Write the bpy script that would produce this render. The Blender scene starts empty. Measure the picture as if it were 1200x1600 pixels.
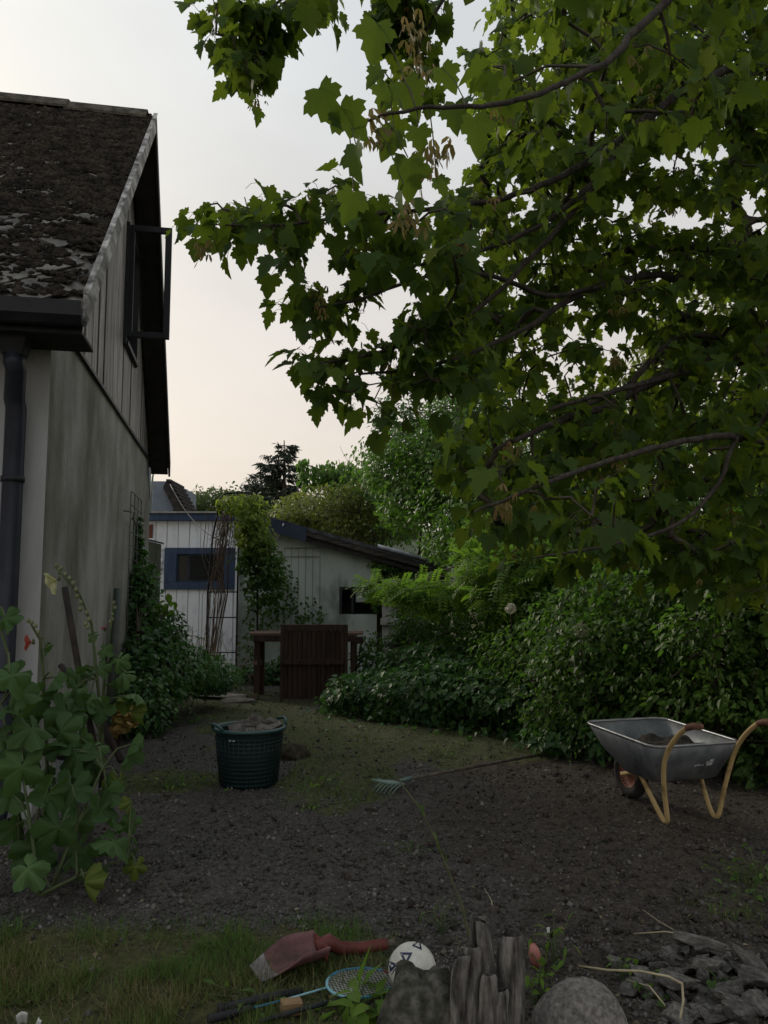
import bpy, math, random
import numpy as np
from mathutils import Vector, Matrix

# ---------------------------------------------------------------- camera, world, sun, exposure
sc = bpy.context.scene
COL = sc.collection
EYE = 1.55
PITCH = math.radians(5.8)
FPX = 1250.0                      # focal length in pixels of the 1200x1600 photograph
cam_d = bpy.data.cameras.new('camera')
cam_d.sensor_fit = 'VERTICAL'
cam_d.sensor_height = 36.0
cam_d.lens = 36.0 * FPX / 1600.0
cam_d.clip_start = 0.05
cam_d.clip_end = 2000
cam = bpy.data.objects.new('camera', cam_d)
cam.location = (0, 0, EYE)
cam.rotation_euler = (math.radians(90) + PITCH, 0, 0)
COL.objects.link(cam)
sc.camera = cam

SUN_EL, SUN_AZ = math.radians(25), math.radians(-43)      # azimuth from +Y towards +X
sun_dir = Vector((math.cos(SUN_EL) * math.sin(SUN_AZ), math.cos(SUN_EL) * math.cos(SUN_AZ), math.sin(SUN_EL)))
w = bpy.data.worlds.new('World')
sc.world = w
w.use_nodes = True
nt = w.node_tree
nt.nodes.clear()
N = nt.nodes.new
out = N('ShaderNodeOutputWorld')
bg = N('ShaderNodeBackground')
bg.inputs['Strength'].default_value = 0.1
sky = N('ShaderNodeTexSky')
sky.sky_type = 'NISHITA'
sky.sun_disc = False
sky.sun_elevation = SUN_EL
sky.sun_rotation = SUN_AZ
sky.dust_density = 3.0
tc = N('ShaderNodeTexCoord')
sep = N('ShaderNodeSeparateXYZ')
nt.links.new(tc.outputs['Generated'], sep.inputs[0])
rmp = N('ShaderNodeValToRGB')            # a high thin cloud veil, warmer and creamier near the horizon
er = rmp.color_ramp
er.elements[0].position = 0.0
er.elements[0].color = (7.4, 6.55, 5.75, 1)
er.elements[1].position = 1.0
er.elements[1].color = (6.4, 6.9, 7.5, 1)
for p_, c_ in ((0.16, (7.1, 6.35, 5.6)), (0.34, (7.1, 6.75, 6.4)), (0.55, (6.7, 6.9, 7.0))):
    e = er.elements.new(p_)
    e.color = (*c_, 1)
nt.links.new(sep.outputs['Z'], rmp.inputs['Fac'])
nz = N('ShaderNodeTexNoise')
nz.inputs['Scale'].default_value = 1.7
nz.inputs['Detail'].default_value = 5
mp = N('ShaderNodeMapping')
mp.inputs['Scale'].default_value = (1, 1, 3.0)
nt.links.new(tc.outputs['Generated'], mp.inputs[0])
nt.links.new(mp.outputs[0], nz.inputs['Vector'])
mr = N('ShaderNodeMapRange')
mr.inputs['From Min'].default_value = 0.3
mr.inputs['From Max'].default_value = 0.7
mr.inputs['To Min'].default_value = 0.86
mr.inputs['To Max'].default_value = 1.05
nt.links.new(nz.outputs['Fac'], mr.inputs['Value'])
vm = N('ShaderNodeVectorMath')
vm.operation = 'SCALE'
nt.links.new(rmp.outputs['Color'], vm.inputs[0])
nt.links.new(mr.outputs[0], vm.inputs['Scale'])
# soft glow where the sun stands behind the veil
dt = N('ShaderNodeVectorMath')
dt.operation = 'DOT_PRODUCT'
nrm = N('ShaderNodeVectorMath')
nrm.operation = 'NORMALIZE'
nt.links.new(tc.outputs['Generated'], nrm.inputs[0])
nt.links.new(nrm.outputs[0], dt.inputs[0])
dt.inputs[1].default_value = sun_dir
pw = N('ShaderNodeMath')
pw.operation = 'POWER'
mx0 = N('ShaderNodeMath')
mx0.operation = 'MAXIMUM'
mx0.inputs[1].default_value = 0
nt.links.new(dt.outputs['Value'], mx0.inputs[0])
nt.links.new(mx0.outputs[0], pw.inputs[0])
pw.inputs[1].default_value = 9
gl = N('ShaderNodeVectorMath')
gl.operation = 'SCALE'
gl.inputs[0].default_value = (2.1, 1.85, 1.15)
nt.links.new(pw.outputs[0], gl.inputs['Scale'])
ad = N('ShaderNodeVectorMath')
ad.operation = 'ADD'
nt.links.new(vm.outputs[0], ad.inputs[0])
nt.links.new(gl.outputs[0], ad.inputs[1])
mix = N('ShaderNodeMix')
mix.data_type = 'RGBA'
mix.inputs['Factor'].default_value = 0.9
nt.links.new(sky.outputs[0], mix.inputs['A'])
nt.links.new(ad.outputs[0], mix.inputs['B'])
nt.links.new(mix.outputs['Result'], bg.inputs['Color'])
nt.links.new(bg.outputs[0], out.inputs['Surface'])

sun_l = bpy.data.lights.new('sun', 'SUN')
sun_l.energy = 2.3
sun_l.angle = math.radians(18)
sun_l.color = (1.0, 0.9, 0.74)
sun = bpy.data.objects.new('sun', sun_l)
sun.rotation_euler = (-sun_dir).to_track_quat('-Z', 'Y').to_euler()
sun.location = (-20, 20, 30)
COL.objects.link(sun)

sc.view_settings.view_transform = 'Standard'
sc.view_settings.look = 'None'
sc.view_settings.exposure = 0.15
sc.view_settings.gamma = 1.0
sc.view_settings.use_curve_mapping = False
sc.cycles.max_bounces = 6
sc.cycles.diffuse_bounces = 3
sc.cycles.transmission_bounces = 4
sc.cycles.transparent_max_bounces = 6

# ---------------------------------------------------------------- helpers
rng = np.random.default_rng(7)
random.seed(7)
_c, _s = math.cos(PITCH), math.sin(PITCH)


def ray(px, py):
    u = (px - 600) / FPX
    v = (800 - py) / FPX
    d = np.array([u, _c - v * _s, _s + v * _c])
    return d / d[1]


def P(px, py, Y):
    """point seen at that pixel of the photograph, Y metres ahead"""
    return np.array([0, 0, EYE]) + ray(px, py) * Y


def G(px, py, z=0.0):
    d = ray(px, py)
    return np.array([0, 0, EYE]) + d * ((z - EYE) / d[2])


def proj(p):
    p = np.atleast_2d(p) - np.array([0, 0, EYE])
    f = p[:, 1] * _c + p[:, 2] * _s
    up = -p[:, 1] * _s + p[:, 2] * _c
    return 600 + FPX * p[:, 0] / f, 800 - FPX * up / f, f


def _hash(ix, iy, seed):
    n = (ix * 374761393 + iy * 668265263 + seed * 974711) & 0x7fffffff
    n = ((n ^ (n >> 13)) * 1274126177) & 0x7fffffff
    return ((n ^ (n >> 16)) & 0xffff) / 65535.0


def vn(x, y, seed=0):
    x = np.asarray(x, float)
    y = np.asarray(y, float)
    ix = np.floor(x).astype(np.int64)
    iy = np.floor(y).astype(np.int64)
    fx = x - ix
    fy = y - iy
    fx = fx * fx * (3 - 2 * fx)
    fy = fy * fy * (3 - 2 * fy)
    a = _hash(ix, iy, seed)
    b = _hash(ix + 1, iy, seed)
    c = _hash(ix, iy + 1, seed)
    d = _hash(ix + 1, iy + 1, seed)
    return (a * (1 - fx) + b * fx) * (1 - fy) + (c * (1 - fx) + d * fx) * fy


def fbm(x, y, seed=0, oct=4):
    s, a, t = 0, 1, 0
    for o in range(oct):
        s = s + a * vn(x * 2 ** o, y * 2 ** o, seed + o)
        t += a
        a *= 0.5
    return s / t


def tag(o, label=None, cat=None, group=None, kind=None):
    if label:
        o['label'] = label
    if cat:
        o['category'] = cat
    if group:
        o['group'] = group
    if kind:
        o['kind'] = kind
    return o


def empty(name, loc=(0, 0, 0), rz=0.0, label=None, cat=None, group=None):
    o = bpy.data.objects.new(name, None)
    o.location = [float(v) for v in loc]
    o.rotation_euler = (0, 0, rz)
    o.empty_display_size = 0.1
    COL.objects.link(o)
    return tag(o, label, cat, group)


def link(name, me, m=None, parent=None):
    o = bpy.data.objects.new(name, me)
    if m is not None and not me.materials:
        me.materials.append(m)
    COL.objects.link(o)
    if parent is not None:
        o.parent = parent
    return o


class MB:
    """collects shapes into one mesh"""

    def __init__(self):
        self.v, self.f, self.sm = [], [], []

    def add(self, vs, fs, smooth=False):
        n = len(self.v)
        self.v += [tuple(float(c) for c in v) for v in vs]
        self.f += [tuple(n + i for i in f) for f in fs]
        self.sm += [smooth] * len(fs)
        return self

    def box(self, lo, hi, M=None):
        (x0, y0, z0), (x1, y1, z1) = lo, hi
        vs = [(x0, y0, z0), (x1, y0, z0), (x1, y1, z0), (x0, y1, z0), (x0, y0, z1), (x1, y0, z1), (x1, y1, z1), (x0, y1, z1)]
        if M is not None:
            vs = [M @ Vector(v) for v in vs]
        return self.add(vs, [(0, 3, 2, 1), (4, 5, 6, 7), (0, 1, 5, 4), (1, 2, 6, 5), (2, 3, 7, 6), (3, 0, 4, 7)])

    def prism(self, poly, axis, lo, hi):
        """poly: 2-D points; axis 0/1/2 is the extrusion axis"""
        def mk(p, h):
            q = list(p)
            q.insert(axis, h)
            return q
        n = len(poly)
        vs = [mk(p, lo) for p in poly] + [mk(p, hi) for p in poly]
        fs = [tuple(range(n))[::-1], tuple(range(n, 2 * n))] + [(i, (i + 1) % n, n + (i + 1) % n, n + i) for i in range(n)]
        return self.add(vs, fs)

    def tube(self, pts, r, sides=6, cap=True, flat=1.0):
        pts = [np.array(p, float) for p in pts]
        n = len(pts)
        rs = r if hasattr(r, '__len__') else [r] * n
        tang = []
        for i in range(n):
            t = pts[min(i + 1, n - 1)] - pts[max(i - 1, 0)]
            tang.append(t / (np.linalg.norm(t) + 1e-9))
        up = np.array([0, 0, 1.0]) if abs(tang[0][2]) < 0.9 else np.array([1.0, 0, 0])
        x = np.cross(tang[0], up)
        x /= np.linalg.norm(x)
        vs = []
        for i in range(n):
            x = x - tang[i] * np.dot(x, tang[i])
            x /= np.linalg.norm(x) + 1e-9
            y = np.cross(tang[i], x)
            for k in range(sides):
                a = 2 * math.pi * k / sides
                vs.append(pts[i] + rs[i] * (math.cos(a) * x + math.sin(a) * y * flat))
        fs = []
        for i in range(n - 1):
            for k in range(sides):
                a = i * sides + k
                b = i * sides + (k + 1) % sides
                fs.append((a, b, b + sides, a + sides))
        if cap:
            fs.append(tuple(range(sides))[::-1])
            fs.append(tuple(range((n - 1) * sides, n * sides)))
        return self.add(vs, fs, True)

    def lathe(self, prof, seg=24, c=(0, 0, 0), axis='z'):
        vs, fs = [], []
        n = len(prof)
        for k in range(seg):
            a = 2 * math.pi * k / seg
            for r, z in prof:
                if axis == 'z':
                    vs.append((c[0] + r * math.cos(a), c[1] + r * math.sin(a), c[2] + z))
                else:
                    vs.append((c[0] + z, c[1] + r * math.cos(a), c[2] + r * math.sin(a)))
        for k in range(seg):
            for i in range(n - 1):
                a = k * n + i
                b = ((k + 1) % seg) * n + i
                fs.append((a, b, b + 1, a + 1))
        return self.add(vs, fs, True)

    def grid(self, fn, nu, nv, smooth=True):
        vs = [fn(i / (nu - 1), j / (nv - 1)) for j in range(nv) for i in range(nu)]
        fs = [(j * nu + i, j * nu + i + 1, (j + 1) * nu + i + 1, (j + 1) * nu + i) for j in range(nv - 1) for i in range(nu - 1)]
        return self.add(vs, fs, smooth)

    def mesh(self, name, m=None):
        me = bpy.data.meshes.new(name)
        me.from_pydata(self.v, [], self.f)
        me.polygons.foreach_set('use_smooth', self.sm)
        if m is not None:
            me.materials.append(m)
        me.update()
        return me

    def build(self, name, m, parent=None, bevel=0.0, solid=0.0):
        o = link(name, self.mesh(name, m), None, parent)
        if solid:
            s = o.modifiers.new('solid', 'SOLIDIFY')
            s.thickness = solid
            s.offset = 0
        if bevel:
            b = o.modifiers.new('bevel', 'BEVEL')
            b.width = bevel
            b.segments = 2
            b.limit_method = 'ANGLE'
        return o


def inst_mesh(name, tv, tf, pos, R, s, rnd=None, m=None, smooth=False, veins=False):
    """one mesh made of N copies of a small triangle template"""
    tv = np.asarray(tv, np.float32)
    tf = np.asarray(tf, np.int64)
    pos = np.asarray(pos, np.float32)
    Nn, k = len(pos), len(tv)
    s = np.asarray(s, np.float32)
    if s.ndim == 1:
        s = s[:, None]
    v = np.einsum('nij,nkj->nki', np.asarray(R, np.float32), tv[None] * s[:, None, :] if s.shape[1] == 3 else tv[None] * s[:, None]) + pos[:, None]
    f = (tf[None] + (np.arange(Nn) * k)[:, None, None]).reshape(-1)
    me = bpy.data.meshes.new(name)
    me.vertices.add(Nn * k)
    me.vertices.foreach_set('co', v.reshape(-1))
    nf = Nn * len(tf)
    me.loops.add(nf * 3)
    me.loops.foreach_set('vertex_index', f.astype(np.int32))
    me.polygons.add(nf)
    me.polygons.foreach_set('loop_start', np.arange(nf, dtype=np.int32) * 3)
    me.polygons.foreach_set('loop_total', np.full(nf, 3, np.int32))
    if smooth:
        me.polygons.foreach_set('use_smooth', np.ones(nf, bool))
    if rnd is None:
        rnd = rng.random(Nn)
    at = me.attributes.new('rnd', 'FLOAT', 'POINT')
    at.data.foreach_set('value', np.repeat(np.asarray(rnd, np.float32), k))
    if veins:
        at = me.attributes.new('leafco', 'FLOAT_VECTOR', 'POINT')
        at.data.foreach_set('vector', np.tile(tv, (Nn, 1)).reshape(-1))
    me.update(calc_edges=True)
    if m is not None:
        me.materials.append(m)
    return me


def frames(t, n):
    """rotation matrices with local y along t and local z near n"""
    t = t / (np.linalg.norm(t, axis=1, keepdims=True) + 1e-9)
    x = np.cross(t, n)
    x /= np.linalg.norm(x, axis=1, keepdims=True) + 1e-9
    z = np.cross(x, t)
    return np.stack([x, t, z], axis=2)


def rand_dirs(n):
    v = rng.normal(size=(n, 3))
    return v / np.linalg.norm(v, axis=1, keepdims=True)


def in_poly(px, py, poly):
    poly = np.asarray(poly, float)
    px = np.asarray(px)
    py = np.asarray(py)
    ins = np.zeros(px.shape, bool)
    j = len(poly) - 1
    for i in range(len(poly)):
        xi, yi = poly[i]
        xj, yj = poly[j]
        c = ((yi > py) != (yj > py)) & (px < (xj - xi) * (py - yi) / (yj - yi + 1e-12) + xi)
        ins ^= c
        j = i
    return ins


# ---------------------------------------------------------------- materials
def mat(name, c1, c2, scale=6.0, rough=0.8, bump=0.3, bscale=None, detail=6, stretch=(1, 1, 1), metal=0.0, c3=None, c3pos=0.62, spec=0.3,
        lo=0.35, hi=0.65, vary=0.0, bdist=0.01, attr=False):
    m = bpy.data.materials.new(name)
    m.use_nodes = True
    t = m.node_tree
    b = t.nodes['Principled BSDF']
    b.inputs['Roughness'].default_value = rough
    b.inputs['Metallic'].default_value = metal
    b.inputs['Specular IOR Level'].default_value = spec
    tcn = t.nodes.new('ShaderNodeTexCoord')
    mpn = t.nodes.new('ShaderNodeMapping')
    mpn.inputs['Scale'].default_value = stretch
    oi = t.nodes.new('ShaderNodeObjectInfo')
    off = t.nodes.new('ShaderNodeVectorMath')
    off.operation = 'MULTIPLY_ADD'
    off.inputs[1].default_value = (37, 51, 23)
    t.links.new(oi.outputs['Random'], off.inputs[0])
    t.links.new(tcn.outputs['Object'], off.inputs[2])
    t.links.new(off.outputs[0], mpn.inputs['Vector'])
    nn = t.nodes.new('ShaderNodeTexNoise')
    nn.inputs['Scale'].default_value = scale
    nn.inputs['Detail'].default_value = detail
    nn.inputs['Roughness'].default_value = 0.62
    t.links.new(mpn.outputs[0], nn.inputs['Vector'])
    r = t.nodes.new('ShaderNodeValToRGB')
    r.color_ramp.elements[0].position = lo
    r.color_ramp.elements[0].color = (*c1, 1)
    r.color_ramp.elements[1].position = hi
    r.color_ramp.elements[1].color = (*c2, 1)
    if c3 is not None:
        e = r.color_ramp.elements.new(c3pos)
        e.color = (*c3, 1)
    t.links.new(nn.outputs['Fac'], r.inputs['Fac'])
    colout = r.outputs['Color']
    if vary or attr:
        hs = t.nodes.new('ShaderNodeHueSaturation')
        mrn = t.nodes.new('ShaderNodeMapRange')
        mrn.inputs['To Min'].default_value = 1 - vary
        mrn.inputs['To Max'].default_value = 1 + vary
        if attr:
            an = t.nodes.new('ShaderNodeAttribute')
            an.attribute_name = 'rnd'
            t.links.new(an.outputs['Fac'], mrn.inputs['Value'])
        else:
            t.links.new(oi.outputs['Random'], mrn.inputs['Value'])
        t.links.new(mrn.outputs[0], hs.inputs['Value'])
        t.links.new(colout, hs.inputs['Color'])
        colout = hs.outputs['Color']
    t.links.new(colout, b.inputs['Base Color'])
    if bump:
        n2 = t.nodes.new('ShaderNodeTexNoise')
        n2.inputs['Scale'].default_value = bscale or scale * 3
        n2.inputs['Detail'].default_value = 8
        n2.inputs['Roughness'].default_value = 0.65
        t.links.new(mpn.outputs[0], n2.inputs['Vector'])
        bp = t.nodes.new('ShaderNodeBump')
        bp.inputs['Strength'].default_value = bump
        bp.inputs['Distance'].default_value = bdist
        t.links.new(n2.outputs['Fac'], bp.inputs['Height'])
        t.links.new(bp.outputs[0], b.inputs['Normal'])
    return m


def leafmat(name, stops, trans=(0.10, 0.2, 0.02), tmix=0.4, rough=0.5, spec=0.25, veins=0.0):
    """stops: (position, colour) along the per-leaf random value"""
    m = bpy.data.materials.new(name)
    m.use_nodes = True
    t = m.node_tree
    b = t.nodes['Principled BSDF']
    b.inputs['Roughness'].default_value = rough
    b.inputs['Specular IOR Level'].default_value = spec
    an = t.nodes.new('ShaderNodeAttribute')
    an.attribute_name = 'rnd'
    r = t.nodes.new('ShaderNodeValToRGB')
    cr = r.color_ramp
    while len(cr.elements) > 1:
        cr.elements.remove(cr.elements[0])
    cr.elements[0].position = stops[0][0]
    cr.elements[0].color = (*stops[0][1], 1)
    for p_, c_ in stops[1:]:
        e = cr.elements.new(p_)
        e.color = (*c_, 1)
    t.links.new(an.outputs['Fac'], r.inputs['Fac'])
    # veins and blotches
    tcn = t.nodes.new('ShaderNodeTexCoord')
    nn = t.nodes.new('ShaderNodeTexNoise')
    nn.inputs['Scale'].default_value = 30
    nn.inputs['Detail'].default_value = 4
    t.links.new(tcn.outputs['Object'], nn.inputs['Vector'])
    mrn = t.nodes.new('ShaderNodeMapRange')
    mrn.inputs['To Min'].default_value = 0.7
    mrn.inputs['To Max'].default_value = 1.3
    t.links.new(nn.outputs['Fac'], mrn.inputs['Value'])
    vmn = t.nodes.new('ShaderNodeVectorMath')
    vmn.operation = 'SCALE'
    t.links.new(r.outputs['Color'], vmn.inputs[0])
    t.links.new(mrn.outputs[0], vmn.inputs['Scale'])
    leafcol = vmn.outputs[0]
    if veins:
        # ribs that fan out from the stalk
        lc = t.nodes.new('ShaderNodeAttribute')
        lc.attribute_name = 'leafco'
        sx = t.nodes.new('ShaderNodeSeparateXYZ')
        t.links.new(lc.outputs['Vector'], sx.inputs[0])

        def mth(op, a, b2=None, c2=None):
            n_ = t.nodes.new('ShaderNodeMath')
            n_.operation = op
            for i_, q_ in enumerate((a, b2, c2)):
                if q_ is None:
                    continue
                if isinstance(q_, (int, float)):
                    n_.inputs[i_].default_value = q_
                else:
                    t.links.new(q_, n_.inputs[i_])
            return n_.outputs[0]
        ang = mth('ARCTAN2', sx.outputs['X'], sx.outputs['Y'])
        rad = mth('SQRT', mth('ADD', mth('MULTIPLY', sx.outputs['X'], sx.outputs['X']), mth('MULTIPLY', sx.outputs['Y'], sx.outputs['Y'])))
        fr_ = mth('ABSOLUTE', mth('SUBTRACT', mth('FRACT', mth('MULTIPLY_ADD', ang, 1.0 / 0.72, 10.5)), 0.5))
        dist = mth('MULTIPLY', mth('MULTIPLY', fr_, 0.72), rad)
        side = mth('ABSOLUTE', mth('SUBTRACT', mth('FRACT', mth('SUBTRACT', mth('MULTIPLY', rad, 7.0), mth('MULTIPLY', fr_, 5.0))), 0.5))
        v1 = mth('MULTIPLY', mth('SUBTRACT', 1.0, mth('MINIMUM', mth('DIVIDE', dist, 0.018), 1.0)), veins)
        v2 = mth('MULTIPLY', mth('SUBTRACT', 1.0, mth('MINIMUM', mth('DIVIDE', side, 0.16), 1.0)), veins * 0.35)
        fac = mth('ADD', 1.0, mth('MAXIMUM', v1, v2))
        v3 = t.nodes.new('ShaderNodeVectorMath')
        v3.operation = 'SCALE'
        t.links.new(leafcol, v3.inputs[0])
        t.links.new(fac, v3.inputs['Scale'])
        leafcol = v3.outputs[0]
        bp_ = t.nodes.new('ShaderNodeBump')
        bp_.inputs['Strength'].default_value = 0.25
        bp_.inputs['Distance'].default_value = 0.004
        bp_.invert = True
        t.links.new(fac, bp_.inputs['Height'])
        t.links.new(bp_.outputs[0], b.inputs['Normal'])
    t.links.new(leafcol, b.inputs['Base Color'])
    tr = t.nodes.new('ShaderNodeBsdfTranslucent')
    mulc = t.nodes.new('ShaderNodeMix')
    mulc.data_type = 'RGBA'
    mulc.inputs['Factor'].default_value = 0.7
    t.links.new(leafcol, mulc.inputs['A'])
    mulc.inputs['B'].default_value = (*trans, 1)
    t.links.new(mulc.outputs['Result'], tr.inputs['Color'])
    mx = t.nodes.new('ShaderNodeMixShader')
    mx.inputs['Fac'].default_value = tmix
    t.links.new(b.outputs[0], mx.inputs[1])
    t.links.new(tr.outputs[0], mx.inputs[2])
    t.links.new(mx.outputs[0], t.nodes['Material Output'].inputs['Surface'])
    return m


# leaf templates: base at the origin, tip towards +y, unit length -------------
def fan(outline, centre, fold=0.12, curl=0.18):
    pts = [(centre[0], centre[1])] + list(outline)
    v = [(x, y, fold * abs(x) - curl * y * y) for x, y in pts]
    n = len(outline)
    return np.array(v), np.array([(0, 1 + i, 1 + (i + 1) % n) for i in range(n)])


def sym(right):
    return right + [(-x, y) for x, y in right[::-1] if abs(x) > 1e-6]


MAPLE = fan(sym([(0, 0.03), (0.12, -0.06), (0.34, -0.10), (0.36, 0.02), (0.45, 0.06), (0.37, 0.16), (0.50, 0.22), (0.61, 0.42), (0.50, 0.42), (0.47, 0.55),
                 (0.38, 0.52), (0.29, 0.53), (0.31, 0.63), (0.33, 0.74), (0.22, 0.76), (0.15, 0.88), (0, 1.04)]), (0, 0.30), 0.26, 0.34)
MAPLE_LO = fan(sym([(0, 0.03), (0.34, -0.08), (0.28, 0.17), (0.60, 0.40), (0.38, 0.48), (0.22, 0.50), (0.27, 0.70), (0, 1.04)]), (0, 0.30), 0.14, 0.2)
OVATE = fan([(0, 0), (0.26, 0.25), (0.27, 0.5), (0, 1), (-0.27, 0.5), (-0.26, 0.25)], (0, 0.42), 0.3, 0.25)
IVY = fan([(0, 0.05), (0.2, -0.1), (0.42, 0.12), (0.28, 0.45), (0, 0.95), (-0.28, 0.45), (-0.42, 0.12), (-0.2, -0.1)], (0, 0.3), 0.2, 0.2)
NARROW = fan([(0, 0), (0.13, 0.35), (0, 1), (-0.13, 0.35)], (0, 0.4), 0.4, 0.3)


def pinnate(n=6):
    vs, fs = [], []

    def leaflet(p, d):
        d = np.array(d, float)
        q = np.array([-d[1], d[0], 0]) * 0.22
        i = len(vs)
        p = np.array(p, float)
        vs.extend([p, p + d * 0.5 + q, p + d + np.array([0, 0, -0.05]), p + d * 0.5 - q])
        fs.extend([(i, i + 1, i + 2), (i, i + 2, i + 3)])
    for k in range(n):
        y = 0.15 + 0.75 * k / (n - 1)
        for sx in (1, -1):
            leaflet((0, y, -0.25 * y * y), (sx * 0.26, 0.12, 0))
    leaflet((0, 0.9, -0.2), (0, 0.22, 0))
    i = len(vs)
    vs.extend([(0.008, 0, 0), (-0.008, 0, 0), (0, 0.92, -0.2)])
    fs.append((i, i + 1, i + 2))
    return np.array(vs), np.array(fs)


PINNATE = pinnate()
# ---------------------------------------------------------------- ground
def in_region(x, y, cx, cy, rx, ry, wob=0.5, seed=3):
    d = np.sqrt(((x - cx) / rx) ** 2 + ((y - cy) / ry) ** 2) + wob * (fbm(x * 1.7, y * 1.7, seed) - 0.5) * 2
    return np.clip((1.15 - d) / 0.3, 0, 1)


def hz(x, y):
    """height of the ground"""
    x = np.asarray(x, float)
    y = np.asarray(y, float)
    near = np.clip((30 - np.hypot(x, y)) / 20, 0, 1)
    h = (fbm(x * 0.8 + 3, y * 0.8, 11, 3) - 0.5) * 0.10 * near
    h = h + 0.10 * np.exp(-(((x - 1.55) / 0.55) ** 2 + ((y - 3.05) / 0.55) ** 2))          # rise under the rubble
    h = h + 0.07 * np.exp(-(((x + 0.5) / 1.1) ** 2 + ((y - 4.7) / 0.35) ** 2))           # spread heap of soil
    return h


def grass_w(x, y):
    edge = 3.98 + 0.35 * (fbm(x * 1.3, y * 1.3, 21) - 0.5) - 0.22 * np.clip((x + 0.1) / 0.4, 0, 3)
    g = np.clip((edge - y) / 0.25, 0, 1) * np.clip((0.15 - x) / 0.3, 0, 1)
    return g


def moss_w(x, y):
    m = in_region(x, y, -0.75, 9.3, 1.3, 1.5, 0.5, 31)
    m = np.maximum(m, in_region(x, y, -0.35, 6.9, 0.55, 0.9, 0.8, 32) * 0.8)
    m = np.maximum(m, in_region(x, y, -1.85, 6.9, 0.5, 0.35, 0.5, 33))
    m = np.maximum(m, in_region(x, y, 1.0, 8.4, 1.6, 0.9, 0.6, 34) * 0.8)
    m = np.maximum(m, in_region(x, y, -2.2, 11.6, 1.6, 1.6, 0.6, 36) * 0.7)
    m = np.maximum(m, in_region(x, y, 2.1, 4.2, 0.45, 0.5, 0.6, 35) * 0.45)
    return m


def axis(lo, hi, step, far, ratio=1.35):
    mid = np.arange(lo, hi + 1e-6, step)
    a, b, s = [lo], [hi], step
    while b[-1] < far or a[-1] > -far:
        s *= ratio
        a.append(a[-1] - s)
        b.append(b[-1] + s)
    return np.concatenate([np.array(a[1:])[::-1], mid, np.array(b[1:])])


gx = axis(-3.4, 3.4, 0.034, 900)
gy = axis(2.3, 9.0, 0.036, 900)
X, Y = np.meshgrid(gx, gy)
Z = hz(X, Y)
fine = np.clip((12 - np.hypot(X, Y)) / 6, 0, 1)
gw, mw = grass_w(X, Y), moss_w(X, Y)
Z = Z + fine * ((fbm(X * 9, Y * 9, 41, 3) - 0.5) * 0.05 + (vn(X * 34, Y * 34, 45) - 0.5) * 0.022) * (1 - 0.5 * gw)
ny_, nx_ = X.shape
me = bpy.data.meshes.new('ground')
idx = np.arange(nx_ * ny_).reshape(ny_, nx_)
q = np.stack([idx[:-1, :-1], idx[:-1, 1:], idx[1:, 1:], idx[1:, :-1]], -1).reshape(-1, 4)
me.vertices.add(nx_ * ny_)
me.vertices.foreach_set('co', np.stack([X, Y, Z], -1).astype(np.float32).reshape(-1))
me.loops.add(len(q) * 4)
me.loops.foreach_set('vertex_index', q.astype(np.int32).reshape(-1))
me.polygons.add(len(q))
me.polygons.foreach_set('loop_start', np.arange(len(q), dtype=np.int32) * 4)
me.polygons.foreach_set('loop_total', np.full(len(q), 4, np.int32))
me.polygons.foreach_set('use_smooth', np.ones(len(q), bool))
far_field = np.clip((np.hypot(X, Y) - 16) / 6, 0, 1)
for nm, arr in (('grassy', np.maximum(gw, far_field)), ('mossy', mw), ('brown', np.clip((X - 0.1 + 1.2 * (fbm(X * 0.9, Y * 0.9, 51) - 0.5)) / 0.9, 0, 1))):
    at = me.attributes.new(nm, 'FLOAT', 'POINT')
    at.data.foreach_set('value', arr.astype(np.float32).reshape(-1))
me.update(calc_edges=True)

gm = bpy.data.materials.new('soil')
gm.use_nodes = True
t = gm.node_tree
b = t.nodes['Principled BSDF']
b.inputs['Roughness'].default_value = 0.95
b.inputs['Specular IOR Level'].default_value = 0.15
tcn = t.nodes.new('ShaderNodeTexCoord')


def nramp(scale, stops, detail=8):
    nn = t.nodes.new('ShaderNodeTexNoise')
    nn.inputs['Scale'].default_value = scale
    nn.inputs['Detail'].default_value = detail
    nn.inputs['Roughness'].default_value = 0.7
    t.links.new(tcn.outputs['Object'], nn.inputs['Vector'])
    r = t.nodes.new('ShaderNodeValToRGB')
    cr = r.color_ramp
    cr.elements[0].position, cr.elements[0].color = stops[0][0], (*stops[0][1], 1)
    cr.elements[1].position, cr.elements[1].color = stops[-1][0], (*stops[-1][1], 1)
    for p_, c_ in stops[1:-1]:
        e = cr.elements.new(p_)
        e.color = (*c_, 1)
    t.links.new(nn.outputs['Fac'], r.inputs['Fac'])
    return r.outputs['Color'], nn


grey, _ = nramp(40, [(0.3, (0.030, 0.027, 0.025)), (0.5, (0.066, 0.061, 0.056)), (0.7, (0.125, 0.116, 0.106))])
brown, _ = nramp(30, [(0.3, (0.026, 0.022, 0.018)), (0.5, (0.058, 0.049, 0.041)), (0.72, (0.108, 0.092, 0.077))])
green, _ = nramp(26, [(0.3, (0.032, 0.029, 0.016)), (0.5, (0.062, 0.062, 0.026)), (0.7, (0.105, 0.098, 0.05))])
moss, _ = nramp(18, [(0.32, (0.042, 0.038, 0.027)), (0.5, (0.064, 0.072, 0.030)), (0.7, (0.11, 0.112, 0.058))])


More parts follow.
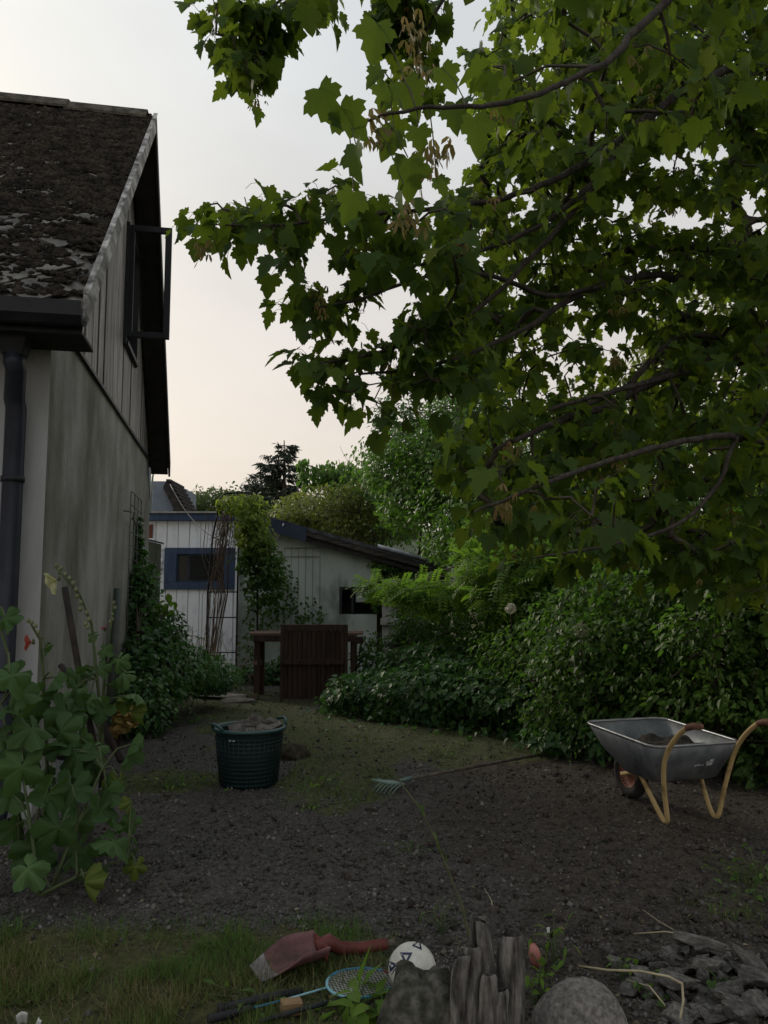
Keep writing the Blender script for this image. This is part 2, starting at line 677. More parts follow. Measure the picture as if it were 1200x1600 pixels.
def mixc(a_, b_, attr):
    an = t.nodes.new('ShaderNodeAttribute')
    an.attribute_name = attr
    nn = t.nodes.new('ShaderNodeTexNoise')
    nn.inputs['Scale'].default_value = 12
    nn.inputs['Detail'].default_value = 6
    t.links.new(tcn.outputs['Object'], nn.inputs['Vector'])
    s1 = t.nodes.new('ShaderNodeMath')
    s1.operation = 'MULTIPLY_ADD'
    t.links.new(an.outputs['Fac'], s1.inputs[0])
    s1.inputs[1].default_value = 1.0
    ns = t.nodes.new('ShaderNodeMath')
    ns.operation = 'MULTIPLY_ADD'
    t.links.new(nn.outputs['Fac'], ns.inputs[0])
    ns.inputs[1].default_value = 1.2
    ns.inputs[2].default_value = -0.6
    t.links.new(ns.outputs[0], s1.inputs[2])
    mrn = t.nodes.new('ShaderNodeMapRange')
    mrn.inputs['From Min'].default_value = 0.3
    mrn.inputs['From Max'].default_value = 0.7
    t.links.new(s1.outputs[0], mrn.inputs['Value'])
    m_ = t.nodes.new('ShaderNodeMix')
    m_.data_type = 'RGBA'
    t.links.new(mrn.outputs[0], m_.inputs['Factor'])
    t.links.new(a_, m_.inputs['A'])
    t.links.new(b_, m_.inputs['B'])
    return m_.outputs['Result']


cc = mixc(grey, brown, 'brown')
cc = mixc(cc, moss, 'mossy')
cc = mixc(cc, green, 'grassy')
t.links.new(cc, b.inputs['Base Color'])
bn = t.nodes.new('ShaderNodeTexNoise')
bn.inputs['Scale'].default_value = 70
bn.inputs['Detail'].default_value = 8
t.links.new(tcn.outputs['Object'], bn.inputs['Vector'])
bp = t.nodes.new('ShaderNodeBump')
bp.inputs['Strength'].default_value = 0.9
bp.inputs['Distance'].default_value = 0.015
t.links.new(bn.outputs['Fac'], bp.inputs['Height'])
t.links.new(bp.outputs[0], b.inputs['Normal'])
me.materials.append(gm)
go = link('ground', me)
tag(go, 'dark bare soil and gravel of the yard with mossy green patches', kind='structure')


def hg(x, y):
    return hz(x, y) + ((fbm(np.asarray(x) * 9., np.asarray(y) * 9., 41, 3) - 0.5) * 0.05)


# gravel, clods and grass: nobody could count them ----------------------------
OCT_V = np.array([(1, 0, 0), (0, 1, 0), (-1, 0, 0), (0, -1, 0), (0, 0, 1), (0, 0, -1)], float)
OCT_F = np.array([(0, 1, 4), (1, 2, 4), (2, 3, 4), (3, 0, 4), (1, 0, 5), (2, 1, 5), (3, 2, 5), (0, 3, 5)])


def screen_points(n, y0, y1, xr=3.6):
    """more where it is nearer"""
    y = 1.0 / rng.uniform(1 / y1, 1 / y0, n)
    x = rng.uniform(-0.52, 0.52, n) * y
    return x, y


def rot_any(n):
    return frames(rand_dirs(n), rand_dirs(n))


peb_m = mat('gravel_stone', (0.032, 0.029, 0.027), (0.15, 0.14, 0.13), 5, 0.85, 0.2, attr=True, vary=0.55)
x, y = screen_points(76000, 2.5, 13.5)
keep = rng.random(len(x)) > grass_w(x, y) * 0.9
keep &= rng.random(len(x)) > moss_w(x, y) * 0.4
keep &= rng.random(len(x)) > 0.45 * np.clip((x - 0.2) / 0.6, 0, 1)
x, y = x[keep], y[keep]
n = len(x)
s = 0.0033 * (1 + rng.pareto(3.0, n)).clip(0, 4.5) * (0.8 + 0.1 * y)
S = np.stack([s * rng.uniform(0.8, 1.5, n), s * rng.uniform(0.7, 1.2, n), s * rng.uniform(0.5, 0.9, n)], 1)
rn = rng.random(n) ** 1.5
mm = inst_mesh('gravel', OCT_V, OCT_F, np.stack([x, y, hg(x, y) + s * 0.45], 1), rot_any(n), S, rn, peb_m)
tag(link('gravel', mm), 'fine dark gravel strewn over the bare yard', kind='stuff')

clod_m = mat('soil_clod', (0.022, 0.018, 0.015), (0.078, 0.066, 0.056), 30, 0.95, 0.6, attr=True, vary=0.4)
ICO = MB().lathe([(0.02, -1), (0.75, -0.6), (1, 0.05), (0.7, 0.65), (0.02, 1)], 6)
icov = np.array(ICO.v)
icof = np.array([tri for f in ICO.f for tri in ((f[0], f[1], f[2]), (f[0], f[2], f[3]))])
icov = icov + rng.normal(size=icov.shape) * 0.13
x, y = screen_points(6500, 2.5, 8.0)
keep = rng.random(len(x)) > grass_w(x, y) * 0.95
keep &= (rng.random(len(x)) < np.clip((x + 0.5) / 1.2, 0.12, 1))
keep &= rng.random(len(x)) > moss_w(x, y) * 0.7
x, y = x[keep], y[keep]
n = len(x)
s = 0.0048 * (1 + rng.pareto(2.4, n)).clip(0, 5.0) * (0.7 + 0.08 * y)
S = np.stack([s * rng.uniform(0.9, 1.5, n), s * rng.uniform(0.7, 1.2, n), s * rng.uniform(0.5, 0.9, n)], 1)
mm = inst_mesh('soil_crumbs', icov, icof, np.stack([x, y, hg(x, y) + s * 0.3], 1), rot_any(n), S, None, clod_m, True)
tag(link('soil_crumbs', mm), 'loose brown crumbs of soil lying over the yard', kind='stuff')

BLADE_V = np.array([(-0.5, 0, 0), (0.5, 0, 0), (-0.38, 0.55, 0.12), (0.38, 0.55, 0.12), (0, 1, 0.42)], float)
BLADE_F = np.array([(0, 1, 3), (0, 3, 2), (2, 3, 4)])
grass_m = leafmat('grass_blade', [(0.0, (0.22, 0.175, 0.095)), (0.2, (0.14, 0.14, 0.05)), (0.45, (0.10, 0.145, 0.036)), (1.0, (0.065, 0.15, 0.026))],
                  (0.08, 0.12, 0.02), 0.25, 0.6, 0.2)


def blades(x, y, L, wdt, lean=0.8, rn=None):
    n = len(x)
    d = rng.normal(size=(n, 3))
    d[:, 2] = 0
    d[:, 1] *= 0.55
    d /= np.linalg.norm(d, axis=1, keepdims=True) + 1e-9
    up = np.zeros((n, 3))
    up[:, 2] = 1
    lean = rng.uniform(0.2, 1.5, n)[:, None] * lean
    tdir = up + d * lean
    R = frames(tdir, -d + 0.01 * up)
    S = np.stack([wdt, L, L], 1)
    return np.stack([x, y, hg(x, y) - 0.004], 1), R, S, rng.random(n) if rn is None else rn


x, y = screen_points(110000, 2.45, 4.6)
x = x - 0.2
g = grass_w(x, y) * (0.04 + 0.96 * np.clip((fbm(x * 4.5, y * 4.5, 61) - 0.38) * 5, 0, 1))
k = rng.random(len(x)) < g
x, y = x[k], y[k]
n = len(x)
mm = inst_mesh('grass', BLADE_V, BLADE_F, *blades(x, y, rng.uniform(0.03, 0.095, n), rng.uniform(0.0018, 0.0042, n), 2.6,
               np.clip(rng.random(n) * 0.75 + 1.3 * (fbm(x * 2.5, y * 2.5, 62) - 0.42), 0, 1)), grass_m)
tag(link('grass', mm), 'short worn grass mixed with dry straw at the edge of the yard', kind='stuff')

x, y = screen_points(85000, 4.0, 13.5)
k = rng.random(len(x)) < moss_w(x, y) * np.clip((fbm(x * 3, y * 3, 63) - 0.36) * 4, 0, 1)
x, y = x[k], y[k]
n = len(x)
mm = inst_mesh('low_weeds', BLADE_V, BLADE_F, *blades(x, y, rng.uniform(0.015, 0.06, n), rng.uniform(0.003, 0.009, n), 1.4, rng.uniform(0.25, 1, n)), grass_m)
tag(link('low_weeds', mm), 'thin low weeds and moss growing in the gravel', kind='stuff')
# ---------------------------------------------------------------- the house on the left
HD = math.radians(10.4)
HA = np.array([-math.sin(HD), math.cos(HD), 0])          # along the gable wall, away from us
HB = np.array([math.cos(HD), math.sin(HD), 0])           # outwards from the gable wall
HC = P(72, 740, 5.75)
HC[2] = 0
EYEV = np.array([0, 0, EYE])


def hw(px, py, o=0.0):
    """(a, z) on the plane o metres outside the gable wall"""
    d = ray(px, py)
    q = EYEV + d * ((np.dot(HC - EYEV, HB) + o) / np.dot(d, HB)) - HC
    return float(q @ HA), float(q[2])


def hf(px, py, o=0.0):
    """(b, z) on the plane o metres in front of the front wall"""
    d = ray(px, py)
    q = EYEV + d * ((np.dot(HC - EYEV, HA) - o) / np.dot(d, HA)) - HC
    return float(q @ HB), float(q[2])


def hpt(b_, a_, z_):
    return HC + HB * b_ + HA * a_ + np.array([0, 0, z_])


plaster = mat('house_plaster', (0.15, 0.15, 0.125), (0.36, 0.36, 0.335), 1.5, 0.9, 0.7, 22, 10, (1, 1, 0.5), c3=(0.25, 0.25, 0.222), c3pos=0.5, spec=0.1, bdist=0.02)
front_pl = mat('front_plaster', (0.33, 0.34, 0.34), (0.45, 0.46, 0.47), 2.0, 0.9, 0.3, 26, 6, (1, 1, 0.3), spec=0.1)
oldboard = mat('weathered_board', (0.07, 0.066, 0.062), (0.30, 0.285, 0.265), 3.5, 0.55, 0.5, 30, 9, (3, 3, 0.4), c3=(0.18, 0.172, 0.16), c3pos=0.5, vary=0.28)
whitepeel = mat('peeling_white', (0.05, 0.047, 0.042), (0.50, 0.49, 0.47), 2.6, 0.75, 0.5, 24, 9, (3, 0.6, 3), c3=(0.24, 0.232, 0.22), c3pos=0.49, lo=0.36, hi=0.60)
black = mat('black_paint', (0.012, 0.013, 0.017), (0.022, 0.024, 0.030), 6, 0.55, 0.15, 40)
pipe_m = mat('pipe_paint', (0.016, 0.019, 0.030), (0.028, 0.033, 0.050), 6, 0.45, 0.1, 40)
darkwood = mat('dark_wood', (0.014, 0.013, 0.013), (0.032, 0.029, 0.027), 6, 0.75, 0.3, 30)
bluepaint = mat('blue_paint', (0.030, 0.052, 0.105), (0.048, 0.078, 0.145), 4, 0.6, 0.25, 30, 7, (3, 3, 0.5))
bluegrey = mat('blue_trim', (0.10, 0.13, 0.18), (0.16, 0.19, 0.25), 5, 0.6, 0.2)
slate_m = mat('roof_slate', (0.05, 0.048, 0.043), (0.19, 0.182, 0.165), 7, 0.9, 0.6, 28, 10, c3=(0.115, 0.11, 0.10), c3pos=0.5, vary=0.14)
moss_m = mat('roof_moss', (0.015, 0.013, 0.011), (0.055, 0.046, 0.037), 7, 0.98, 0.9, 60, 9, attr=True, vary=0.5, spec=0.05, bdist=0.02)
glass = bpy.data.materials.new('window_glass')
glass.use_nodes = True
gb = glass.node_tree.nodes['Principled BSDF']
gb.inputs['Base Color'].default_value = (0.012, 0.014, 0.015, 1)
gb.inputs['Roughness'].default_value = 0.05
gb.inputs['Specular IOR Level'].default_value = 0.5
clear = bpy.data.materials.new('clear_glass')
clear.use_nodes = True
ct = clear.node_tree
tb = ct.nodes.new('ShaderNodeBsdfTransparent')
tb.inputs['Color'].default_value = (0.93, 0.94, 0.93, 1)
gb2 = ct.nodes.new('ShaderNodeBsdfGlossy')
gb2.inputs['Roughness'].default_value = 0.04
fr = ct.nodes.new('ShaderNodeFresnel')
fr.inputs['IOR'].default_value = 1.5
mxs = ct.nodes.new('ShaderNodeMixShader')
ct.links.new(fr.outputs[0], mxs.inputs['Fac'])
ct.links.new(tb.outputs[0], mxs.inputs[1])
ct.links.new(gb2.outputs[0], mxs.inputs[2])
ct.links.new(mxs.outputs[0], ct.nodes['Material Output'].inputs['Surface'])

house = empty('house', HC, HD, 'grey plastered house with dark boarded gable and steep mossy roof', 'house')
OV = 0.33
ea, ez = hw(138, 467, OV)
ra, rz_ = hw(245, 181, OV)
fa, fz = hw(266, 745, OV)
ebz = hw(138, 515, OV)[1]
EA, EZ, RA, RZ, FA = ea, ez, ra, rz_, fa
TH = (EZ - ebz)                                    # barge board height, vertical
FZ = fz + TH                                       # top of the far eave
HL = hw(103, 520)[1]                               # line between plaster and boards
WD = hw(236, 722)[0]                               # depth of the gable wall


def roof_z(a_):
    return EZ + (RZ - EZ) * (a_ - EA) / (RA - EA) if a_ < RA else FZ + (RZ - FZ) * (FA - a_) / (FA - RA)


LB = -6.0                                          # the house runs on to the left
slope = (RZ - EZ) / (RA - EA)
# walls
m_ = MB()
m_.prism([(0, -0.3), (WD, -0.3), (WD, HL), (0, HL)], 0, -0.25, 0.0)
m_.build('gable_wall', plaster, house)
m_ = MB()
m_.box((LB, 0.0, -0.3), (-0.252, 0.2, HL + 0.25))
m_.build('front_wall', front_pl, house)
m_ = MB().box((-0.25, -0.004, -0.3), (0.0, -0.001, HL))
m_.build('corner_render', front_pl, house)
m_ = MB().box((LB, WD - 0.2, -0.3), (-0.252, WD, HL))
m_.build('rear_wall', plaster, house)
# dark core behind the boards
wa0, wz0 = hw(190, 533)
wa1, wz1 = hw(213, 395)
wz1 = hw(197, 357)[1] + 0.02
wz0 = 0.5 * (wz0 + hw(212, 574)[1])
wa0 = hw(194, 450)[0]
core = MB()
o2 = 0.16


def gz(a_):
    return roof_z(a_) - TH - 0.02


core.prism([(0.1, HL + 0.002), (wa0, HL + 0.002), (wa0, gz(wa0)), (0.1, gz(0.1))], 0, -0.1, -0.03)
core.prism([(wa1, HL + 0.002), (WD - 0.02, HL + 0.002), (WD - 0.02, gz(WD - 0.02)), (RA, gz(RA)), (wa1, gz(wa1))] if wa1 < RA else
           [(wa1, HL + 0.002), (WD - 0.02, HL + 0.002), (WD - 0.02, gz(WD - 0.02)), (wa1, gz(wa1))], 0, -0.1, -0.03)
core.prism([(wa0, HL + 0.002), (wa1, HL + 0.002), (wa1, wz0), (wa0, wz0)], 0, -0.1, -0.03)
top = [(wa0, wz1), (wa1, wz1), (wa1, gz(wa1))] + ([(RA, gz(RA))] if wa0 < RA < wa1 else []) + [(wa0, gz(wa0))]
core.prism(top, 0, -0.1, -0.03)
core.build('board_backing', darkwood, house)
# drip strip on the line between plaster and boards
MB().box((-0.02, -0.03, HL - 0.035), (0.035, WD + 0.02, HL)).build('drip_strip', black, house)
# vertical boards
js = [0.02] + [hw(x_, y_)[0] for x_, y_ in [(117, 542), (128, 560), (140, 580), (149, 592), (158, 605), (173, 626), (188, 647), (200, 665), (209, 679), (217.5, 692), (225, 704), (231, 712)]] + [WD - 0.02]
for i in range(len(js) - 1):
    a0, a1 = js[i] + 0.034, js[i + 1] - 0.034
    off = 0.004 * (i % 3)

    def strip(lo0, lo1, a0, a1):
        pts = [(a0, lo0), (a1, lo1), (a1, gz(a1))]
        if a0 < RA < a1:
            pts.append((RA, gz(RA)))
        pts.append((a0, gz(a0)))
        return pts
    m_ = MB()
    extra = None
    if a1 <= wa0 or a0 >= wa1:
        m_.prism(strip(HL + 0.012, HL + 0.012, a0, a1), 0, -0.03, 0.012 + off)
    else:
        if a0 < wa0:
            m_.prism(strip(HL + 0.012, HL + 0.012, a0, wa0 - 0.05), 0, -0.03, 0.012 + off)
        if a1 > wa1:
            m_.prism(strip(HL + 0.012, HL + 0.012, wa1 + 0.05, a1), 0, -0.03, 0.012 + off)
        b0, b1 = max(a0, wa0 - 0.049), min(a1, wa1 + 0.049)
        m_.prism([(b0, HL + 0.012), (b1, HL + 0.012), (b1, wz0 - 0.05), (b0, wz0 - 0.05)], 0, -0.03, 0.012 + off)
        if gz(0.5 * (b0 + b1)) > wz1 + 0.1:
            extra = MB().prism(strip(wz1 + 0.05, wz1 + 0.05, b0, b1), 0, -0.03, 0.012 + off)
    if m_.v:
        m_.build('board', bluegrey if i == len(js) - 2 else oldboard, house)
    if extra:
        extra.build('board', oldboard, house)
# window opening: casing, dark room, open sash
win = MB()
e_ = 0.06
win.box((-0.06, wa0 - 0.048, wz0 - 0.05), (0.05, wa0, wz1 + 0.05))
win.box((-0.06, wa1, wz0 - 0.05), (0.05, wa1 + 0.048, wz1 + 0.05))
win.box((-0.06, wa0, wz1), (0.05, wa1, wz1 + 0.05))
win.box((-0.06, wa0, wz0 - 0.05), (0.07, wa1, wz0))
wf = win.build('window', black, house)
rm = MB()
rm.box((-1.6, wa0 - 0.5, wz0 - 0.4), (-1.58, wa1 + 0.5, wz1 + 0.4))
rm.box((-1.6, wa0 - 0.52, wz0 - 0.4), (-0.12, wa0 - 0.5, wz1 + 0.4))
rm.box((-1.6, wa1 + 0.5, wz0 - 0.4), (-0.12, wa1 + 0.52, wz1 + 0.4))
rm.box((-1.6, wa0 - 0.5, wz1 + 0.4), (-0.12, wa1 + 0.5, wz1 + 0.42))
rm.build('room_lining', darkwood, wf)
# sash standing open at a right angle to the wall, hinged on the near jamb
d_ = ray(267, 440)
aa = wa0 + 0.02
sb = hf(267, 440, -aa)[0]
zt = 0.5 * (hf(200, 357, -aa)[1] + hf(271, 353, -aa)[1])
zb = hf(230, 529, -aa)[1]
fw = 0.075
sash = empty('window_sash', (0, 0, 0))
sash.parent = house
fr_ = MB()
fr_.box((0.03, aa - 0.03, zb), (0.03 + fw, aa + 0.02, zt))
fr_.box((sb - fw, aa - 0.03, zb), (sb, aa + 0.02, zt))
fr_.box((0.03 + fw, aa - 0.03, zb), (sb - fw, aa + 0.02, zb + fw))
fr_.box((0.03 + fw, aa - 0.03, zt - fw), (sb - fw, aa + 0.02, zt))
fr_.build('sash_frame', black, sash, bevel=0.006)
MB().box((0.03 + fw + 0.001, aa - 0.008, zb + fw + 0.001), (sb - fw - 0.001, aa - 0.003, zt - fw - 0.001)).build('pane', clear, sash)
# roof: deck, slates, barge boards, soffit
rt = 0.07
deck = MB()
deck.prism([(EA, EZ - rt), (RA, RZ - rt), (RA, RZ - 0.02), (EA, EZ - 0.02)], 0, LB, OV - 0.03)
deck.prism([(RA, RZ - rt - 0.001), (FA, FZ - rt), (FA, FZ), (RA, RZ - 0.001)], 0, LB, OV - 0.03)
roof = deck.build('roof', slate_m, house)
soff = MB()
soff.prism([(EA + 0.02, EZ - TH + 0.03), (RA, RZ - TH + 0.03), (RA, RZ - TH + 0.06), (EA + 0.02, EZ - TH + 0.06)], 0, 0.014 + 0.03, OV - 0.035)
soff.prism([(RA + 0.001, RZ - TH + 0.03), (FA - 0.02, FZ - TH + 0.03), (FA - 0.02, FZ - TH + 0.06), (RA + 0.001, RZ - TH + 0.06)], 0, 0.014 + 0.03, OV - 0.035)
soff.build('soffit', darkwood, roof)
bb = MB()
bb.prism([(EA - 0.02, EZ - TH), (RA, RZ - TH), (RA, RZ + 0.02), (EA - 0.02, EZ + 0.02)], 0, OV - 0.03, OV)
bb.build('barge_board', whitepeel, roof)
bb = MB()
bb.prism([(RA + 0.002, RZ - TH), (FA, FZ - TH), (FA, FZ + 0.02), (RA + 0.002, RZ + 0.02)], 0, OV - 0.03, OV)
bb.build('barge_board', darkwood, roof)
capm = MB()
capm.prism([(EA - 0.02, EZ + 0.022), (RA, RZ + 0.022), (RA, RZ + 0.034), (EA - 0.02, EZ + 0.034)], 0, OV - 0.034, OV + 0.010)
capm.build('verge_cap', whitepeel, roof)
# diamond slates on the slope that we see
sl = math.atan2(RZ - EZ, RA - EA)
Lsl = math.hypot(RZ - EZ, RA - EA)
DS = 0.50                                              # diagonal of a slate
slate_me = MB()
hw2 = DS * 0.5 * 0.97
slate_me.add([(0, -hw2, 0.012), (hw2, 0, 0.006), (0, hw2, 0.0), (-hw2, 0, 0.006), (0, -hw2, 0.0), (hw2, 0, -0.004), (0, hw2, -0.006), (-hw2, 0, -0.004)],
             [(0, 1, 2, 3), (0, 4, 5, 1), (3, 7, 4, 0), (1, 5, 6, 2), (2, 6, 7, 3)])
slate_mesh = slate_me.mesh('slate', slate_m)
nsl = 0
for r_ in range(int(Lsl / (DS / 2)) + 1):
    v_ = r_ * DS / 2 + 0.12
    for k_ in range(14):
        u_ = OV - 0.36 - k_ * DS - (r_ % 2) * DS / 2
        if v_ > Lsl - DS / 2 - 0.01 or u_ < -4.2 or v_ < DS / 2 - 0.2:
            continue
        a_ = EA + v_ * math.cos(sl)
        z_ = EZ + v_ * math.sin(sl)
        # only what the picture can see: cull far to the left of the frame
        wpt = hpt(u_ + DS, a_, z_)
        if proj(wpt)[0][0] < -60 or nsl >= 300:
            continue
        o = link('slate', slate_mesh, None, roof)
        o.location = (u_, a_, z_)
        o.rotation_euler = (sl + random.uniform(-0.008, 0.008), random.uniform(-0.006, 0.006), random.uniform(-0.01, 0.01))
        nsl += 1
# moss cushions: thick above, broken into patches near the eave
nm = 95000
u_ = rng.uniform(-4.2, OV - 0.05, nm)
v_ = rng.uniform(0.0, Lsl, nm)
den = np.clip(0.30 + 0.25 * (v_ > 0.42 * Lsl) + (v_ / Lsl - 0.17) * 2.1 + 2.2 * (fbm(u_ * 2.0, v_ * 4.0, 71) - 0.5) + 4.5 * (fbm(u_ * 9, v_ * 20, 75) - 0.5), 0.03, 0.99)
den = np.where(fbm(u_ * 2.2 + 9, v_ * 4, 77, 3) > 0.70, den * 0.25, den)
k = rng.random(nm) < den
u_, v_ = u_[k], v_[k]
n = len(u_)
pp = np.stack([u_, EA + v_ * math.cos(sl), EZ + v_ * math.sin(sl)], 1)
nrmv = np.tile(np.array([[0, -math.sin(sl), math.cos(sl)]]), (n, 1))
tdir = rand_dirs(n)
tdir = tdir - nrmv * (tdir * nrmv).sum(1, keepdims=True)
s = rng.uniform(0.011, 0.030, n) * (1 + 0.6 * (rng.random(n) < 0.1))
S = np.stack([s * rng.uniform(0.9, 1.5, n), s, s * rng.uniform(0.4, 0.9, n)], 1)
mm = inst_mesh('moss', OCT_V + rng.normal(size=OCT_V.shape) * 0.12, OCT_F, pp + nrmv * 0.008, frames(tdir, nrmv + 0.1 * rand_dirs(n)), S, None, moss_m, True)
tag(link('moss', mm, None, roof), kind='stuff')
# ridge pieces, each a little higher or lower than the next
bx_ = OV - 0.10
i = 0
ridge_m = mat('ridge_tile', (0.03, 0.026, 0.019), (0.12, 0.105, 0.08), 9, 0.95, 0.8, 40, vary=0.2, bdist=0.03)
while bx_ > LB + 0.6:
    ln = 0.92
    hh = 0.015 + 0.028 * (i % 3) / 2 + 0.012 * i
    prof = [(RA - 0.19, RZ - 0.13 + hh), (RA - 0.09, RZ + 0.0 + hh), (RA, RZ + 0.04 + hh), (RA + 0.09, RZ + 0.0 + hh), (RA + 0.19, RZ - 0.13 + hh)]
    m_ = MB().prism(prof + [(a_, z_ - 0.03) for a_, z_ in prof[::-1]], 0, bx_ - ln, bx_)
    m_.build('ridge_tile', ridge_m, roof)
    bx_ -= ln - 0.03
    i += 1
# eave: fascia, gutter, hopper and downpipe
MB().box((LB, EA + 0.02, EZ - TH - 0.04), (OV - 0.035, EA + 0.05, EZ - 0.045)).build('fascia', black, roof)
MB().box((LB, EA + 0.05, EZ - TH - 0.04), (OV - 0.035, 0.0, EZ - TH - 0.015)).build('eave_soffit', darkwood, roof)
g_ = MB()
gzt = EZ - 0.06
prof = [(EA + 0.018, gzt), (EA + 0.018, gzt - 0.10), (EA - 0.02, gzt - 0.15), (EA - 0.08, gzt - 0.15), (EA - 0.125, gzt - 0.10), (EA - 0.13, gzt)]
g_.prism(prof + [(a_ + (0.008 if a_ < EA - 0.05 else -0.008), z_ + (0.008 if z_ < gzt - 0.01 else 0)) for a_, z_ in prof[::-1]], 0, LB, OV - 0.02)
g_.build('gutter', black, house)
pb0 = hf(22, 555, 0.25)[0]
pb1 = hf(25, 640, 0.12)[0]
pzt = hf(22, 530, 0.2)[1]
hop = MB()
hop.add([(pb0 - 0.11, -0.36, pzt + 0.02), (pb0 + 0.11, -0.36, pzt + 0.02), (pb0 + 0.11, -0.14, pzt + 0.02), (pb0 - 0.11, -0.14, pzt + 0.02),
         (pb0 - 0.07, -0.31, pzt - 0.14), (pb0 + 0.07, -0.31, pzt - 0.14), (pb0 + 0.07, -0.18, pzt - 0.14), (pb0 - 0.07, -0.18, pzt - 0.14)],
        [(0, 1, 5, 4), (1, 2, 6, 5), (2, 3, 7, 6), (3, 0, 4, 7), (4, 5, 6, 7), (0, 3, 2, 1)])
hop.build('rain_hopper', black, house, bevel=0.01)
z1, z2 = hf(15, 580, 0.2)[1], hf(30, 625, 0.12)[1]
dp = MB()
dp.tube([(pb0, -0.25, pzt - 0.12), (pb0, -0.25, z1 + 0.05), (pb0 + 0.01, -0.22, z1), (pb1 - 0.01, -0.14, z2), (pb1, -0.12, z2 - 0.06), (pb1, -0.12, 0.08), (pb1, -0.16, 0.02)],
        0.072, 8)
dpo = dp.build('downpipe', pipe_m, house)
for zz in (2.35, 0.9):
    MB().lathe([(0.074, -0.02), (0.082, -0.02), (0.082, 0.02), (0.074, 0.02)], 12, (pb1, -0.12, zz)).build('pipe_bracket', black, dpo)

# ---------------------------------------------------------------- wire trellis on the gable wall
wire = mat('old_wire', (0.05, 0.055, 0.05), (0.12, 0.125, 0.12), 8, 0.6, 0)
t0a, t0z = hw(205, 768, 0.05)
t1a, _ = hw(221, 790, 0.05)
trel = empty('wire_trellis', hpt(0.05, t0a, 0.2), HD, 'tall narrow wire trellis fixed to the grey house wall', 'trellis')
H_ = t0z - 0.2
for k_ in range(4):
    a_ = (t1a - t0a) * k_ / 3
    MB().tube([(0, a_, 0), (0, a_, H_)], 0.007, 5).build('upright_wire', wire, trel)
for k_ in range(14):
    z_ = H_ - k_ * 0.17
    MB().tube([(0.008, 0, z_), (0.008, t1a - t0a, z_)], 0.006, 5).build('cross_wire', wire, trel)
MB().tube([(0.02, -0.75, H_ - 0.32), (0.1, -0.4, H_ - 0.30), (0.03, 0, H_ - 0.33), (0.02, 0.5, H_ - 0.42)], 0.008, 5).build('bent_wire', wire, trel)

# ---------------------------------------------------------------- grey-green panel between house and shed
greenp = mat('grey_green_paint', (0.055, 0.068, 0.058), (0.085, 0.098, 0.085), 3, 0.6, 0.2, 30)
pY = 12.9
x0, x1 = P(214, 900, pY)[0], P(249.5, 900, pY)[0]
zt0, zt1 = P(222, 843, pY)[2], P(249, 850.5, pY)[2]
pan = empty('door_panel', (x0, pY, 0), 0, 'tall grey-green panel standing between house corner and white shed', 'panel')
pv = MB()
pv.add([(0, 0, -0.05), (x1 - x0, 0, -0.05), (x1 - x0, 0, zt1), (0, 0, zt0 + 0.02), (0, 0.05, -0.05), (x1 - x0, 0.05, -0.05), (x1 - x0, 0.05, zt1), (0, 0.05, zt0 + 0.02)],
       [(0, 1, 2, 3), (5, 4, 7, 6), (1, 5, 6, 2), (4, 0, 3, 7), (3, 2, 6, 7), (0, 4, 5, 1)])
pv.build('leaf_board', greenp, pan, bevel=0.004)
MB().box((x1 - x0 - 0.045, -0.015, 0.0), (x1 - x0 + 0.004, -0.002, zt1 - 0.02)).build('edge_strip', greenp, pan)
pv = MB()
pv.add([(0, -0.03, zt0 + 0.022), (x1 - x0 + 0.03, -0.03, zt1 + 0.004), (x1 - x0 + 0.03, 0.08, zt1 + 0.004), (0, 0.08, zt0 + 0.022),
        (0, -0.03, zt0 + 0.05), (x1 - x0 + 0.03, -0.03, zt1 + 0.03), (x1 - x0 + 0.03, 0.08, zt1 + 0.03), (0, 0.08, zt0 + 0.05)],
       [(0, 3, 2, 1), (4, 5, 6, 7), (0, 1, 5, 4), (1, 2, 6, 5), (2, 3, 7, 6), (3, 0, 4, 7)])
pv.build('top_cap', black, pan)
# ---------------------------------------------------------------- the shed
SY = 14.6


def sp(px, py, dy=0.0):
    q_ = P(px, py, SY - dy)
    return q_[0], q_[2]


whiteboard = mat('white_board', (0.62, 0.66, 0.73), (0.80, 0.83, 0.88), 5, 0.65, 0.3, 30, 8, (2, 2, 0.4), c3=(0.77, 0.80, 0.86), c3pos=0.45, vary=0.06)
shedpl = mat('shed_plaster', (0.17, 0.20, 0.175), (0.42, 0.46, 0.44), 1.5, 0.9, 0.4, 20, 9, (1, 1, 0.45), c3=(0.34, 0.38, 0.355), c3pos=0.46, spec=0.1)
felt = mat('roof_felt', (0.025, 0.026, 0.03), (0.085, 0.088, 0.095), 6, 0.85, 0.6, 30)
navy = mat('navy_paint', (0.014, 0.024, 0.045), (0.03, 0.042, 0.07), 5, 0.65, 0.3)
shed = empty('shed', (0, SY, 0), 0, 'low shed with white boarded front, blue window and sloping roof', 'shed')
xl, zf = sp(228, 800)
xr, _ = sp(371, 900)
zf0 = sp(300, 814)[1]
zb_ = -0.1
_, wt = sp(300, 856)
_, wb = sp(300, 921)
wl = sp(257.5, 880)[0]
wr = sp(368, 880)[0]
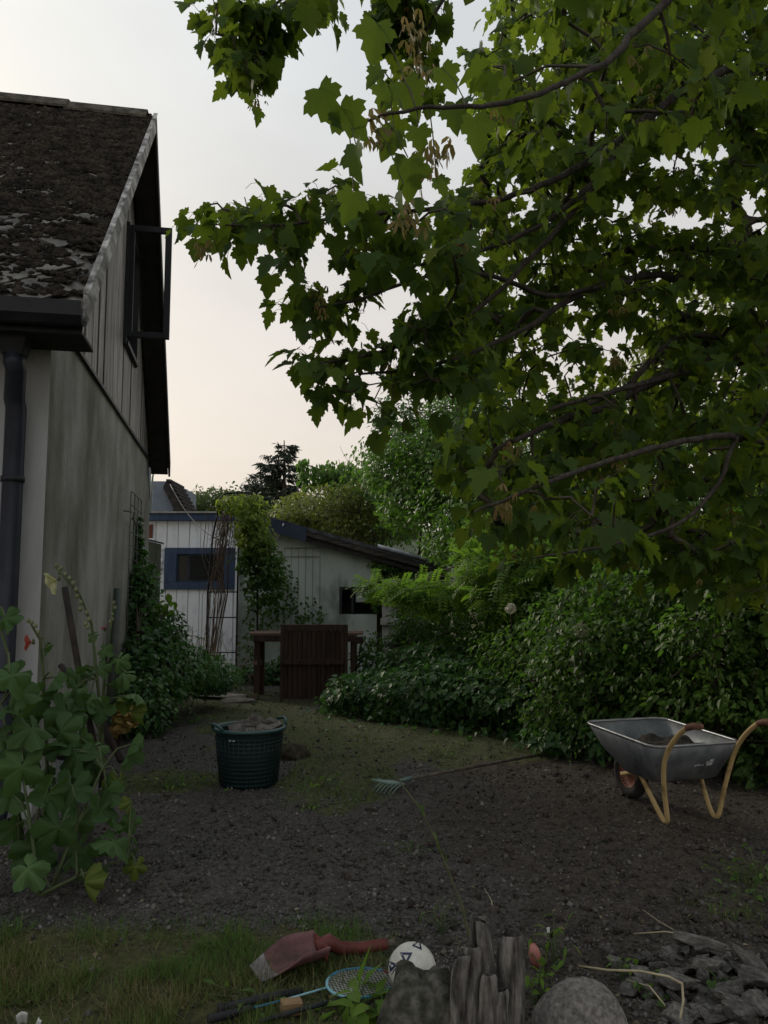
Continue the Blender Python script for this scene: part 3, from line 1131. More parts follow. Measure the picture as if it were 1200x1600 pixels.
# backing, then vertical boards around the window
MB().box((xl, 0.02, zb_), (wl + 0.02, 0.08, zf0)).box((wr - 0.02, 0.02, zb_), (xr, 0.08, zf0)).box((wl + 0.02, 0.02, zb_), (wr - 0.02, 0.08, wb + 0.02)).box((wl + 0.02, 0.02, wt - 0.02), (wr - 0.02, 0.08, zf0)).build('wall_backing', whiteboard, shed)
bw = 0.205
x_ = xl
i = 0
while x_ < xr - 0.06:
    x2 = min(x_ + bw - 0.016, xr - 0.05)
    th = -0.004 - 0.005 * (i % 2)
    m_ = MB()
    if x2 < wl or x_ > wr:
        m_.box((x_, th, zb_), (x2, 0.019, zf0 - 0.002))
    else:
        m_.box((x_, th, zb_), (x2, 0.019, wb + 0.03)).box((x_, th, wt - 0.03), (x2, 0.019, zf0 - 0.002))
    m_.build('board', whiteboard, shed, bevel=0.004)
    x_ += bw
    i += 1
MB().box((xr - 0.045, -0.03, zb_), (xr + 0.02, 0.1, zf0)).build('corner_trim', whiteboard, shed)
# window
wn = empty('window')
wn.parent = shed
fwd = sp(290, 900)[0] - sp(271, 900)[0]
fth = wt - sp(300, 866)[1]
wm = MB()
wm.box((wl, -0.045, wt - fth), (wr, 0.03, wt)).box((wl, -0.045, wb), (wr, 0.03, wb + fth * 1.15))
wm.box((wl, -0.045, wb + fth * 1.15), (wl + fwd, 0.03, wt - fth)).box((wr - fwd, -0.045, wb + fth * 1.15), (wr, 0.03, wt - fth))
wm.build('frame', bluepaint, wn, bevel=0.006)
iw = MB()
e0 = 0.035
X0, X1, Z0, Z1 = wl + fwd, wr - fwd, wb + fth * 1.15, wt - fth
iw.box((X0, -0.02, Z0), (X0 + e0, 0.03, Z1)).box((X1 - e0, -0.02, Z0), (X1, 0.03, Z1)).box((X0 + e0, -0.02, Z0), (X1 - e0, 0.03, Z0 + e0)).box((X0 + e0, -0.02, Z1 - e0), (X1 - e0, 0.03, Z1))
iw.build('inner_frame', navy, wn)
MB().box((X0 + e0, 0.005, Z0 + e0), (X1 - e0, 0.012, Z1 - e0)).build('pane', glass, wn)
MB().box((X0 + (X1 - X0) * 0.24, 0.0, Z0 + e0), (X0 + (X1 - X0) * 0.24 + 0.03, 0.0045, Z1 - e0)).build('glazing_bar', navy, wn)
# fascia over the white part and the roof edge above
MB().box((xl - 0.05, -0.10, zf0), (sp(352, 800)[0] + 0.5, 0.06, zf - 0.03)).build('fascia', bluepaint, shed, bevel=0.004)
MB().box((xl - 0.05, -0.13, zf - 0.03), (sp(352, 800)[0] + 0.5, 0.08, zf)).build('roof_edge', mat('roof_edge_felt', (0.25, 0.24, 0.22), (0.42, 0.40, 0.38), 8, 0.9, 0.4), shed)
# plastered part with the sloping roof
sx0, sz0 = sp(415, 806)
sx1, sz1 = sp(693, 884)
slp = (sz1 - sz0) / (sx1 - sx0)


def top_z(x):
    return sz0 + slp * (x - sx0)


pr = sp(588, 900)[0]
ho0, ho1 = sp(530, 900)[0], sp(592, 900)[0] - 0.05
hz1_, hz0_ = sp(560, 917)[1], sp(560, 960)[1]
dz = 0.30
pw_ = MB()


def quad(xa, xb, z0f, z1f):
    pw_.prism([(xa, z0f), (xb, z0f), (xb, z1f(xb)), (xa, z1f(xa))], 1, 0.05, 0.2)


tz = lambda x: top_z(x) - dz + 0.06
quad(xr + 0.021, ho0, zb_, tz)
pw_.box((ho0, 0.05, zb_), (ho1, 0.2, hz0_))
quad(ho0, ho1, hz1_, tz)
quad(ho1, pr, zb_, tz)
pw_.build('plaster_wall', shedpl, shed)
# dark hole with frame, and the concrete jamb and sill beside it
hm = MB().box((ho0, 0.6, hz0_), (ho1, 0.62, hz1_)).box((ho0 - 0.0, 0.2, hz0_ - 0.02), (ho1, 0.6, hz0_)).box((ho0, 0.2, hz1_), (ho1, 0.6, hz1_ + 0.02)).box((ho0 - 0.02, 0.2, hz0_), (ho0, 0.6, hz1_)).box((ho1, 0.2, hz0_), (ho1 + 0.02, 0.6, hz1_))
hm.build('wall_opening', darkwood, shed)
MB().box((ho0, 0.06, hz0_), (ho0 + 0.05, 0.11, hz1_)).box((ho0 + 0.22, 0.06, hz0_), (ho0 + 0.26, 0.11, hz1_)).box((ho0 + 0.05, 0.06, hz1_ - 0.05), (ho0 + 0.22, 0.11, hz1_)).build('opening_frame', black, shed)
MB().box((ho0 + 0.30, 0.15, hz0_ + 0.22), (ho0 + 0.52, 0.19, hz1_ - 0.04)).build('loose_board', shedpl, shed)
jx0, jx1 = sp(597, 930)[0], sp(619, 930)[0]
MB().box((jx0, -0.12, zb_), (jx1, 0.5, sp(600, 905)[1])).build('concrete_pillar', mat('concrete', (0.22, 0.22, 0.20), (0.38, 0.38, 0.35), 5, 0.9, 0.5), shed, bevel=0.01)
MB().box((jx0 - 0.03, -0.2, sp(600, 976)[1]), (jx1 + 0.06, -0.121, sp(600, 966)[1])).build('sill', bpy.data.materials['concrete'], shed, bevel=0.008)
x2 = sx1 - 0.25
bk = MB()
bk.prism([(pr + 0.001, zb_), (x2, zb_), (x2, top_z(x2) - dz + 0.06), (pr + 0.001, top_z(pr) - dz + 0.06)], 1, 0.55, 0.65)
bk.build('recessed_wall', darkwood, shed)
# roof
xk = sp(480, 830)[0]
rf = MB()
xa = sx0 - 0.45
rf.prism([(xa, top_z(xa) - 0.07), (sx1, sz1 - 0.07), (sx1, sz1), (xa, top_z(xa))], 1, -0.16, 4.0)
rf.prism([(xl - 0.05, zf - 0.06), (sx0 - 0.451, zf - 0.06), (sx0 - 0.451, zf + 0.005), (xl - 0.05, zf + 0.005)], 1, 0.085, 4.0)
ro = rf.build('roof', felt, shed)
vb = MB().prism([(xa, top_z(xa) - 0.27), (xk, top_z(xk) - 0.27), (xk, top_z(xk) - 0.02), (xa, top_z(xa) - 0.02)], 1, -0.19, -0.163)
vb.build('verge_board', navy, ro)
oldtar = mat('rotten_wood', (0.018, 0.016, 0.015), (0.085, 0.075, 0.065), 7, 0.9, 0.8, 40, 8, (0.6, 3, 5))
vb = MB().prism([(xk + 0.002, top_z(xk) - 0.16), (sx1 - 0.02, sz1 - 0.15), (sx1 - 0.02, sz1 - 0.072), (xk + 0.002, top_z(xk) - 0.072)], 1, -0.15, -0.11)
vb.build('verge_board', oldtar, ro)
vb = MB().prism([(xk + 0.002, top_z(xk) - 0.27), (sx1 - 0.1, sz1 - 0.23), (sx1 - 0.1, sz1 - 0.163), (xk + 0.002, top_z(xk) - 0.163)], 1, -0.10, -0.06)
vb.build('under_board', darkwood, ro)
# ridges of old corrugated sheet along the lower end of the roof
sheet = mat('grey_sheet', (0.15, 0.165, 0.19), (0.30, 0.32, 0.36), 6, 0.6, 0.3)
x_m = sp(590, 850)[0]
ed = MB()
ed.tube([(x_m, -0.17, top_z(x_m) + 0.012), (sx1 + 0.02, -0.17, sz1 + 0.012)], 0.035, 8)
for k_ in range(1, 16):
    ed.tube([(x_m, -0.17 + k_ * 0.18, top_z(x_m) + 0.005), (sx1 + 0.02, -0.17 + k_ * 0.18, sz1 + 0.005)], 0.03, 6)
ed.build('corrugated_sheet', sheet, ro)
MB().tube([(sp(432, 842)[0], 0.03, sp(432, 842)[1]), (sp(440, 832)[0], -0.1, sp(440, 832)[1]), (sp(445, 820)[0], -0.21, sp(445, 820)[1])], 0.011, 5).build('loose_wire', whiteboard, shed)
# wire trellis on the plaster
tr = empty('wire_trellis', (sp(444, 860)[0], SY, sp(444, 985)[1]), 0, 'thin rusty wire grid on the plaster wall of the shed', 'trellis')
W_ = sp(500, 860)[0] - sp(444, 860)[0]
Hh = sp(444, 856)[1] - sp(444, 985)[1]
rust = mat('rusty_wire', (0.06, 0.06, 0.05), (0.12, 0.11, 0.09), 9, 0.8, 0)
for k_ in range(6):
    MB().tube([(W_ * k_ / 5, 0.035, 0), (W_ * k_ / 5, 0.035, Hh)], 0.0035, 5).build('upright_wire', rust, tr)
for z_ in (Hh, Hh - 0.16):
    MB().tube([(0, 0.03, z_), (W_, 0.03, z_)], 0.005, 5).build('cross_wire', rust, tr)
# small pieces on the white wall beside the panel
MB().box((sp(234, 830)[0], -0.05, sp(236, 841)[1]), (sp(239, 830)[0], 0.0, sp(236, 820)[1])).build('red_shutter', mat('red_brown_paint', (0.10, 0.035, 0.02), (0.16, 0.06, 0.035), 6, 0.7, 0.2), shed)
MB().box((sp(231, 840)[0], -0.14, sp(236, 844)[1]), (sp(243, 830)[0], -0.051, sp(236, 842)[1])).build('small_sill', whiteboard, shed)
MB().tube([(sp(251, 866)[0], -0.03, sp(251, 864)[1]), (sp(251, 866)[0], -0.03, sp(251, 872)[1])], 0.016, 6).build('hook', black, shed)
MB().lathe([(0.001, -0.055), (0.035, -0.05), (0.04, 0.0), (0.03, 0.05), (0.001, 0.055)], 10, (sp(252, 877)[0], -0.04, sp(252, 877)[1])).build('lamp', whiteboard, shed)
MB().lathe([(0.001, -0.04), (0.03, -0.03), (0.035, 0.02), (0.001, 0.03)], 10, (sp(252, 889)[0], -0.04, sp(252, 889)[1])).build('bell', mat('grey_metal', (0.25, 0.25, 0.25), (0.35, 0.35, 0.36), 6, 0.4, 0), shed)

# ---------------------------------------------------------------- house behind the shed
FY = 22.0
fh = empty('neighbour_house', (P(240, 800, FY)[0], FY, 0), 0, 'blue-grey gabled house with dark tiled roof rising behind the shed', 'house')
L_ = lambda px, py: (P(px, py, FY)[0] - P(240, 800, FY)[0], P(px, py, FY)[2])
fgm = mat('blue_grey_wall', (0.16, 0.19, 0.235), (0.20, 0.235, 0.285), 4, 0.8, 0.15)
a0_, a1_, a2_ = L_(200, 700), L_(267, 752), L_(268, 810)
ap = L_(225, 700)
MB().prism([(L_(120, 800)[0], 0), (a2_[0], 0), (a1_[0], a1_[1]), (L_(120, 700)[0], a1_[1] + .02)], 1, 0, 3).build('wall', fgm, fh)
q0, q1 = L_(265, 752), L_(298, 812)
rfm = MB().prism([(q0[0], q0[1]), q1, (q1[0] - 0.12, q1[1] - 0.25), (q0[0] - 0.1, q0[1] - 0.22)], 1, -0.3, 1.2)
nro = rfm.build('roof', mat('dark_tile', (0.02, 0.018, 0.017), (0.05, 0.043, 0.04), 8, 0.85, 0.7, 20), fh)
dq = np.array(q1) - np.array(q0)
for k_ in range(9):
    c_ = np.array(q0) + dq * (k_ + 0.2) / 9.5
    MB().box((c_[0] - 0.02, -0.33, c_[1] - 0.03), (c_[0] + 0.1, 1.2, c_[1] + 0.035)).build('roof_tile', bpy.data.materials['dark_tile'], nro)
MB().box((a1_[0] + 0.02, -0.06, 0), (a2_[0] + 0.06, -0.003, a1_[1] - 0.1)).build('corner_board', fgm, fh)
tag(MB().tube([(P(243.5, 722, 13.2)), P(238.5, 745, 13.4), P(236, 775, 13.6), P(234, 799, 14.3)], [0.012, 0.016, 0.028, 0.03], 8).build('drain_pipe', mat('pale_pipe', (0.5, 0.58, 0.62), (0.6, 0.68, 0.7), 5, 0.5, 0)),
    'thin pale blue pipe running down the far corner of the grey house', 'pipe')

# ---------------------------------------------------------------- cable, rose arch
c0, c1 = P(266, 757, 15.2), P(347, 845, 13.0)
pts = []
for i in range(13):
    f_ = i / 12
    q_ = c0 * (1 - f_) + c1 * f_
    q_[2] -= 0.38 * 4 * f_ * (1 - f_) * 0.5
    pts.append(q_)
tag(MB().tube(pts, 0.010, 5).build('overhead_cable', mat('grey_cable', (0.07, 0.07, 0.07), (0.11, 0.11, 0.11), 5, 0.7, 0)), 'slack grey cable hanging from the far roof down to the rose arch', 'cable')

AY = 13.0
iron = mat('black_iron', (0.008, 0.009, 0.012), (0.022, 0.02, 0.02), 12, 0.6, 0.2)
ax0 = P(322, 1040, AY)[0]
arch = empty('rose_arch', (ax0, AY, 0), 0, 'black iron rose arch carrying a climber in front of the shed', 'arch')
aw = P(367, 1040, AY)[0] - ax0
zs = P(330, 840, AY)[2]
ztop = P(350, 771, AY)[2]
ad_ = 0.55


def archpt(f_, dy):
    """half hoop running away from us"""
    return f_


hoop = []
x_top0, x_top1 = P(348, 772, AY)[0] - ax0, P(392, 769, AY)[0] - ax0
MB().tube([(0, 0, -0.1), (0.0, 0, zs - 0.9), (0.06, 0, zs), (0.12, 0, zs + 0.35), (x_top0 - 0.06, 0, ztop - 0.1), (x_top0 + 0.04, 0, ztop), (x_top1, 0.02, ztop + 0.02),
           (x_top1 + 0.10, 0.05, ztop - 0.15), (x_top1 + 0.13, 0.06, ztop - 0.6), (x_top1 + 0.13, 0.06, -0.1)], 0.016, 6).build('hoop', iron, arch)
MB().tube([(aw, ad_ * 0.2, -0.1), (aw, ad_ * 0.2, zs - 0.2), (aw + 0.1, ad_ * 0.2, zs + 0.3)], 0.016, 6).build('post', iron, arch)
for pz in (965, 1020, 925):
    z_ = P(340, pz, AY)[2]
    MB().tube([(0, 0, z_), (aw, ad_ * 0.2, z_)], 0.010, 5).build('rung', iron, arch)

# ---------------------------------------------------------------- wooden frame and gate panel leaning on it
brown_m = mat('brown_wood', (0.026, 0.015, 0.011), (0.066, 0.039, 0.029), 4, 0.75, 0.45, 26, 8, (4, 4, 0.5), vary=0.16)
pale_end = mat('worn_wood', (0.10, 0.06, 0.042), (0.19, 0.13, 0.10), 6, 0.8, 0.4, 30, 8, (0.6, 4, 4), vary=0.2)
TY = 12.05
tx0, tx1 = P(397, 1000, TY)[0], P(556, 1000, TY)[0]
tzv = P(430, 992, TY)[2]
tb_ = empty('wooden_frame', (tx0, TY, 0), 0, 'dark brown open timber frame with plank top behind the gate panel', 'frame')
TW = tx1 - tx0
for k_ in range(4):
    MB().box((-0.08, k_ * 0.15, tzv - 0.0 + 0.006 * (k_ % 2)), (TW + 0.10, k_ * 0.15 + 0.135, tzv + 0.03 + 0.006 * (k_ % 2))).build('top_plank', pale_end, tb_, bevel=0.004)
MB().box((-0.02, -0.03, tzv - 0.10), (TW + 0.02, 0.005, tzv - 0.002)).build('front_rail', brown_m, tb_, bevel=0.004)
for x_ in (0.0, TW - 0.08):
    for y_ in (0.008, 0.50):
        MB().box((x_, y_, -0.05), (x_ + 0.08, y_ + 0.07, tzv - 0.003)).build('leg', brown_m, tb_, bevel=0.004)
MB().box((0.0, 0.08, 0.45), (0.05, 0.498, 0.53)).build('side_rail', brown_m, tb_)
MB().box((-0.02, -0.02, 0.49), (0.055, 0.006, 0.55)).build('worn_block', pale_end, tb_, bevel=0.006)
MB().box((-0.01, -0.04, 0.0), (0.07, 0.006, 0.07)).build('foot_block', pale_end, tb_, bevel=0.006)
MB().box((TW - 0.02, -0.16, tzv - 0.12), (TW + 0.11, -0.035, tzv - 0.02)).build('end_block', brown_m, tb_, bevel=0.006)

GY = 11.78
g0, g1 = P(437, 1090, GY), P(543, 1088, GY)
gh = P(437, 976, GY)[2]
gate = empty('gate_panel', (g0[0], GY, 0), math.radians(2.0), 'dark brown boarded gate panel with a cross rail standing upright', 'gate')
GWd = g1[0] - g0[0]
MB().box((0.044, 0.031, 0.05), (GWd - 0.044, 0.036, gh - 0.1)).build('gap_blocker', darkwood, gate)  # added dark sheet: keeps the bright wall behind from showing through board gaps
nb = 13
for k_ in range(nb):
    x_ = 0.045 + (GWd - 0.09) * k_ / nb
    MB().box((x_ + 0.004, 0.0 + 0.007 * (k_ % 2), 0.03), (x_ + (GWd - 0.09) / nb - 0.004, 0.022 + 0.006 * (k_ % 2), gh - 0.06)).build('board', brown_m, gate, bevel=0.003)
MB().box((0.0, -0.012, gh - 0.09), (GWd, 0.04, gh)).build('top_rail', brown_m, gate, bevel=0.005)
MB().box((0.04, -0.045, gh * 0.475), (GWd - 0.05, -0.002, gh * 0.475 + 0.07)).build('cross_rail', pale_end if False else brown_m, gate, bevel=0.005)
MB().box((0.0, -0.010, 0.0), (0.043, 0.04, gh - 0.092)).build('side_stile', brown_m, gate, bevel=0.004)
MB().box((GWd - 0.043, -0.010, 0.0), (GWd, 0.04, gh - 0.092)).build('side_stile', brown_m, gate, bevel=0.004)
import bmesh
# ---------------------------------------------------------------- wheelbarrow
zinc = mat('zinc_tray', (0.08, 0.09, 0.10), (0.21, 0.225, 0.24), 5, 0.5, 0.25, 40, 9, (1, 1, .6), metal=0.35, c3=(0.145, 0.158, 0.17), c3pos=0.5, vary=0.02)
yellow = mat('worn_yellow_tube', (0.20, 0.135, 0.055), (0.44, 0.32, 0.15), 8, 0.6, 0.2, 40, c3=(0.40, 0.29, 0.13), c3pos=0.46)
redm = mat('red_rim', (0.12, 0.05, 0.035), (0.24, 0.105, 0.075), 10, 0.7, 0.2)
rubber = mat('black_rubber', (0.012, 0.012, 0.013), (0.03, 0.028, 0.027), 12, 0.85, 0.4)
gripm = mat('brown_grip', (0.10, 0.045, 0.03), (0.18, 0.09, 0.06), 14, 0.7, 0.4, 60)
bx, by = 1.97, 5.86
bz = float(hz(bx, by)) + 0.0
bar = empty('wheelbarrow', (bx, by, bz), math.radians(17.4), 'galvanised wheelbarrow with yellow tube frame and red wheel by the hedge', 'wheelbarrow')


def rrect(x0, x1, y0, y1, z, r, n=5):
    out_ = []
    for cx, cy, a0 in ((x1 - r, y1 - r, 0), (x0 + r, y1 - r, 90), (x0 + r, y0 + r, 180), (x1 - r, y0 + r, 270)):
        for i in range(n):
            a = math.radians(a0 + 90 * i / (n - 1))
            out_.append((cx + r * math.cos(a), cy + r * math.sin(a), z))
    return out_


def loft(m_, rings, cap_last=True):
    n = len(rings[0])
    vs = [p for r_ in rings for p in r_]
    fs = []
    for i in range(len(rings) - 1):
        for k in range(n):
            a, b2 = i * n + k, i * n + (k + 1) % n
            fs.append((a, b2, b2 + n, a + n))
    if cap_last:
        fs.append(tuple(range((len(rings) - 1) * n, len(rings) * n)))
    m_.add(vs, fs, True)


rim = rrect(-0.345, 0.345, -0.43, 0.44, 0.545, 0.09)
rim = [(x_, y_, z_ + 0.02 * max(0, y_) / 0.44 - 0.015 * (y_ < -0.3)) for x_, y_, z_ in rim]
m_ = MB()
mid = rrect(-0.315, 0.315, -0.385, 0.30, 0.42, 0.09)
bot = rrect(-0.26, 0.26, -0.31, 0.10, 0.285, 0.07)
bot2 = rrect(-0.24, 0.24, -0.28, 0.07, 0.27, 0.06)
loft(m_, [rim, mid, bot, bot2])
m_.build('tray', zinc, bar, solid=0.006)
MB().tube(rim + [rim[0]], 0.0095, 6, cap=False).build('rolled_rim', mat('bright_zinc', (0.22, 0.23, 0.24), (0.36, 0.37, 0.38), 9, 0.4, 0.1, metal=0.6), bar)
for sx in (-1, 1):
    tube_pts = [(sx * 0.245, -0.10, 0.30), (sx * 0.225, -0.16, 0.20), (sx * 0.20, -0.27, 0.035), (sx * 0.20, -0.315, 0.015), (sx * 0.205, -0.345, 0.04),
                (sx * 0.235, -0.36, 0.20), (sx * 0.265, -0.395, 0.36), (sx * 0.275, -0.43, 0.46), (sx * 0.275, -0.50, 0.56), (sx * 0.275, -0.60, 0.65), (sx * 0.275, -0.68, 0.70), (sx * 0.275, -0.76, 0.715)]
    # smooth the path
    q_ = [np.array(p) for p in tube_pts]
    for _ in range(2):
        qq = [q_[0]]
        for i in range(len(q_) - 1):
            qq += [q_[i] * 0.75 + q_[i + 1] * 0.25, q_[i] * 0.25 + q_[i + 1] * 0.75]
        q_ = qq + [q_[-1]]
    o = MB().tube(q_, 0.0165, 8).build('frame_tube', yellow, bar)
    MB().tube([(sx * 0.275, -0.665, 0.690), (sx * 0.275, -0.72, 0.708), (sx * 0.275, -0.80, 0.718)], [0.021, 0.0215, 0.02], 8).build('grip', gripm, o)
    MB().tube([(sx * 0.235, -0.14, 0.285), (sx * 0.13, 0.16, 0.235), (sx * 0.075, 0.36, 0.18)], 0.015, 8).build('axle_arm', yellow, bar)
wh = empty('wheel', (0, 0.36, 0.185))
wh.parent = bar
prof = []
for k_ in range(13):
    a = 2 * math.pi * k_ / 12
    prof.append((0.142 + 0.043 * math.cos(a), 0.046 * math.sin(a)))
MB().lathe(prof, 28, axis='x').build('tyre', rubber, wh)
MB().lathe([(0.108, -0.034), (0.102, -0.012), (0.06, -0.016), (0.03, -0.03), (0.0, -0.03)], 24, axis='x').lathe([(0.108, 0.034), (0.102, 0.012), (0.06, 0.016), (0.03, 0.03), (0.0, 0.03)], 24, axis='x').lathe([(0.108, -0.034), (0.108, 0.034)], 24, axis='x').build('rim', redm, wh)
MB().tube([(-0.085, 0, 0), (0.085, 0, 0)], 0.014, 8).build('axle', yellow, wh)
# worn white print on the rear of the tray
mk = MB()
for k_ in range(9):
    u0 = -0.03 + random.uniform(0, 0.14)
    zz = 0.37 + random.uniform(0, 0.055)
    yy = -0.385 - (zz - 0.42) / 0.125 * 0.045 - 0.008
    l_ = random.uniform(0.02, 0.06)
    mk.add([(u0, yy - 0.001, zz), (u0 + l_, yy - 0.001, zz + 0.004), (u0 + l_, yy - 0.004, zz + 0.013), (u0 + 0.008, yy - 0.004, zz + 0.010)], [(0, 1, 2, 3)])
mk.build('worn_mark', mat('worn_white', (0.2, 0.21, 0.22), (0.5, 0.51, 0.52), 40, 0.7, 0), bar)
# soil lying in the tray
so = MB()


def soilf(u, v):
    x_ = (u - 0.5) * 0.58
    y_ = -0.36 + v * 0.60
    e = max(0, 1 - ((x_ / 0.29) ** 4 + ((y_ + 0.07) / 0.29) ** 4))
    return (x_, y_, 0.385 + 0.105 * e ** 0.6 * (0.6 + 0.8 * float(vn(x_ * 9 + 4, y_ * 9, 81))) + 0.02 * float(vn(x_ * 30, y_ * 30, 82)))


so.grid(soilf, 30, 30)
o = so.build('soil_heap', clod_m, None)
o.location = (bx, by, bz)
o.rotation_euler = (0, 0, math.radians(17.4))
tag(o, 'heap of dark soil lying in the wheelbarrow tray', 'soil')

# ---------------------------------------------------------------- plastic tub with rubble
tubm = mat('green_plastic', (0.004, 0.013, 0.015), (0.007, 0.023, 0.026), 5, 0.42, 0.1, 30, spec=0.4)
tubr = mat('green_plastic_rim', (0.012, 0.05, 0.05), (0.022, 0.075, 0.07), 8, 0.4, 0.1, spec=0.5)
tg = P(390, 1135, 6.78)
tz0 = float(hz(tg[0], 6.78)) + 0.01
tub = empty('garden_tub', (tg[0], 6.78, tz0), 0, 'dark green round plastic garden tub heaped with broken slabs', 'tub')
HT = tg[2] - tz0
R1, R0 = 0.284, 0.232
m_ = MB()
m_.lathe([(0.001, 0.0), (R0 - 0.01, 0.0), (R0, 0.012), (R0 + (R1 - R0) * 0.5, HT * 0.5), (R1 - 0.012, HT - 0.03), (R1 - 0.006, HT)], 48)
m_.build('tub_body', tubm, tub, solid=0.007)
# woven-looking slots: raised upright and round ribs
rb = MB()
for k_ in range(40):
    a = 2 * math.pi * k_ / 40
    c_, s_ = math.cos(a), math.sin(a)
    rb.tube([((R0 + 0.002) * c_, (R0 + 0.002) * s_, 0.02), ((R1 - 0.010) * c_, (R1 - 0.010) * s_, HT - 0.06)], 0.0055, 4)
for k_ in range(12):
    zz = 0.03 + (HT - 0.10) * k_ / 11
    r_ = R0 + (R1 - R0) * zz / HT + 0.003
    rb.lathe([(r_ - 0.003, zz - 0.006), (r_ + 0.004, zz), (r_ - 0.003, zz + 0.006)], 40)
tag(rb.build('rib_grid', tubm, tub), kind='stuff')
rm_ = MB().lathe([(R1 - 0.012, HT - 0.018), (R1 + 0.018, HT - 0.02), (R1 + 0.024, HT - 0.006), (R1 + 0.012, HT + 0.006), (R1 - 0.010, HT + 0.004), (R1 - 0.012, HT - 0.018)], 48)
rm_.build('rim', tubr, tub)
for a in (math.radians(215), math.radians(35)):
    pts = []
    for k_ in range(9):
        b_ = a + (k_ - 4) / 4 * 0.34
        h_ = HT + (0.004 + 0.040 * math.sin(math.pi * k_ / 8) ** 0.6)
        rr = R1 + 0.012 + 0.022 * math.sin(math.pi * k_ / 8)
        pts.append((rr * math.cos(b_), rr * math.sin(b_), h_))
    MB().tube(pts, 0.013, 8).build('handle', tubr, tub)
tabm = mat('pale_tab', (0.25, 0.27, 0.26), (0.4, 0.42, 0.4), 10, 0.6, 0)
for da in (-0.02, 0.10):
    a = math.radians(248) + da
    rr = R1 - 0.001
    MB().box((-0.009, -0.004, -0.006), (0.009, 0.004, 0.006), Matrix.Translation((rr * math.cos(a), rr * math.sin(a), HT - 0.07)) @ Matrix.Rotation(a + math.pi / 2, 4, 'Z')).build('pale_tab', tabm, tub)

# broken stone shapes ---------------------------------------------------------
stone_m = mat('broken_stone', (0.045, 0.042, 0.038), (0.18, 0.17, 0.155), 5, 0.88, 0.7, 30, 9, c3=(0.095, 0.089, 0.08), c3pos=0.5, vary=0.42, bdist=0.008)
HULLS = []
for i in range(14):
    bm = bmesh.new()
    rr = np.random.default_rng(500 + i)
    pts = rr.uniform(-1, 1, (16, 3))
    pts /= np.max(np.abs(pts), axis=1, keepdims=True) ** 0.75
    pts[:, 2] = np.sign(pts[:, 2]) * np.abs(pts[:, 2]) ** 0.4
    for p in pts:
        bm.verts.new([float(c) * 0.5 for c in p])
    bmesh.ops.convex_hull(bm, input=bm.verts)
    loose = [v for v in bm.verts if not v.link_faces]
    bmesh.ops.delete(bm, geom=loose, context='VERTS')
    me_ = bpy.data.meshes.new('flat_stone')
    bm.to_mesh(me_)
    bm.free()
    me_.materials.append(stone_m)
    HULLS.append(me_)


def stone(name, p, size, rot, label, cat='stone', group=None, k=None):
    o = bpy.data.objects.new(name, HULLS[random.randrange(14) if k is None else k])
    o.location = [float(c) for c in p]
    o.scale = size
    o.rotation_euler = rot
    COL.objects.link(o)
    b_ = o.modifiers.new('bevel', 'BEVEL')
    b_.width = 0.03
    b_.segments = 1
    return tag(o, label, cat, group)


for (px, py, sx, sy, sz, r_, lab) in [(375, 1138, .20, .15, .05, (0.5, -0.2, 0.3), 'flat broken slab tilted against the left wall of the green tub'),
                                      (398, 1128, .17, .06, .13, (0.25, 0.6, 0.2), 'pointed grey slab standing up highest out of the green tub'),
                                      (412, 1140, .18, .15, .06, (0.2, 0.1, 0.9), 'wide grey slab lying flat in the middle of the green tub'),
                                      (428, 1136, .15, .13, .09, (0.1, -0.3, 1.8), 'rounded lump of stone at the right edge of the green tub'),
                                      (420, 1128, .10, .08, .06, (0.4, 0.3, 0.5), 'small dark clod on top of the slabs in the green tub'),
                                      (390, 1146, .14, .10, .05, (0.7, 0.1, 0.0), 'small slab leaning on the front rim inside the green tub')]:
    p = P(px, py, 6.78)
    dx = p[0] - tg[0]
    yy = 6.78 + (-0.08 if py > 1139 else 0.06)
    p = P(px, py, yy)
    stone('broken_slab', (p[0], yy, min(p[2], tz0 + HT + 0.10)), (sx, sy, sz), r_, lab, 'stone', 'broken slabs in the green tub')
# filling under the slabs
fl = MB().grid(lambda u, v: (tg[0] + (0.02 + 0.235 * v) * math.cos(2 * math.pi * u), 6.78 + (0.02 + 0.235 * v) * math.sin(2 * math.pi * u),
                             tz0 + HT - 0.085 + 0.05 * float(vn(9 * v * math.cos(6.283 * u) + 20, 9 * v * math.sin(6.283 * u) + 20, 83))), 33, 8)
tag(fl.build('rubble_fill', clod_m), 'dark soil and rubble filling the green tub under the slabs', 'soil')
# dug-up lump and flat slab on the ground beside the tub
TURF_AT = G(452, 1182)
for kx, (px, py, s_) in enumerate([(340, 1090, .9), (372, 1096, .5)]):
    p = G(px, py)
    stone('paving_slab', (p[0], p[1], float(hz(p[0], p[1])) + 0.01), (s_, s_ * 0.7, 0.06), (0.0, 0.02, 0.1 * kx),
          ['large pale paving slab by the foot of the rose arch', 'small pale paving slab left of the brown timber frame', 'flat grey slab half covered by moss behind the green tub'][kx], 'slab')

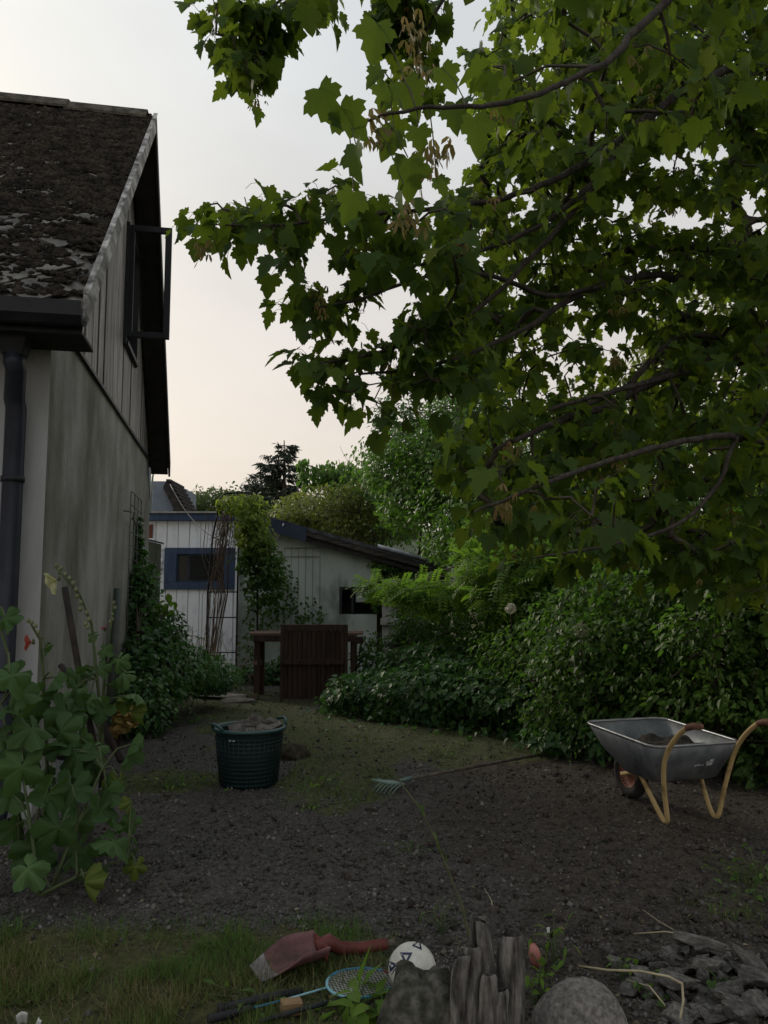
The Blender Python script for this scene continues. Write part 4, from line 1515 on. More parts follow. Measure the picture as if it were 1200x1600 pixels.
# ---------------------------------------------------------------- rake
rk0, rk1 = G(612, 1226, 0.05), G(838, 1179, 0.03)
woodh = mat('grey_handle', (0.055, 0.046, 0.038), (0.15, 0.125, 0.10), 9, 0.8, 0.3, 30, 8, (1, 1, 1))
greenm = mat('pale_green_metal', (0.10, 0.165, 0.14), (0.20, 0.29, 0.25), 9, 0.55, 0.2)
dirv = rk1 - rk0
dirv /= np.linalg.norm(dirv)
side = np.array([-dirv[1], dirv[0], 0])
side /= np.linalg.norm(side)
rake = empty('rake', (rk0[0], rk0[1], float(hz(rk0[0], rk0[1]))), 0, 'pale green garden rake lying on the bare soil', 'rake')
base = np.array(rake.location)
Lk = np.linalg.norm(rk1 - rk0)
MB().tube([dirv * 0.03 + np.array([0, 0, 0.055]), dirv * Lk * 0.5 + np.array([0, 0, 0.045]), dirv * Lk + np.array([0, 0, 0.03])], [0.013, 0.015, 0.014], 8).build('handle', woodh, rake)
MB().tube([dirv * -0.05 + np.array([0, 0, 0.05]), dirv * 0.22 + np.array([0, 0, 0.056])], [0.012, 0.017], 8).build('socket', greenm, rake)
# head: a flat bar seen edge on, with long tines
hl0 = G(580, 1223, 0.05) - base
hl1 = G(632, 1230, 0.05) - base
hl0[2] = 0.055
hl1[2] = 0.055
hd = (hl1 - hl0)
hm_ = MB()
nrmh = np.array([-hd[1], hd[0], 0]) / np.linalg.norm(hd)
cs_ = [hl0, hl0 + hd * 0.6 + nrmh * 0.045, hl1, hl0 + hd * 0.6 - nrmh * 0.05]
hm_.add([c for c in cs_] + [c + np.array([0, 0, 0.012]) for c in cs_], [(3, 2, 1, 0), (4, 5, 6, 7), (0, 1, 5, 4), (1, 2, 6, 5), (2, 3, 7, 6), (3, 0, 4, 7)])
hm_.build('head_plate', greenm, rake)
for k_ in range(6):
    f_ = 0.38 + 0.58 * k_ / 5
    s0 = hl0 + hd * f_ + np.array([0, 0, 0.006])
    e0_ = s0 + np.array([-0.09, -0.13, -0.048])
    MB().tube([s0, s0 * 0.4 + e0_ * 0.6 + np.array([0, 0, 0.012]), e0_], [0.0045, 0.004, 0.003], 5).build('tine', greenm, rake)

# ---------------------------------------------------------------- ball
bc = P(644, 1487, 3.25)
BR = 0.092
bc[2] = float(hz(bc[0], bc[1])) + BR + 0.012
ball = empty('ball', bc, 0, 'white ball with dark blue triangle marks behind the mossy stone', 'ball')
ballm = mat('ball_leather', (0.46, 0.45, 0.40), (0.64, 0.63, 0.57), 18, 0.55, 0.1, 60)
bs = MB().lathe([(BR * math.sin(math.pi * i / 24), -BR * math.cos(math.pi * i / 24)) for i in range(25)], 36)
bs.build('shell', ballm, ball)
vd = bc - EYEV
vd /= np.linalg.norm(vd)
rgt = np.array([1.0, 0, 0])
upv = np.cross(rgt, vd)
navym = mat('navy_print', (0.012, 0.018, 0.05), (0.03, 0.04, 0.085), 12, 0.5, 0)


def onball(u, v, k=1.006):
    w_ = math.sqrt(max(0.02, 1 - u * u - v * v))
    q_ = rgt * u + upv * v - vd * w_
    return q_ / np.linalg.norm(q_) * BR * k


def tri_mark(cx, cy, s, rot, hollow=0.5):
    m_ = MB()
    n = 3
    o_, i_ = [], []
    for e_ in range(3):
        for f_ in range(4):
            a0 = rot + 2 * math.pi * e_ / 3
            a1 = rot + 2 * math.pi * (e_ + 1) / 3
            x_ = math.cos(a0) * (1 - f_ / 4) + math.cos(a1) * f_ / 4
            y_ = math.sin(a0) * (1 - f_ / 4) + math.sin(a1) * f_ / 4
            o_.append(onball(cx + s * x_, cy + s * y_))
            i_.append(onball(cx + s * hollow * x_, cy + s * hollow * y_))
    nn_ = len(o_)
    m_.add(o_ + i_, [(k, (k + 1) % nn_, nn_ + (k + 1) % nn_, nn_ + k) for k in range(nn_)])
    m_.build('printed_mark', navym, ball)


tri_mark(-0.25, 0.42, 0.32, 0.5, 0.42)
tri_mark(0.25, 0.86, 0.26, 1.2, 0.5)
tri_mark(-0.84, 0.10, 0.26, 0.2, 0.3)
MB().tube([onball(-0.80, -0.12), onball(-0.62, 0.06), onball(-0.42, 0.24)], 0.0025, 4).tube([onball(-0.86, -0.22), onball(-0.66, 0.0), onball(-0.38, 0.18)], 0.002, 4).build('printed_line', navym, ball)

# ---------------------------------------------------------------- mossy stone, stump, boulder


def blob_rock(name, c, size, m, seed, amp=0.18, nu=36, nv=24, label=None, cat=None, sharp=1.0, freq=1.6):
    vs = []
    mb = MB()

    def fn(u, v):
        th_, ph = 2 * math.pi * u, math.pi * v
        d = np.array([math.sin(ph) * math.cos(th_), math.sin(ph) * math.sin(th_), math.cos(ph)])
        nn_ = (float(fbm(d[0] * freq + 7 + d[2] * 0.9, d[1] * freq + 3 - d[2] * 1.3, seed, 5)) - 0.5) * 2
        sq = (abs(d[0]) ** 3 + abs(d[1]) ** 3 + abs(d[2]) ** 3) ** (-1 / 3)
        r_ = (1 - sharp * 0.5 + sharp * 0.5 * sq) * (1 + amp * nn_)
        return (d[0] * r_ * size[0], d[1] * r_ * size[1], d[2] * r_ * size[2])
    mb.grid(fn, nu, nv)
    o = mb.build(name, m)
    o.location = [float(v) for v in c]
    return tag(o, label, cat)


turf_m = mat('turf_soil', (0.020, 0.017, 0.012), (0.075, 0.062, 0.042), 22, 0.98, 0.9, 50, 9, c3=(0.042, 0.038, 0.022), c3pos=0.5, bdist=0.02)
blob_rock('turf_clump', (TURF_AT[0], TURF_AT[1], float(hz(TURF_AT[0], TURF_AT[1])) + 0.02), (0.20, 0.16, 0.10), turf_m, 93, 0.5, 48, 30, 'rough brown clump of dug-up turf on the ground right of the green tub', 'turf', 0.2, 3.0)
mossrock = mat('mossy_stone', (0.022, 0.021, 0.017), (0.125, 0.118, 0.105), 20, 0.95, 1.0, 60, 10, c3=(0.062, 0.062, 0.046), c3pos=0.5, lo=0.36, hi=0.62, bdist=0.012)
c = P(658, 1555, 2.72)
blob_rock('mossy_stone', (c[0], 2.74, 0.085), (0.145, 0.125, 0.25), mossrock, 91, 0.30, label='dark mossy upright stone between the ball and the split stump', cat='stone', freq=2.2)
boul = mat('boulder_granite', (0.085, 0.078, 0.07), (0.235, 0.218, 0.20), 55, 0.9, 0.9, 90, 10, c3=(0.15, 0.14, 0.128), c3pos=0.5, bdist=0.008)
c = P(905, 1590, 2.85)
blob_rock('boulder', (c[0], 2.86, 0.035), (0.165, 0.14, 0.20), boul, 95, 0.16, label='large smooth rounded grey boulder beside the stone rubble', cat='boulder', sharp=0.4)

stumpm = mat('weathered_stump', (0.035, 0.031, 0.028), (0.30, 0.28, 0.255), 11, 0.92, 1.0, 34, 10, (3.0, 3.0, 0.6), c3=(0.145, 0.135, 0.122), c3pos=0.5, bdist=0.02)
stump = empty('stump', (P(758, 1560, 2.72)[0], 2.72, 0.0), 0, 'split weathered grey tree stump with upright splinters', 'stump')


def splinter(px0, px1, pyt, dy, lean, seed, skew=0.0, blunt=0.0):
    D = 2.72 + dy
    x0_, x1_ = P(px0, 1520, D)[0], P(px1, 1520, D)[0]
    zt_ = P(0.5 * (px0 + px1), pyt, D)[2]
    cx_, r_ = 0.5 * (x0_ + x1_) - stump.location.x, 0.5 * (x1_ - x0_)
    mb = MB()
    nu, nv = 37, 40

    def fn(u, v):
        ang = 2 * math.pi * u if u < 1 else 0.0
        ca, sa = math.cos(ang), math.sin(ang)
        z_ = -0.1 + (zt_ + 0.1) * v
        # ragged top: some sides of the splinter stop short of the tip
        stop = zt_ * (0.98 - 0.20 * (1 - blunt) * float(vn(ca * 2.2 + 5, sa * 2.2 + 5, seed)) + skew * ca)
        rr = r_ * (1.16 - 0.22 * v)
        if z_ > stop:
            k_ = min(1.0, (z_ - stop) / (zt_ - stop + 0.015))
            rr *= max(0.0, 1 - k_ ** 1.6) ** 0.5
            z_ = stop + (z_ - stop) * 0.9
        groove = 0.55 + 0.55 * float(fbm(ca * 2.6 + 8, sa * 2.6 + z_ * 2.5 + 8, seed + 3, 4)) + 0.35 * float(fbm(ca * 7 + 8, sa * 7 + z_ * 1.2 + 8, seed + 5, 3))
        rr *= groove
        wob = 0.016 * (float(vn(z_ * 9, seed * 1.7, seed)) - 0.5)
        return (cx_ + rr * ca + lean * (z_ - 0.2) + wob, dy + rr * 0.8 * sa + wob * 0.5, z_)
    mb.grid(fn, nu, nv)
    mb.build('splinter', stumpm, stump)


splinter(702, 727, 1490, -0.05, 0.10, 101, 0.05, 0.6)
splinter(719, 749, 1476, -0.02, 0.05, 102, 0.0, 0.9)
splinter(733, 760, 1428, 0.03, 0.0, 103, 0.0, 0.8)
splinter(755, 781, 1436, 0.0, -0.08, 104, -0.10, 0.4)
splinter(774, 816, 1458, 0.02, 0.02, 105, 0.10, 0.6)
splinter(744, 772, 1520, -0.06, 0.05, 106, 0.0, 0.2)
splinter(768, 796, 1545, -0.05, -0.05, 107, 0.0, 0.2)

# ---------------------------------------------------------------- shovel
pinkm = mat('faded_red_plastic', (0.075, 0.036, 0.036), (0.20, 0.11, 0.11), 6, 0.75, 0.35, 30, c3=(0.145, 0.068, 0.068), c3pos=0.5)
greysc = mat('scraped_grey', (0.12, 0.108, 0.106), (0.25, 0.225, 0.222), 10, 0.7, 0.2)
redp = mat('red_plastic', (0.075, 0.018, 0.015), (0.15, 0.042, 0.034), 7, 0.55, 0.2)
s0_ = G(398, 1532, 0.01)
s1_ = G(503, 1505, 0.02)
shv = empty('shovel', (s1_[0], s1_[1], float(hz(s1_[0], s1_[1])) + 0.01), math.atan2(*(s1_ - s0_)[[1, 0]]), 'faded red scoop shovel lying on the grass beside the white ball', 'shovel')
Ls = float(np.linalg.norm((s1_ - s0_)[:2]))


def blade(u, v, t0=0.0):
    # u along the blade from the tip, v across; raised sides make a scoop
    x_ = -Ls * (1 - u)
    wdt = 0.095 + 0.020 * math.sin(math.pi * min(1, u * 1.1)) - 0.02 * (1 - u) ** 3
    y_ = (v - 0.5) * 2 * wdt
    side_h = 0.065 * min(1, u / 0.55) ** 1.2
    z_ = 0.012 + side_h * abs((v - 0.5) * 2) ** 2.6 + 0.02 * u
    if abs(v - 0.5) > 0.42:
        y_ *= 0.985
    return (x_, y_, z_)


MB().grid(lambda u, v: blade(0.22 + u * 0.78, v), 16, 17).build('scoop', pinkm, shv, solid=0.006)
MB().grid(lambda u, v: blade(u * 0.235, v), 8, 17).build('scoop_lip', greysc, shv, solid=0.0075)
MB().grid(lambda u, v: (0.0 - 0.012 * (1 - v), blade(1, 0.08 + 0.84 * u)[1], 0.034 + (blade(1, 0.08 + 0.84 * u)[2] - 0.034) * 0 + v * 0.055), 9, 4).build('back_wall', redp, shv, solid=0.006)
dl = Ls * 0.98
MB().tube([(-0.02, 0.0, 0.060), (0.03, 0.0, 0.075), (0.08, -0.005, 0.045), (0.16, -0.02, 0.035), (dl, -0.035, 0.035)], [0.034, 0.034, 0.027, 0.024, 0.023], 10).build('handle_socket', redp, shv)
MB().tube([(dl - 0.01, -0.035, 0.035), (dl + 0.035, -0.037, 0.034)], 0.017, 8).build('handle', woodh, shv)

# ---------------------------------------------------------------- racket and sticks in the grass
rbk = mat('black_grip', (0.010, 0.011, 0.013), (0.024, 0.025, 0.028), 18, 0.6, 0.3, 60)
rbl = mat('racket_blue', (0.02, 0.13, 0.24), (0.045, 0.24, 0.36), 8, 0.35, 0)
rcy = mat('racket_light_blue', (0.20, 0.42, 0.50), (0.3, 0.55, 0.62), 8, 0.35, 0)
rst = mat('racket_string', (0.42, 0.42, 0.40), (0.6, 0.6, 0.57), 8, 0.5, 0)
h0 = G(512, 1546, 0.03)
hend = G(610, 1531, 0.03)
ax = hend - h0
ax[2] = 0
ax /= np.linalg.norm(ax)
ay = np.array([-ax[1], ax[0], 0])
LH, WH = 0.27, 0.235
rac = empty('racket', (h0[0], h0[1], float(hz(h0[0], h0[1])) + 0.03), 0, 'blue badminton racket lying in the grass by the mossy stone', 'racket')
pts = []
for k_ in range(41):
    a = 2 * math.pi * k_ / 40
    u_ = (1 - math.cos(a)) / 2 * LH
    v_ = math.sin(a) * WH / 2 * (1 - 0.12 * math.cos(a) * -1)
    pts.append(ax * u_ + ay * v_)
MB().tube(pts[2:39], 0.0055, 6).build('frame', rbl, rac)
MB().tube(pts[34:41] + pts[1:5], 0.0062, 6).build('throat', rcy, rac)
MB().tube(pts[16:25], 0.006, 6).build('frame_tip', redp, rac)
st = MB()
for k_ in range(1, 20):
    u_ = LH * k_ / 20
    a = math.acos(1 - 2 * u_ / LH)
    v_ = math.sin(a) * WH / 2 * 0.98
    st.tube([ax * u_ + ay * v_, ax * u_ - ay * v_], 0.0011, 3)
for k_ in range(-8, 9):
    v_ = WH / 2 * k_ / 9
    cw = math.sqrt(1 - (k_ / 9) ** 2) * LH / 2
    st.tube([ax * (LH / 2 - cw) + ay * v_, ax * (LH / 2 + cw) + ay * v_], 0.0010, 3)
st.build('strings', rst, rac)
p1 = G(440, 1567, 0.03) - h0
p2 = G(397, 1578, 0.03) - h0
p3 = G(325, 1597, 0.03) - h0
MB().tube([(0, 0, 0), p1], 0.004, 6).build('shaft', rcy, rac)
MB().tube([p1, p2], 0.0042, 6).build('shaft', rbl, rac)
MB().tube([p2, p2 * 0.9 + p3 * 0.1, p3], [0.007, 0.014, 0.016], 8).build('grip', rbk, rac)
for nm_, q0_, q1_, r_, lab in [('black_handle', (345, 1578), (472, 1552), 0.017, 'thick black handle lying in the grass above the racket shaft'),
                               ('thin_stick', (405, 1600), (545, 1562), 0.009, 'thin dark stick lying in the grass below the racket')]:
    a_, b_ = G(*q0_, 0.03), G(*q1_, 0.03)
    for v_ in (a_, b_):
        v_[2] = float(hz(v_[0], v_[1])) + 0.03
    o = empty(nm_, a_, 0, lab, 'handle' if r_ > 0.01 else 'stick')
    MB().tube([(0, 0, 0), (b_ - a_) * 0.5 + np.array([0, 0, 0.004]), b_ - a_], [r_, r_, r_ * 0.8], 8).build('shaft', rbk, o)
    if r_ > 0.01:
        MB().lathe([(0.001, -0.012), (r_ + 0.004, -0.01), (r_ + 0.004, 0.006), (r_, 0.01)], 10, axis='x').build('end_cap', rubber, o).rotation_euler = (0, 0, math.atan2((b_ - a_)[1], (b_ - a_)[0]))
a_ = G(455, 1577, 0.03)
o = MB().box((-0.038, -0.024, -0.022), (0.038, 0.024, 0.022)).build('wood_block', mat('raw_wood', (0.20, 0.125, 0.06), (0.30, 0.20, 0.11), 7, 0.8, 0.3, 30, 8, (0.5, 4, 4)), None, bevel=0.003)
o.location = (a_[0], a_[1], float(hz(a_[0], a_[1])) + 0.03)
o.rotation_euler = (0.05, 0.06, 0.35)
tag(o, 'small brown wood block between the racket shaft and the thin stick', 'wood block')

# ---------------------------------------------------------------- stone rubble by the boulder
named = [((1053, 1452), (1132, 1478), .035, .045, 'long pale grey slab lying highest at the back of the rubble'),
         ((1145, 1485), (1196, 1528), .05, .05, 'long dark edged slab sloping down at the right of the rubble'),
         ((1160, 1520), (1200, 1548), .07, .04, 'broad pale slab below the long slab at the picture edge'),
         ((1030, 1520), (1095, 1540), .06, .035, 'flat dark slab in the middle of the rubble under the dry stalk'),
         ((1085, 1500), (1125, 1512), .05, .03, 'thin slate chip near the centre of the rubble'),
         ((1140, 1570), (1170, 1590), .05, .04, 'pale angular stone low down at the right of the rubble')]
for (q0_, q1_, w_, h_, lab) in named:
    a_, b_ = G(*q0_, 0.1), G(*q1_, 0.1)
    c_ = (a_ + b_) / 2
    L_ = np.linalg.norm((b_ - a_)[:2])
    stone('flat_stone', (c_[0], c_[1], float(hz(c_[0], c_[1])) + 0.055), (L_ * 1.1, w_ * 1.8, h_ * 1.1), (random.uniform(-.15, .15), random.uniform(-.1, .1), math.atan2((b_ - a_)[1], (b_ - a_)[0])), lab, 'stone', None, k=[0, 3, 5, 7, 9, 11][named.index((q0_, q1_, w_, h_, lab))])
poly = [(950, 1500), (1000, 1470), (1060, 1455), (1135, 1470), (1215, 1515), (1240, 1640), (1000, 1640), (1040, 1560), (985, 1530)]
cnt = 0
while cnt < 260:
    px, py = random.uniform(940, 1240), random.uniform(1450, 1640)
    if not in_poly(np.array([px]), np.array([py]), poly)[0]:
        continue
    c_ = G(px, py, 0.08)
    s_ = random.choice([.022, .03, .035, .04, .05, .06, .075, .10])
    stone('flat_stone', (c_[0], c_[1], float(hz(c_[0], c_[1])) + random.uniform(0.0, 0.045)), (s_ * random.uniform(.9, 1.5), s_ * random.uniform(.5, 1.0), s_ * random.uniform(.18, .45)),
          (random.uniform(-.45, .45), random.uniform(-.45, .45), random.uniform(0, 6.3)), 'flat broken grey stone in the rubble heap beside the boulder', 'stone', 'broken stones in the rubble heap')
    cnt += 1
for (px, py, lab) in [(948, 1484, 'lone grey stone at the left end of the rubble above the boulder'), (960, 1500, 'rounded stone just behind the boulder'), (995, 1502, 'small square brown stone left of the rubble centre')]:
    c_ = G(px, py, 0.03)
    stone('loose_stone', (c_[0], c_[1], float(hz(c_[0], c_[1])) + 0.02), (.075, .06, .05), (.2, .1, px), lab, 'stone')
# reddish oval object and paper bits
c_ = G(836, 1500, 0.03)
o = MB().lathe([(0.001, -0.05), (0.018, -0.042), (0.026, -0.01), (0.023, 0.025), (0.012, 0.048), (0.001, 0.05)], 14).build('red_float', mat('dull_pink', (0.30, 0.105, 0.085), (0.42, 0.18, 0.15), 12, 0.5, 0.1))
o.location = (c_[0], c_[1], float(hz(c_[0], c_[1])) + 0.055)
o.rotation_euler = (0.1, 0.25 - 0.5, 0)
tag(o, 'small dull red oval object standing on the soil right of the stump', 'float')
for (px, py, s_, lab) in [(35, 1591, .030, 'larger white torn paper scrap in the grass at the bottom edge'), (62, 1596, .022, 'small white torn paper scrap beside a larger one in the grass'),
                          (855, 1453, .011, 'tiny pale chip lying on the soil behind the red oval object')]:
    c_ = G(px, py, 0.03)
    o = MB().grid(lambda u, v: ((u - .5) * s_ * 1.3 * (0.7 + .3 * v), (v - .5) * s_ * 2, 0.012 * math.sin(3 * u) + 0.01 * v), 5, 5).build('paper_scrap', mat('paper', (0.5, 0.52, 0.5), (0.62, 0.63, 0.6), 9, 0.8, 0), None, solid=0.001)
    o.location = (c_[0], c_[1], float(hz(c_[0], c_[1])) + 0.03)
    o.rotation_euler = (1.0, 0.1, px)
    tag(o, lab, 'paper')
# stake and tools leaning at the house wall
stk = mat('rusty_iron', (0.014, 0.011, 0.010), (0.035, 0.026, 0.022), 9, 0.8, 0.4)
for nm_, pts_, r_, lab in [('iron_stake', [(101, 918, 5.25), (122, 1040, 5.1), (140, 1130, 5.0), (160, 1230, 4.95)], 0.021, 'rusty flat iron stake leaning beside the white hollyhock flower'),
                           ('tool_handle', [(95, 1040, 5.5), (113, 1062, 5.4), (160, 1130, 5.2), (190, 1190, 5.1)], 0.02, 'black tool handle leaning low among the hollyhock leaves'),
                           ('weathered_post', [(184, 920, 8.9), (178, 1010, 8.8), (172, 1100, 8.7)], 0.045, 'grey weathered post standing against the house wall left of the creeper')]:
    tag(MB().tube([P(*p) for p in pts_], r_, 4 if nm_ == 'iron_stake' else 8).build(nm_, stk if nm_ != 'weathered_post' else greenp), lab, {'iron_stake': 'stake', 'tool_handle': 'handle', 'weathered_post': 'post'}[nm_])
# ---------------------------------------------------------------- plants
def cloud(blobs, n, shell=0.55, clump=0.45, seed=5, freq=2.2, zmin=0.01):
    """points in and near the skin of several ellipsoids (px, py, Y, rx px, rz px, ry metres), gathered in clumps"""
    P0, O0 = [], []
    wts = np.array([b_[3] * b_[4] * (b_[2] ** 2) for b_ in blobs])
    wts = wts / wts.sum()
    for b_, wt in zip(blobs, wts):
        k = max(8, int(n * wt))
        c = P(b_[0], b_[1], b_[2])
        sc_ = np.array([b_[3] * b_[2] / FPX, b_[5], b_[4] * b_[2] / FPX])
        d = rand_dirs(int(k * 2.2))
        r = 1 - rng.random(len(d)) ** 1.5 * shell
        r *= 1 + 0.30 * (fbm(d[:, 0] * 2.5 + 9 + c[0], d[:, 2] * 2.5 + d[:, 1] * 1.7 + 9, seed, 4) - 0.5) * 2
        p = c + d * r[:, None] * sc_
        f = fbm(p[:, 0] * freq + p[:, 1] * 1.1 + 20, p[:, 2] * freq + 20 + p[:, 1] * 0.6, seed + 1, 3)
        keep = (rng.random(len(d)) > clump * np.clip((0.62 - f) / 0.24, 0, 1)) & (p[:, 2] > zmin)
        p, d = p[keep][:k], d[keep][:k]
        P0.append(p)
        O0.append(d / sc_)
    p = np.concatenate(P0)
    o = np.concatenate(O0)
    return p, o / np.linalg.norm(o, axis=1, keepdims=True)


def leaf_frames(o, up=0.6, rnd_=0.6, droop=0.5):
    n = len(o)
    nn = o * 0.7 + np.array([0, 0, up]) + rand_dirs(n) * rnd_
    tp = o * np.array([1, 1, 0.2]) + rand_dirs(n) * 0.8 + np.array([0, 0, -droop])
    return frames(tp, nn)


def foliage(name, tmpl, m, blobs, n, s0, s1, parent=None, kind='stuff', up=0.6, droop=0.5, rnd_=0.6, shell=0.55, clump=0.45, seed=5, rbias=0.0, freq=2.2):
    p, o = cloud(blobs, n, shell, clump, seed, freq)
    s = rng.uniform(s0, s1, len(p))
    rv = np.clip(rng.random(len(p)) * 0.6 + 0.55 * fbm(p[:, 0] * 1.3 + 5, p[:, 2] * 1.3 + 5, seed + 9, 3) + rbias - 0.1, 0, 1)
    me_ = inst_mesh(name, tmpl[0], tmpl[1], p, leaf_frames(o, up, rnd_, droop), s, rv, m)
    ob = link(name, me_)
    if parent is not None:
        ob.parent = parent
        ob.location = -Vector(parent.location)
    return tag(ob, kind=kind)


def limbs(mb, base, tips, r0, r1=0.012, sag=0.15, sides=6, seed=0):
    rr = np.random.default_rng(seed)
    for tp in tips:
        tp = np.array(tp)
        d = tp - base
        L = np.linalg.norm(d)
        pts = [base]
        for f_ in (0.3, 0.6, 0.85):
            pts.append(base + d * f_ + np.array([0, 0, sag * L * math.sin(math.pi * f_)]) + rr.normal(size=3) * 0.05 * L)
        pts.append(tp)
        mb.tube(pts, [r0, r0 * 0.72, r0 * 0.45, r0 * 0.28, r1], sides, cap=False)


bark = mat('bark', (0.030, 0.025, 0.021), (0.085, 0.072, 0.060), 9, 0.95, 0.9, 30, 9, (3, 3, 0.6), bdist=0.02)
twigm = mat('twig_bark', (0.040, 0.033, 0.025), (0.080, 0.066, 0.050), 14, 0.9, 0.3, 50)
palebark = mat('pale_bark', (0.09, 0.075, 0.06), (0.20, 0.175, 0.15), 10, 0.9, 0.6, 30)

M_far = leafmat('far_leaf', [(0, (0.039, 0.055, 0.024)), (0.5, (0.061, 0.088, 0.031)), (1, (0.094, 0.127, 0.040))], (0.110, 0.176, 0.033), 0.35)
M_yel = leafmat('yellow_green_leaf', [(0, (0.081, 0.101, 0.025)), (0.5, (0.127, 0.155, 0.034)), (1, (0.184, 0.207, 0.048))], (0.230, 0.299, 0.046), 0.4)
M_blue = leafmat('blue_green_leaf', [(0, (0.035, 0.068, 0.038)), (0.5, (0.060, 0.105, 0.055)), (1, (0.085, 0.145, 0.055))], (0.10, 0.20, 0.05), 0.4)
M_mid = leafmat('mid_green_leaf', [(0, (0.040, 0.079, 0.017)), (0.5, (0.068, 0.133, 0.025)), (1, (0.114, 0.204, 0.035))], (0.130, 0.300, 0.025), 0.4)
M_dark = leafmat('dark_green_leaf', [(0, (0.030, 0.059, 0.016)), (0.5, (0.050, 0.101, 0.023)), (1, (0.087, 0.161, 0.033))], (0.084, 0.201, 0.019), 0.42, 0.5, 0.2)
M_ivy = leafmat('ivy_leaf', [(0, (0.028, 0.068, 0.024)), (0.5, (0.050, 0.116, 0.036)), (0.85, (0.086, 0.179, 0.045)), (1, (0.133, 0.231, 0.060))], (0.078, 0.205, 0.024), 0.34, 0.42, 0.3)
M_bright = leafmat('bright_green_leaf', [(0, (0.066, 0.131, 0.017)), (0.5, (0.112, 0.207, 0.026)), (1, (0.165, 0.269, 0.037))], (0.198, 0.386, 0.032), 0.45)
M_vine_lit = leafmat('vine_leaf_lit', [(0, (0.07, 0.12, 0.02)), (0.5, (0.13, 0.19, 0.03)), (1, (0.22, 0.26, 0.05))], (0.28, 0.38, 0.05), 0.5)
M_spruce = leafmat('spruce_needle', [(0, (0.022, 0.034, 0.024)), (0.5, (0.034, 0.048, 0.034)), (1, (0.05, 0.065, 0.045))], (0.03, 0.05, 0.02), 0.15)
M_maple = leafmat('maple_leaf', [(0, (0.028, 0.056, 0.019)), (0.45, (0.050, 0.096, 0.024)), (0.8, (0.085, 0.142, 0.028)), (1, (0.15, 0.185, 0.032))], (0.22, 0.31, 0.018), 0.5, 0.58, 0.12, veins=0.45)
M_holly = leafmat('hollyhock_leaf', [(0, (0.030, 0.064, 0.022)), (0.45, (0.050, 0.102, 0.032)), (0.65, (0.095, 0.17, 0.065)), (0.85, (0.095, 0.125, 0.022)), (1, (0.13, 0.125, 0.018))], (0.12, 0.24, 0.03), 0.3, 0.6, 0.2, veins=0.3)

# far wooded hill ------------------------------------------------------------
HY = 120.0
hb = P(330, 800, HY)
hl = MB()
ridge = [(-400, 845), (100, 815), (240, 795), (300, 776), (345, 770), (385, 776), (440, 790), (520, 800), (700, 815), (1100, 840), (1700, 870)]
vs = []
for (px, py) in ridge:
    top_ = P(px, py + 6, HY)
    vs += [(top_[0], HY + 14, top_[2]), (top_[0] * 0.92, HY - 18, -1.0), (top_[0] * 1.1, HY + 90, -1.0)]
fs = []
for i in range(len(ridge) - 1):
    a = i * 3
    fs += [(a + 1, a + 4, a + 3, a), (a, a + 3, a + 5, a + 2)]
hl.add(vs, fs, True)
hillm = mat('hill_green', (0.03, 0.045, 0.022), (0.06, 0.085, 0.035), 0.2, 0.95, 0)
tag(hl.build('hill', hillm), 'low wooded hill far beyond the shed roof', 'hill', kind='structure')
pp, oo = [], []
for k_ in range(2600):
    f_ = random.random()
    px = 150 + 500 * f_
    yy = np.interp(px, [r_[0] for r_ in ridge], [r_[1] for r_ in ridge])
    base_ = P(px, yy + random.uniform(-1, 30), HY - 6 + random.uniform(-6, 4))
    pp.append(base_)
pp = np.array(pp)
pp = np.repeat(pp, 7, 0) + rng.normal(size=(len(pp) * 7, 3)) * np.array([0.9, 0.8, 0.55])
me_ = inst_mesh('far_wood', OVATE[0], OVATE[1], pp, leaf_frames(rand_dirs(len(pp)) + np.array([0, -0.4, 0.5])), rng.uniform(0.3, 0.8, len(pp)), None, M_far)
tag(link('far_wood', me_), 'far dark woodland along the top of the hill', 'wood', kind='stuff')

# spruce ---------------------------------------------------------------------
SPY = 34.0
sb_ = P(441, 926, SPY)
sb_[2] = 0
spr = empty('spruce_tree', sb_, 0, 'dark pointed spruce standing tallest behind the shed', 'tree')
ht = P(441, 688, SPY)[2]
MB().tube([(0, 0, -0.2), (0.05, 0, ht * 0.5), (0, 0, ht)], [0.22, 0.13, 0.02], 8).build('trunk', bark, spr)
bp_, bt_, bo_ = [], [], []
brm = MB()
z_ = 1.2
srng = np.random.default_rng(12)
while z_ < ht - 0.1:
    rel = (ht - z_) / ht
    Lb = 0.25 + 3.9 * rel ** 0.85
    for k_ in range(5 if rel > 0.12 else 3):
        a = srng.uniform(0, 6.283)
        L_ = Lb * srng.uniform(0.55, 1.25)
        dr = np.array([math.cos(a), math.sin(a), 0])
        pts = [np.array([0, 0, z_]) + dr * L_ * f_ + np.array([0, 0, -0.30 * L_ * f_ + 0.30 * L_ * f_ ** 2.4]) for f_ in np.linspace(0, 1, 6)]
        brm.tube(pts, [0.03, 0.025, 0.02, 0.015, 0.01, 0.005], 3, cap=False)
        nspr = int(24 * L_) + 7
        for q_ in range(nspr):
            f_ = srng.uniform(0.12, 1.0)
            p_ = np.array([0, 0, z_]) + dr * L_ * f_ + np.array([0, 0, -0.30 * L_ * f_ + 0.30 * L_ * f_ ** 2.4])
            side = np.array([-dr[1], dr[0], 0]) * srng.choice([-1, 1])
            for e_ in range(2):
                bp_.append(p_ + srng.normal(size=3) * 0.03)
                bt_.append(dr * 0.6 + side * srng.uniform(0.2, 0.9) + np.array([0, 0, srng.uniform(-0.9, 0.1)]))
    z_ += 0.19 + 0.16 * rel
brm.build('branches', bark, spr)
bp_, bt_ = np.array(bp_), np.array(bt_)
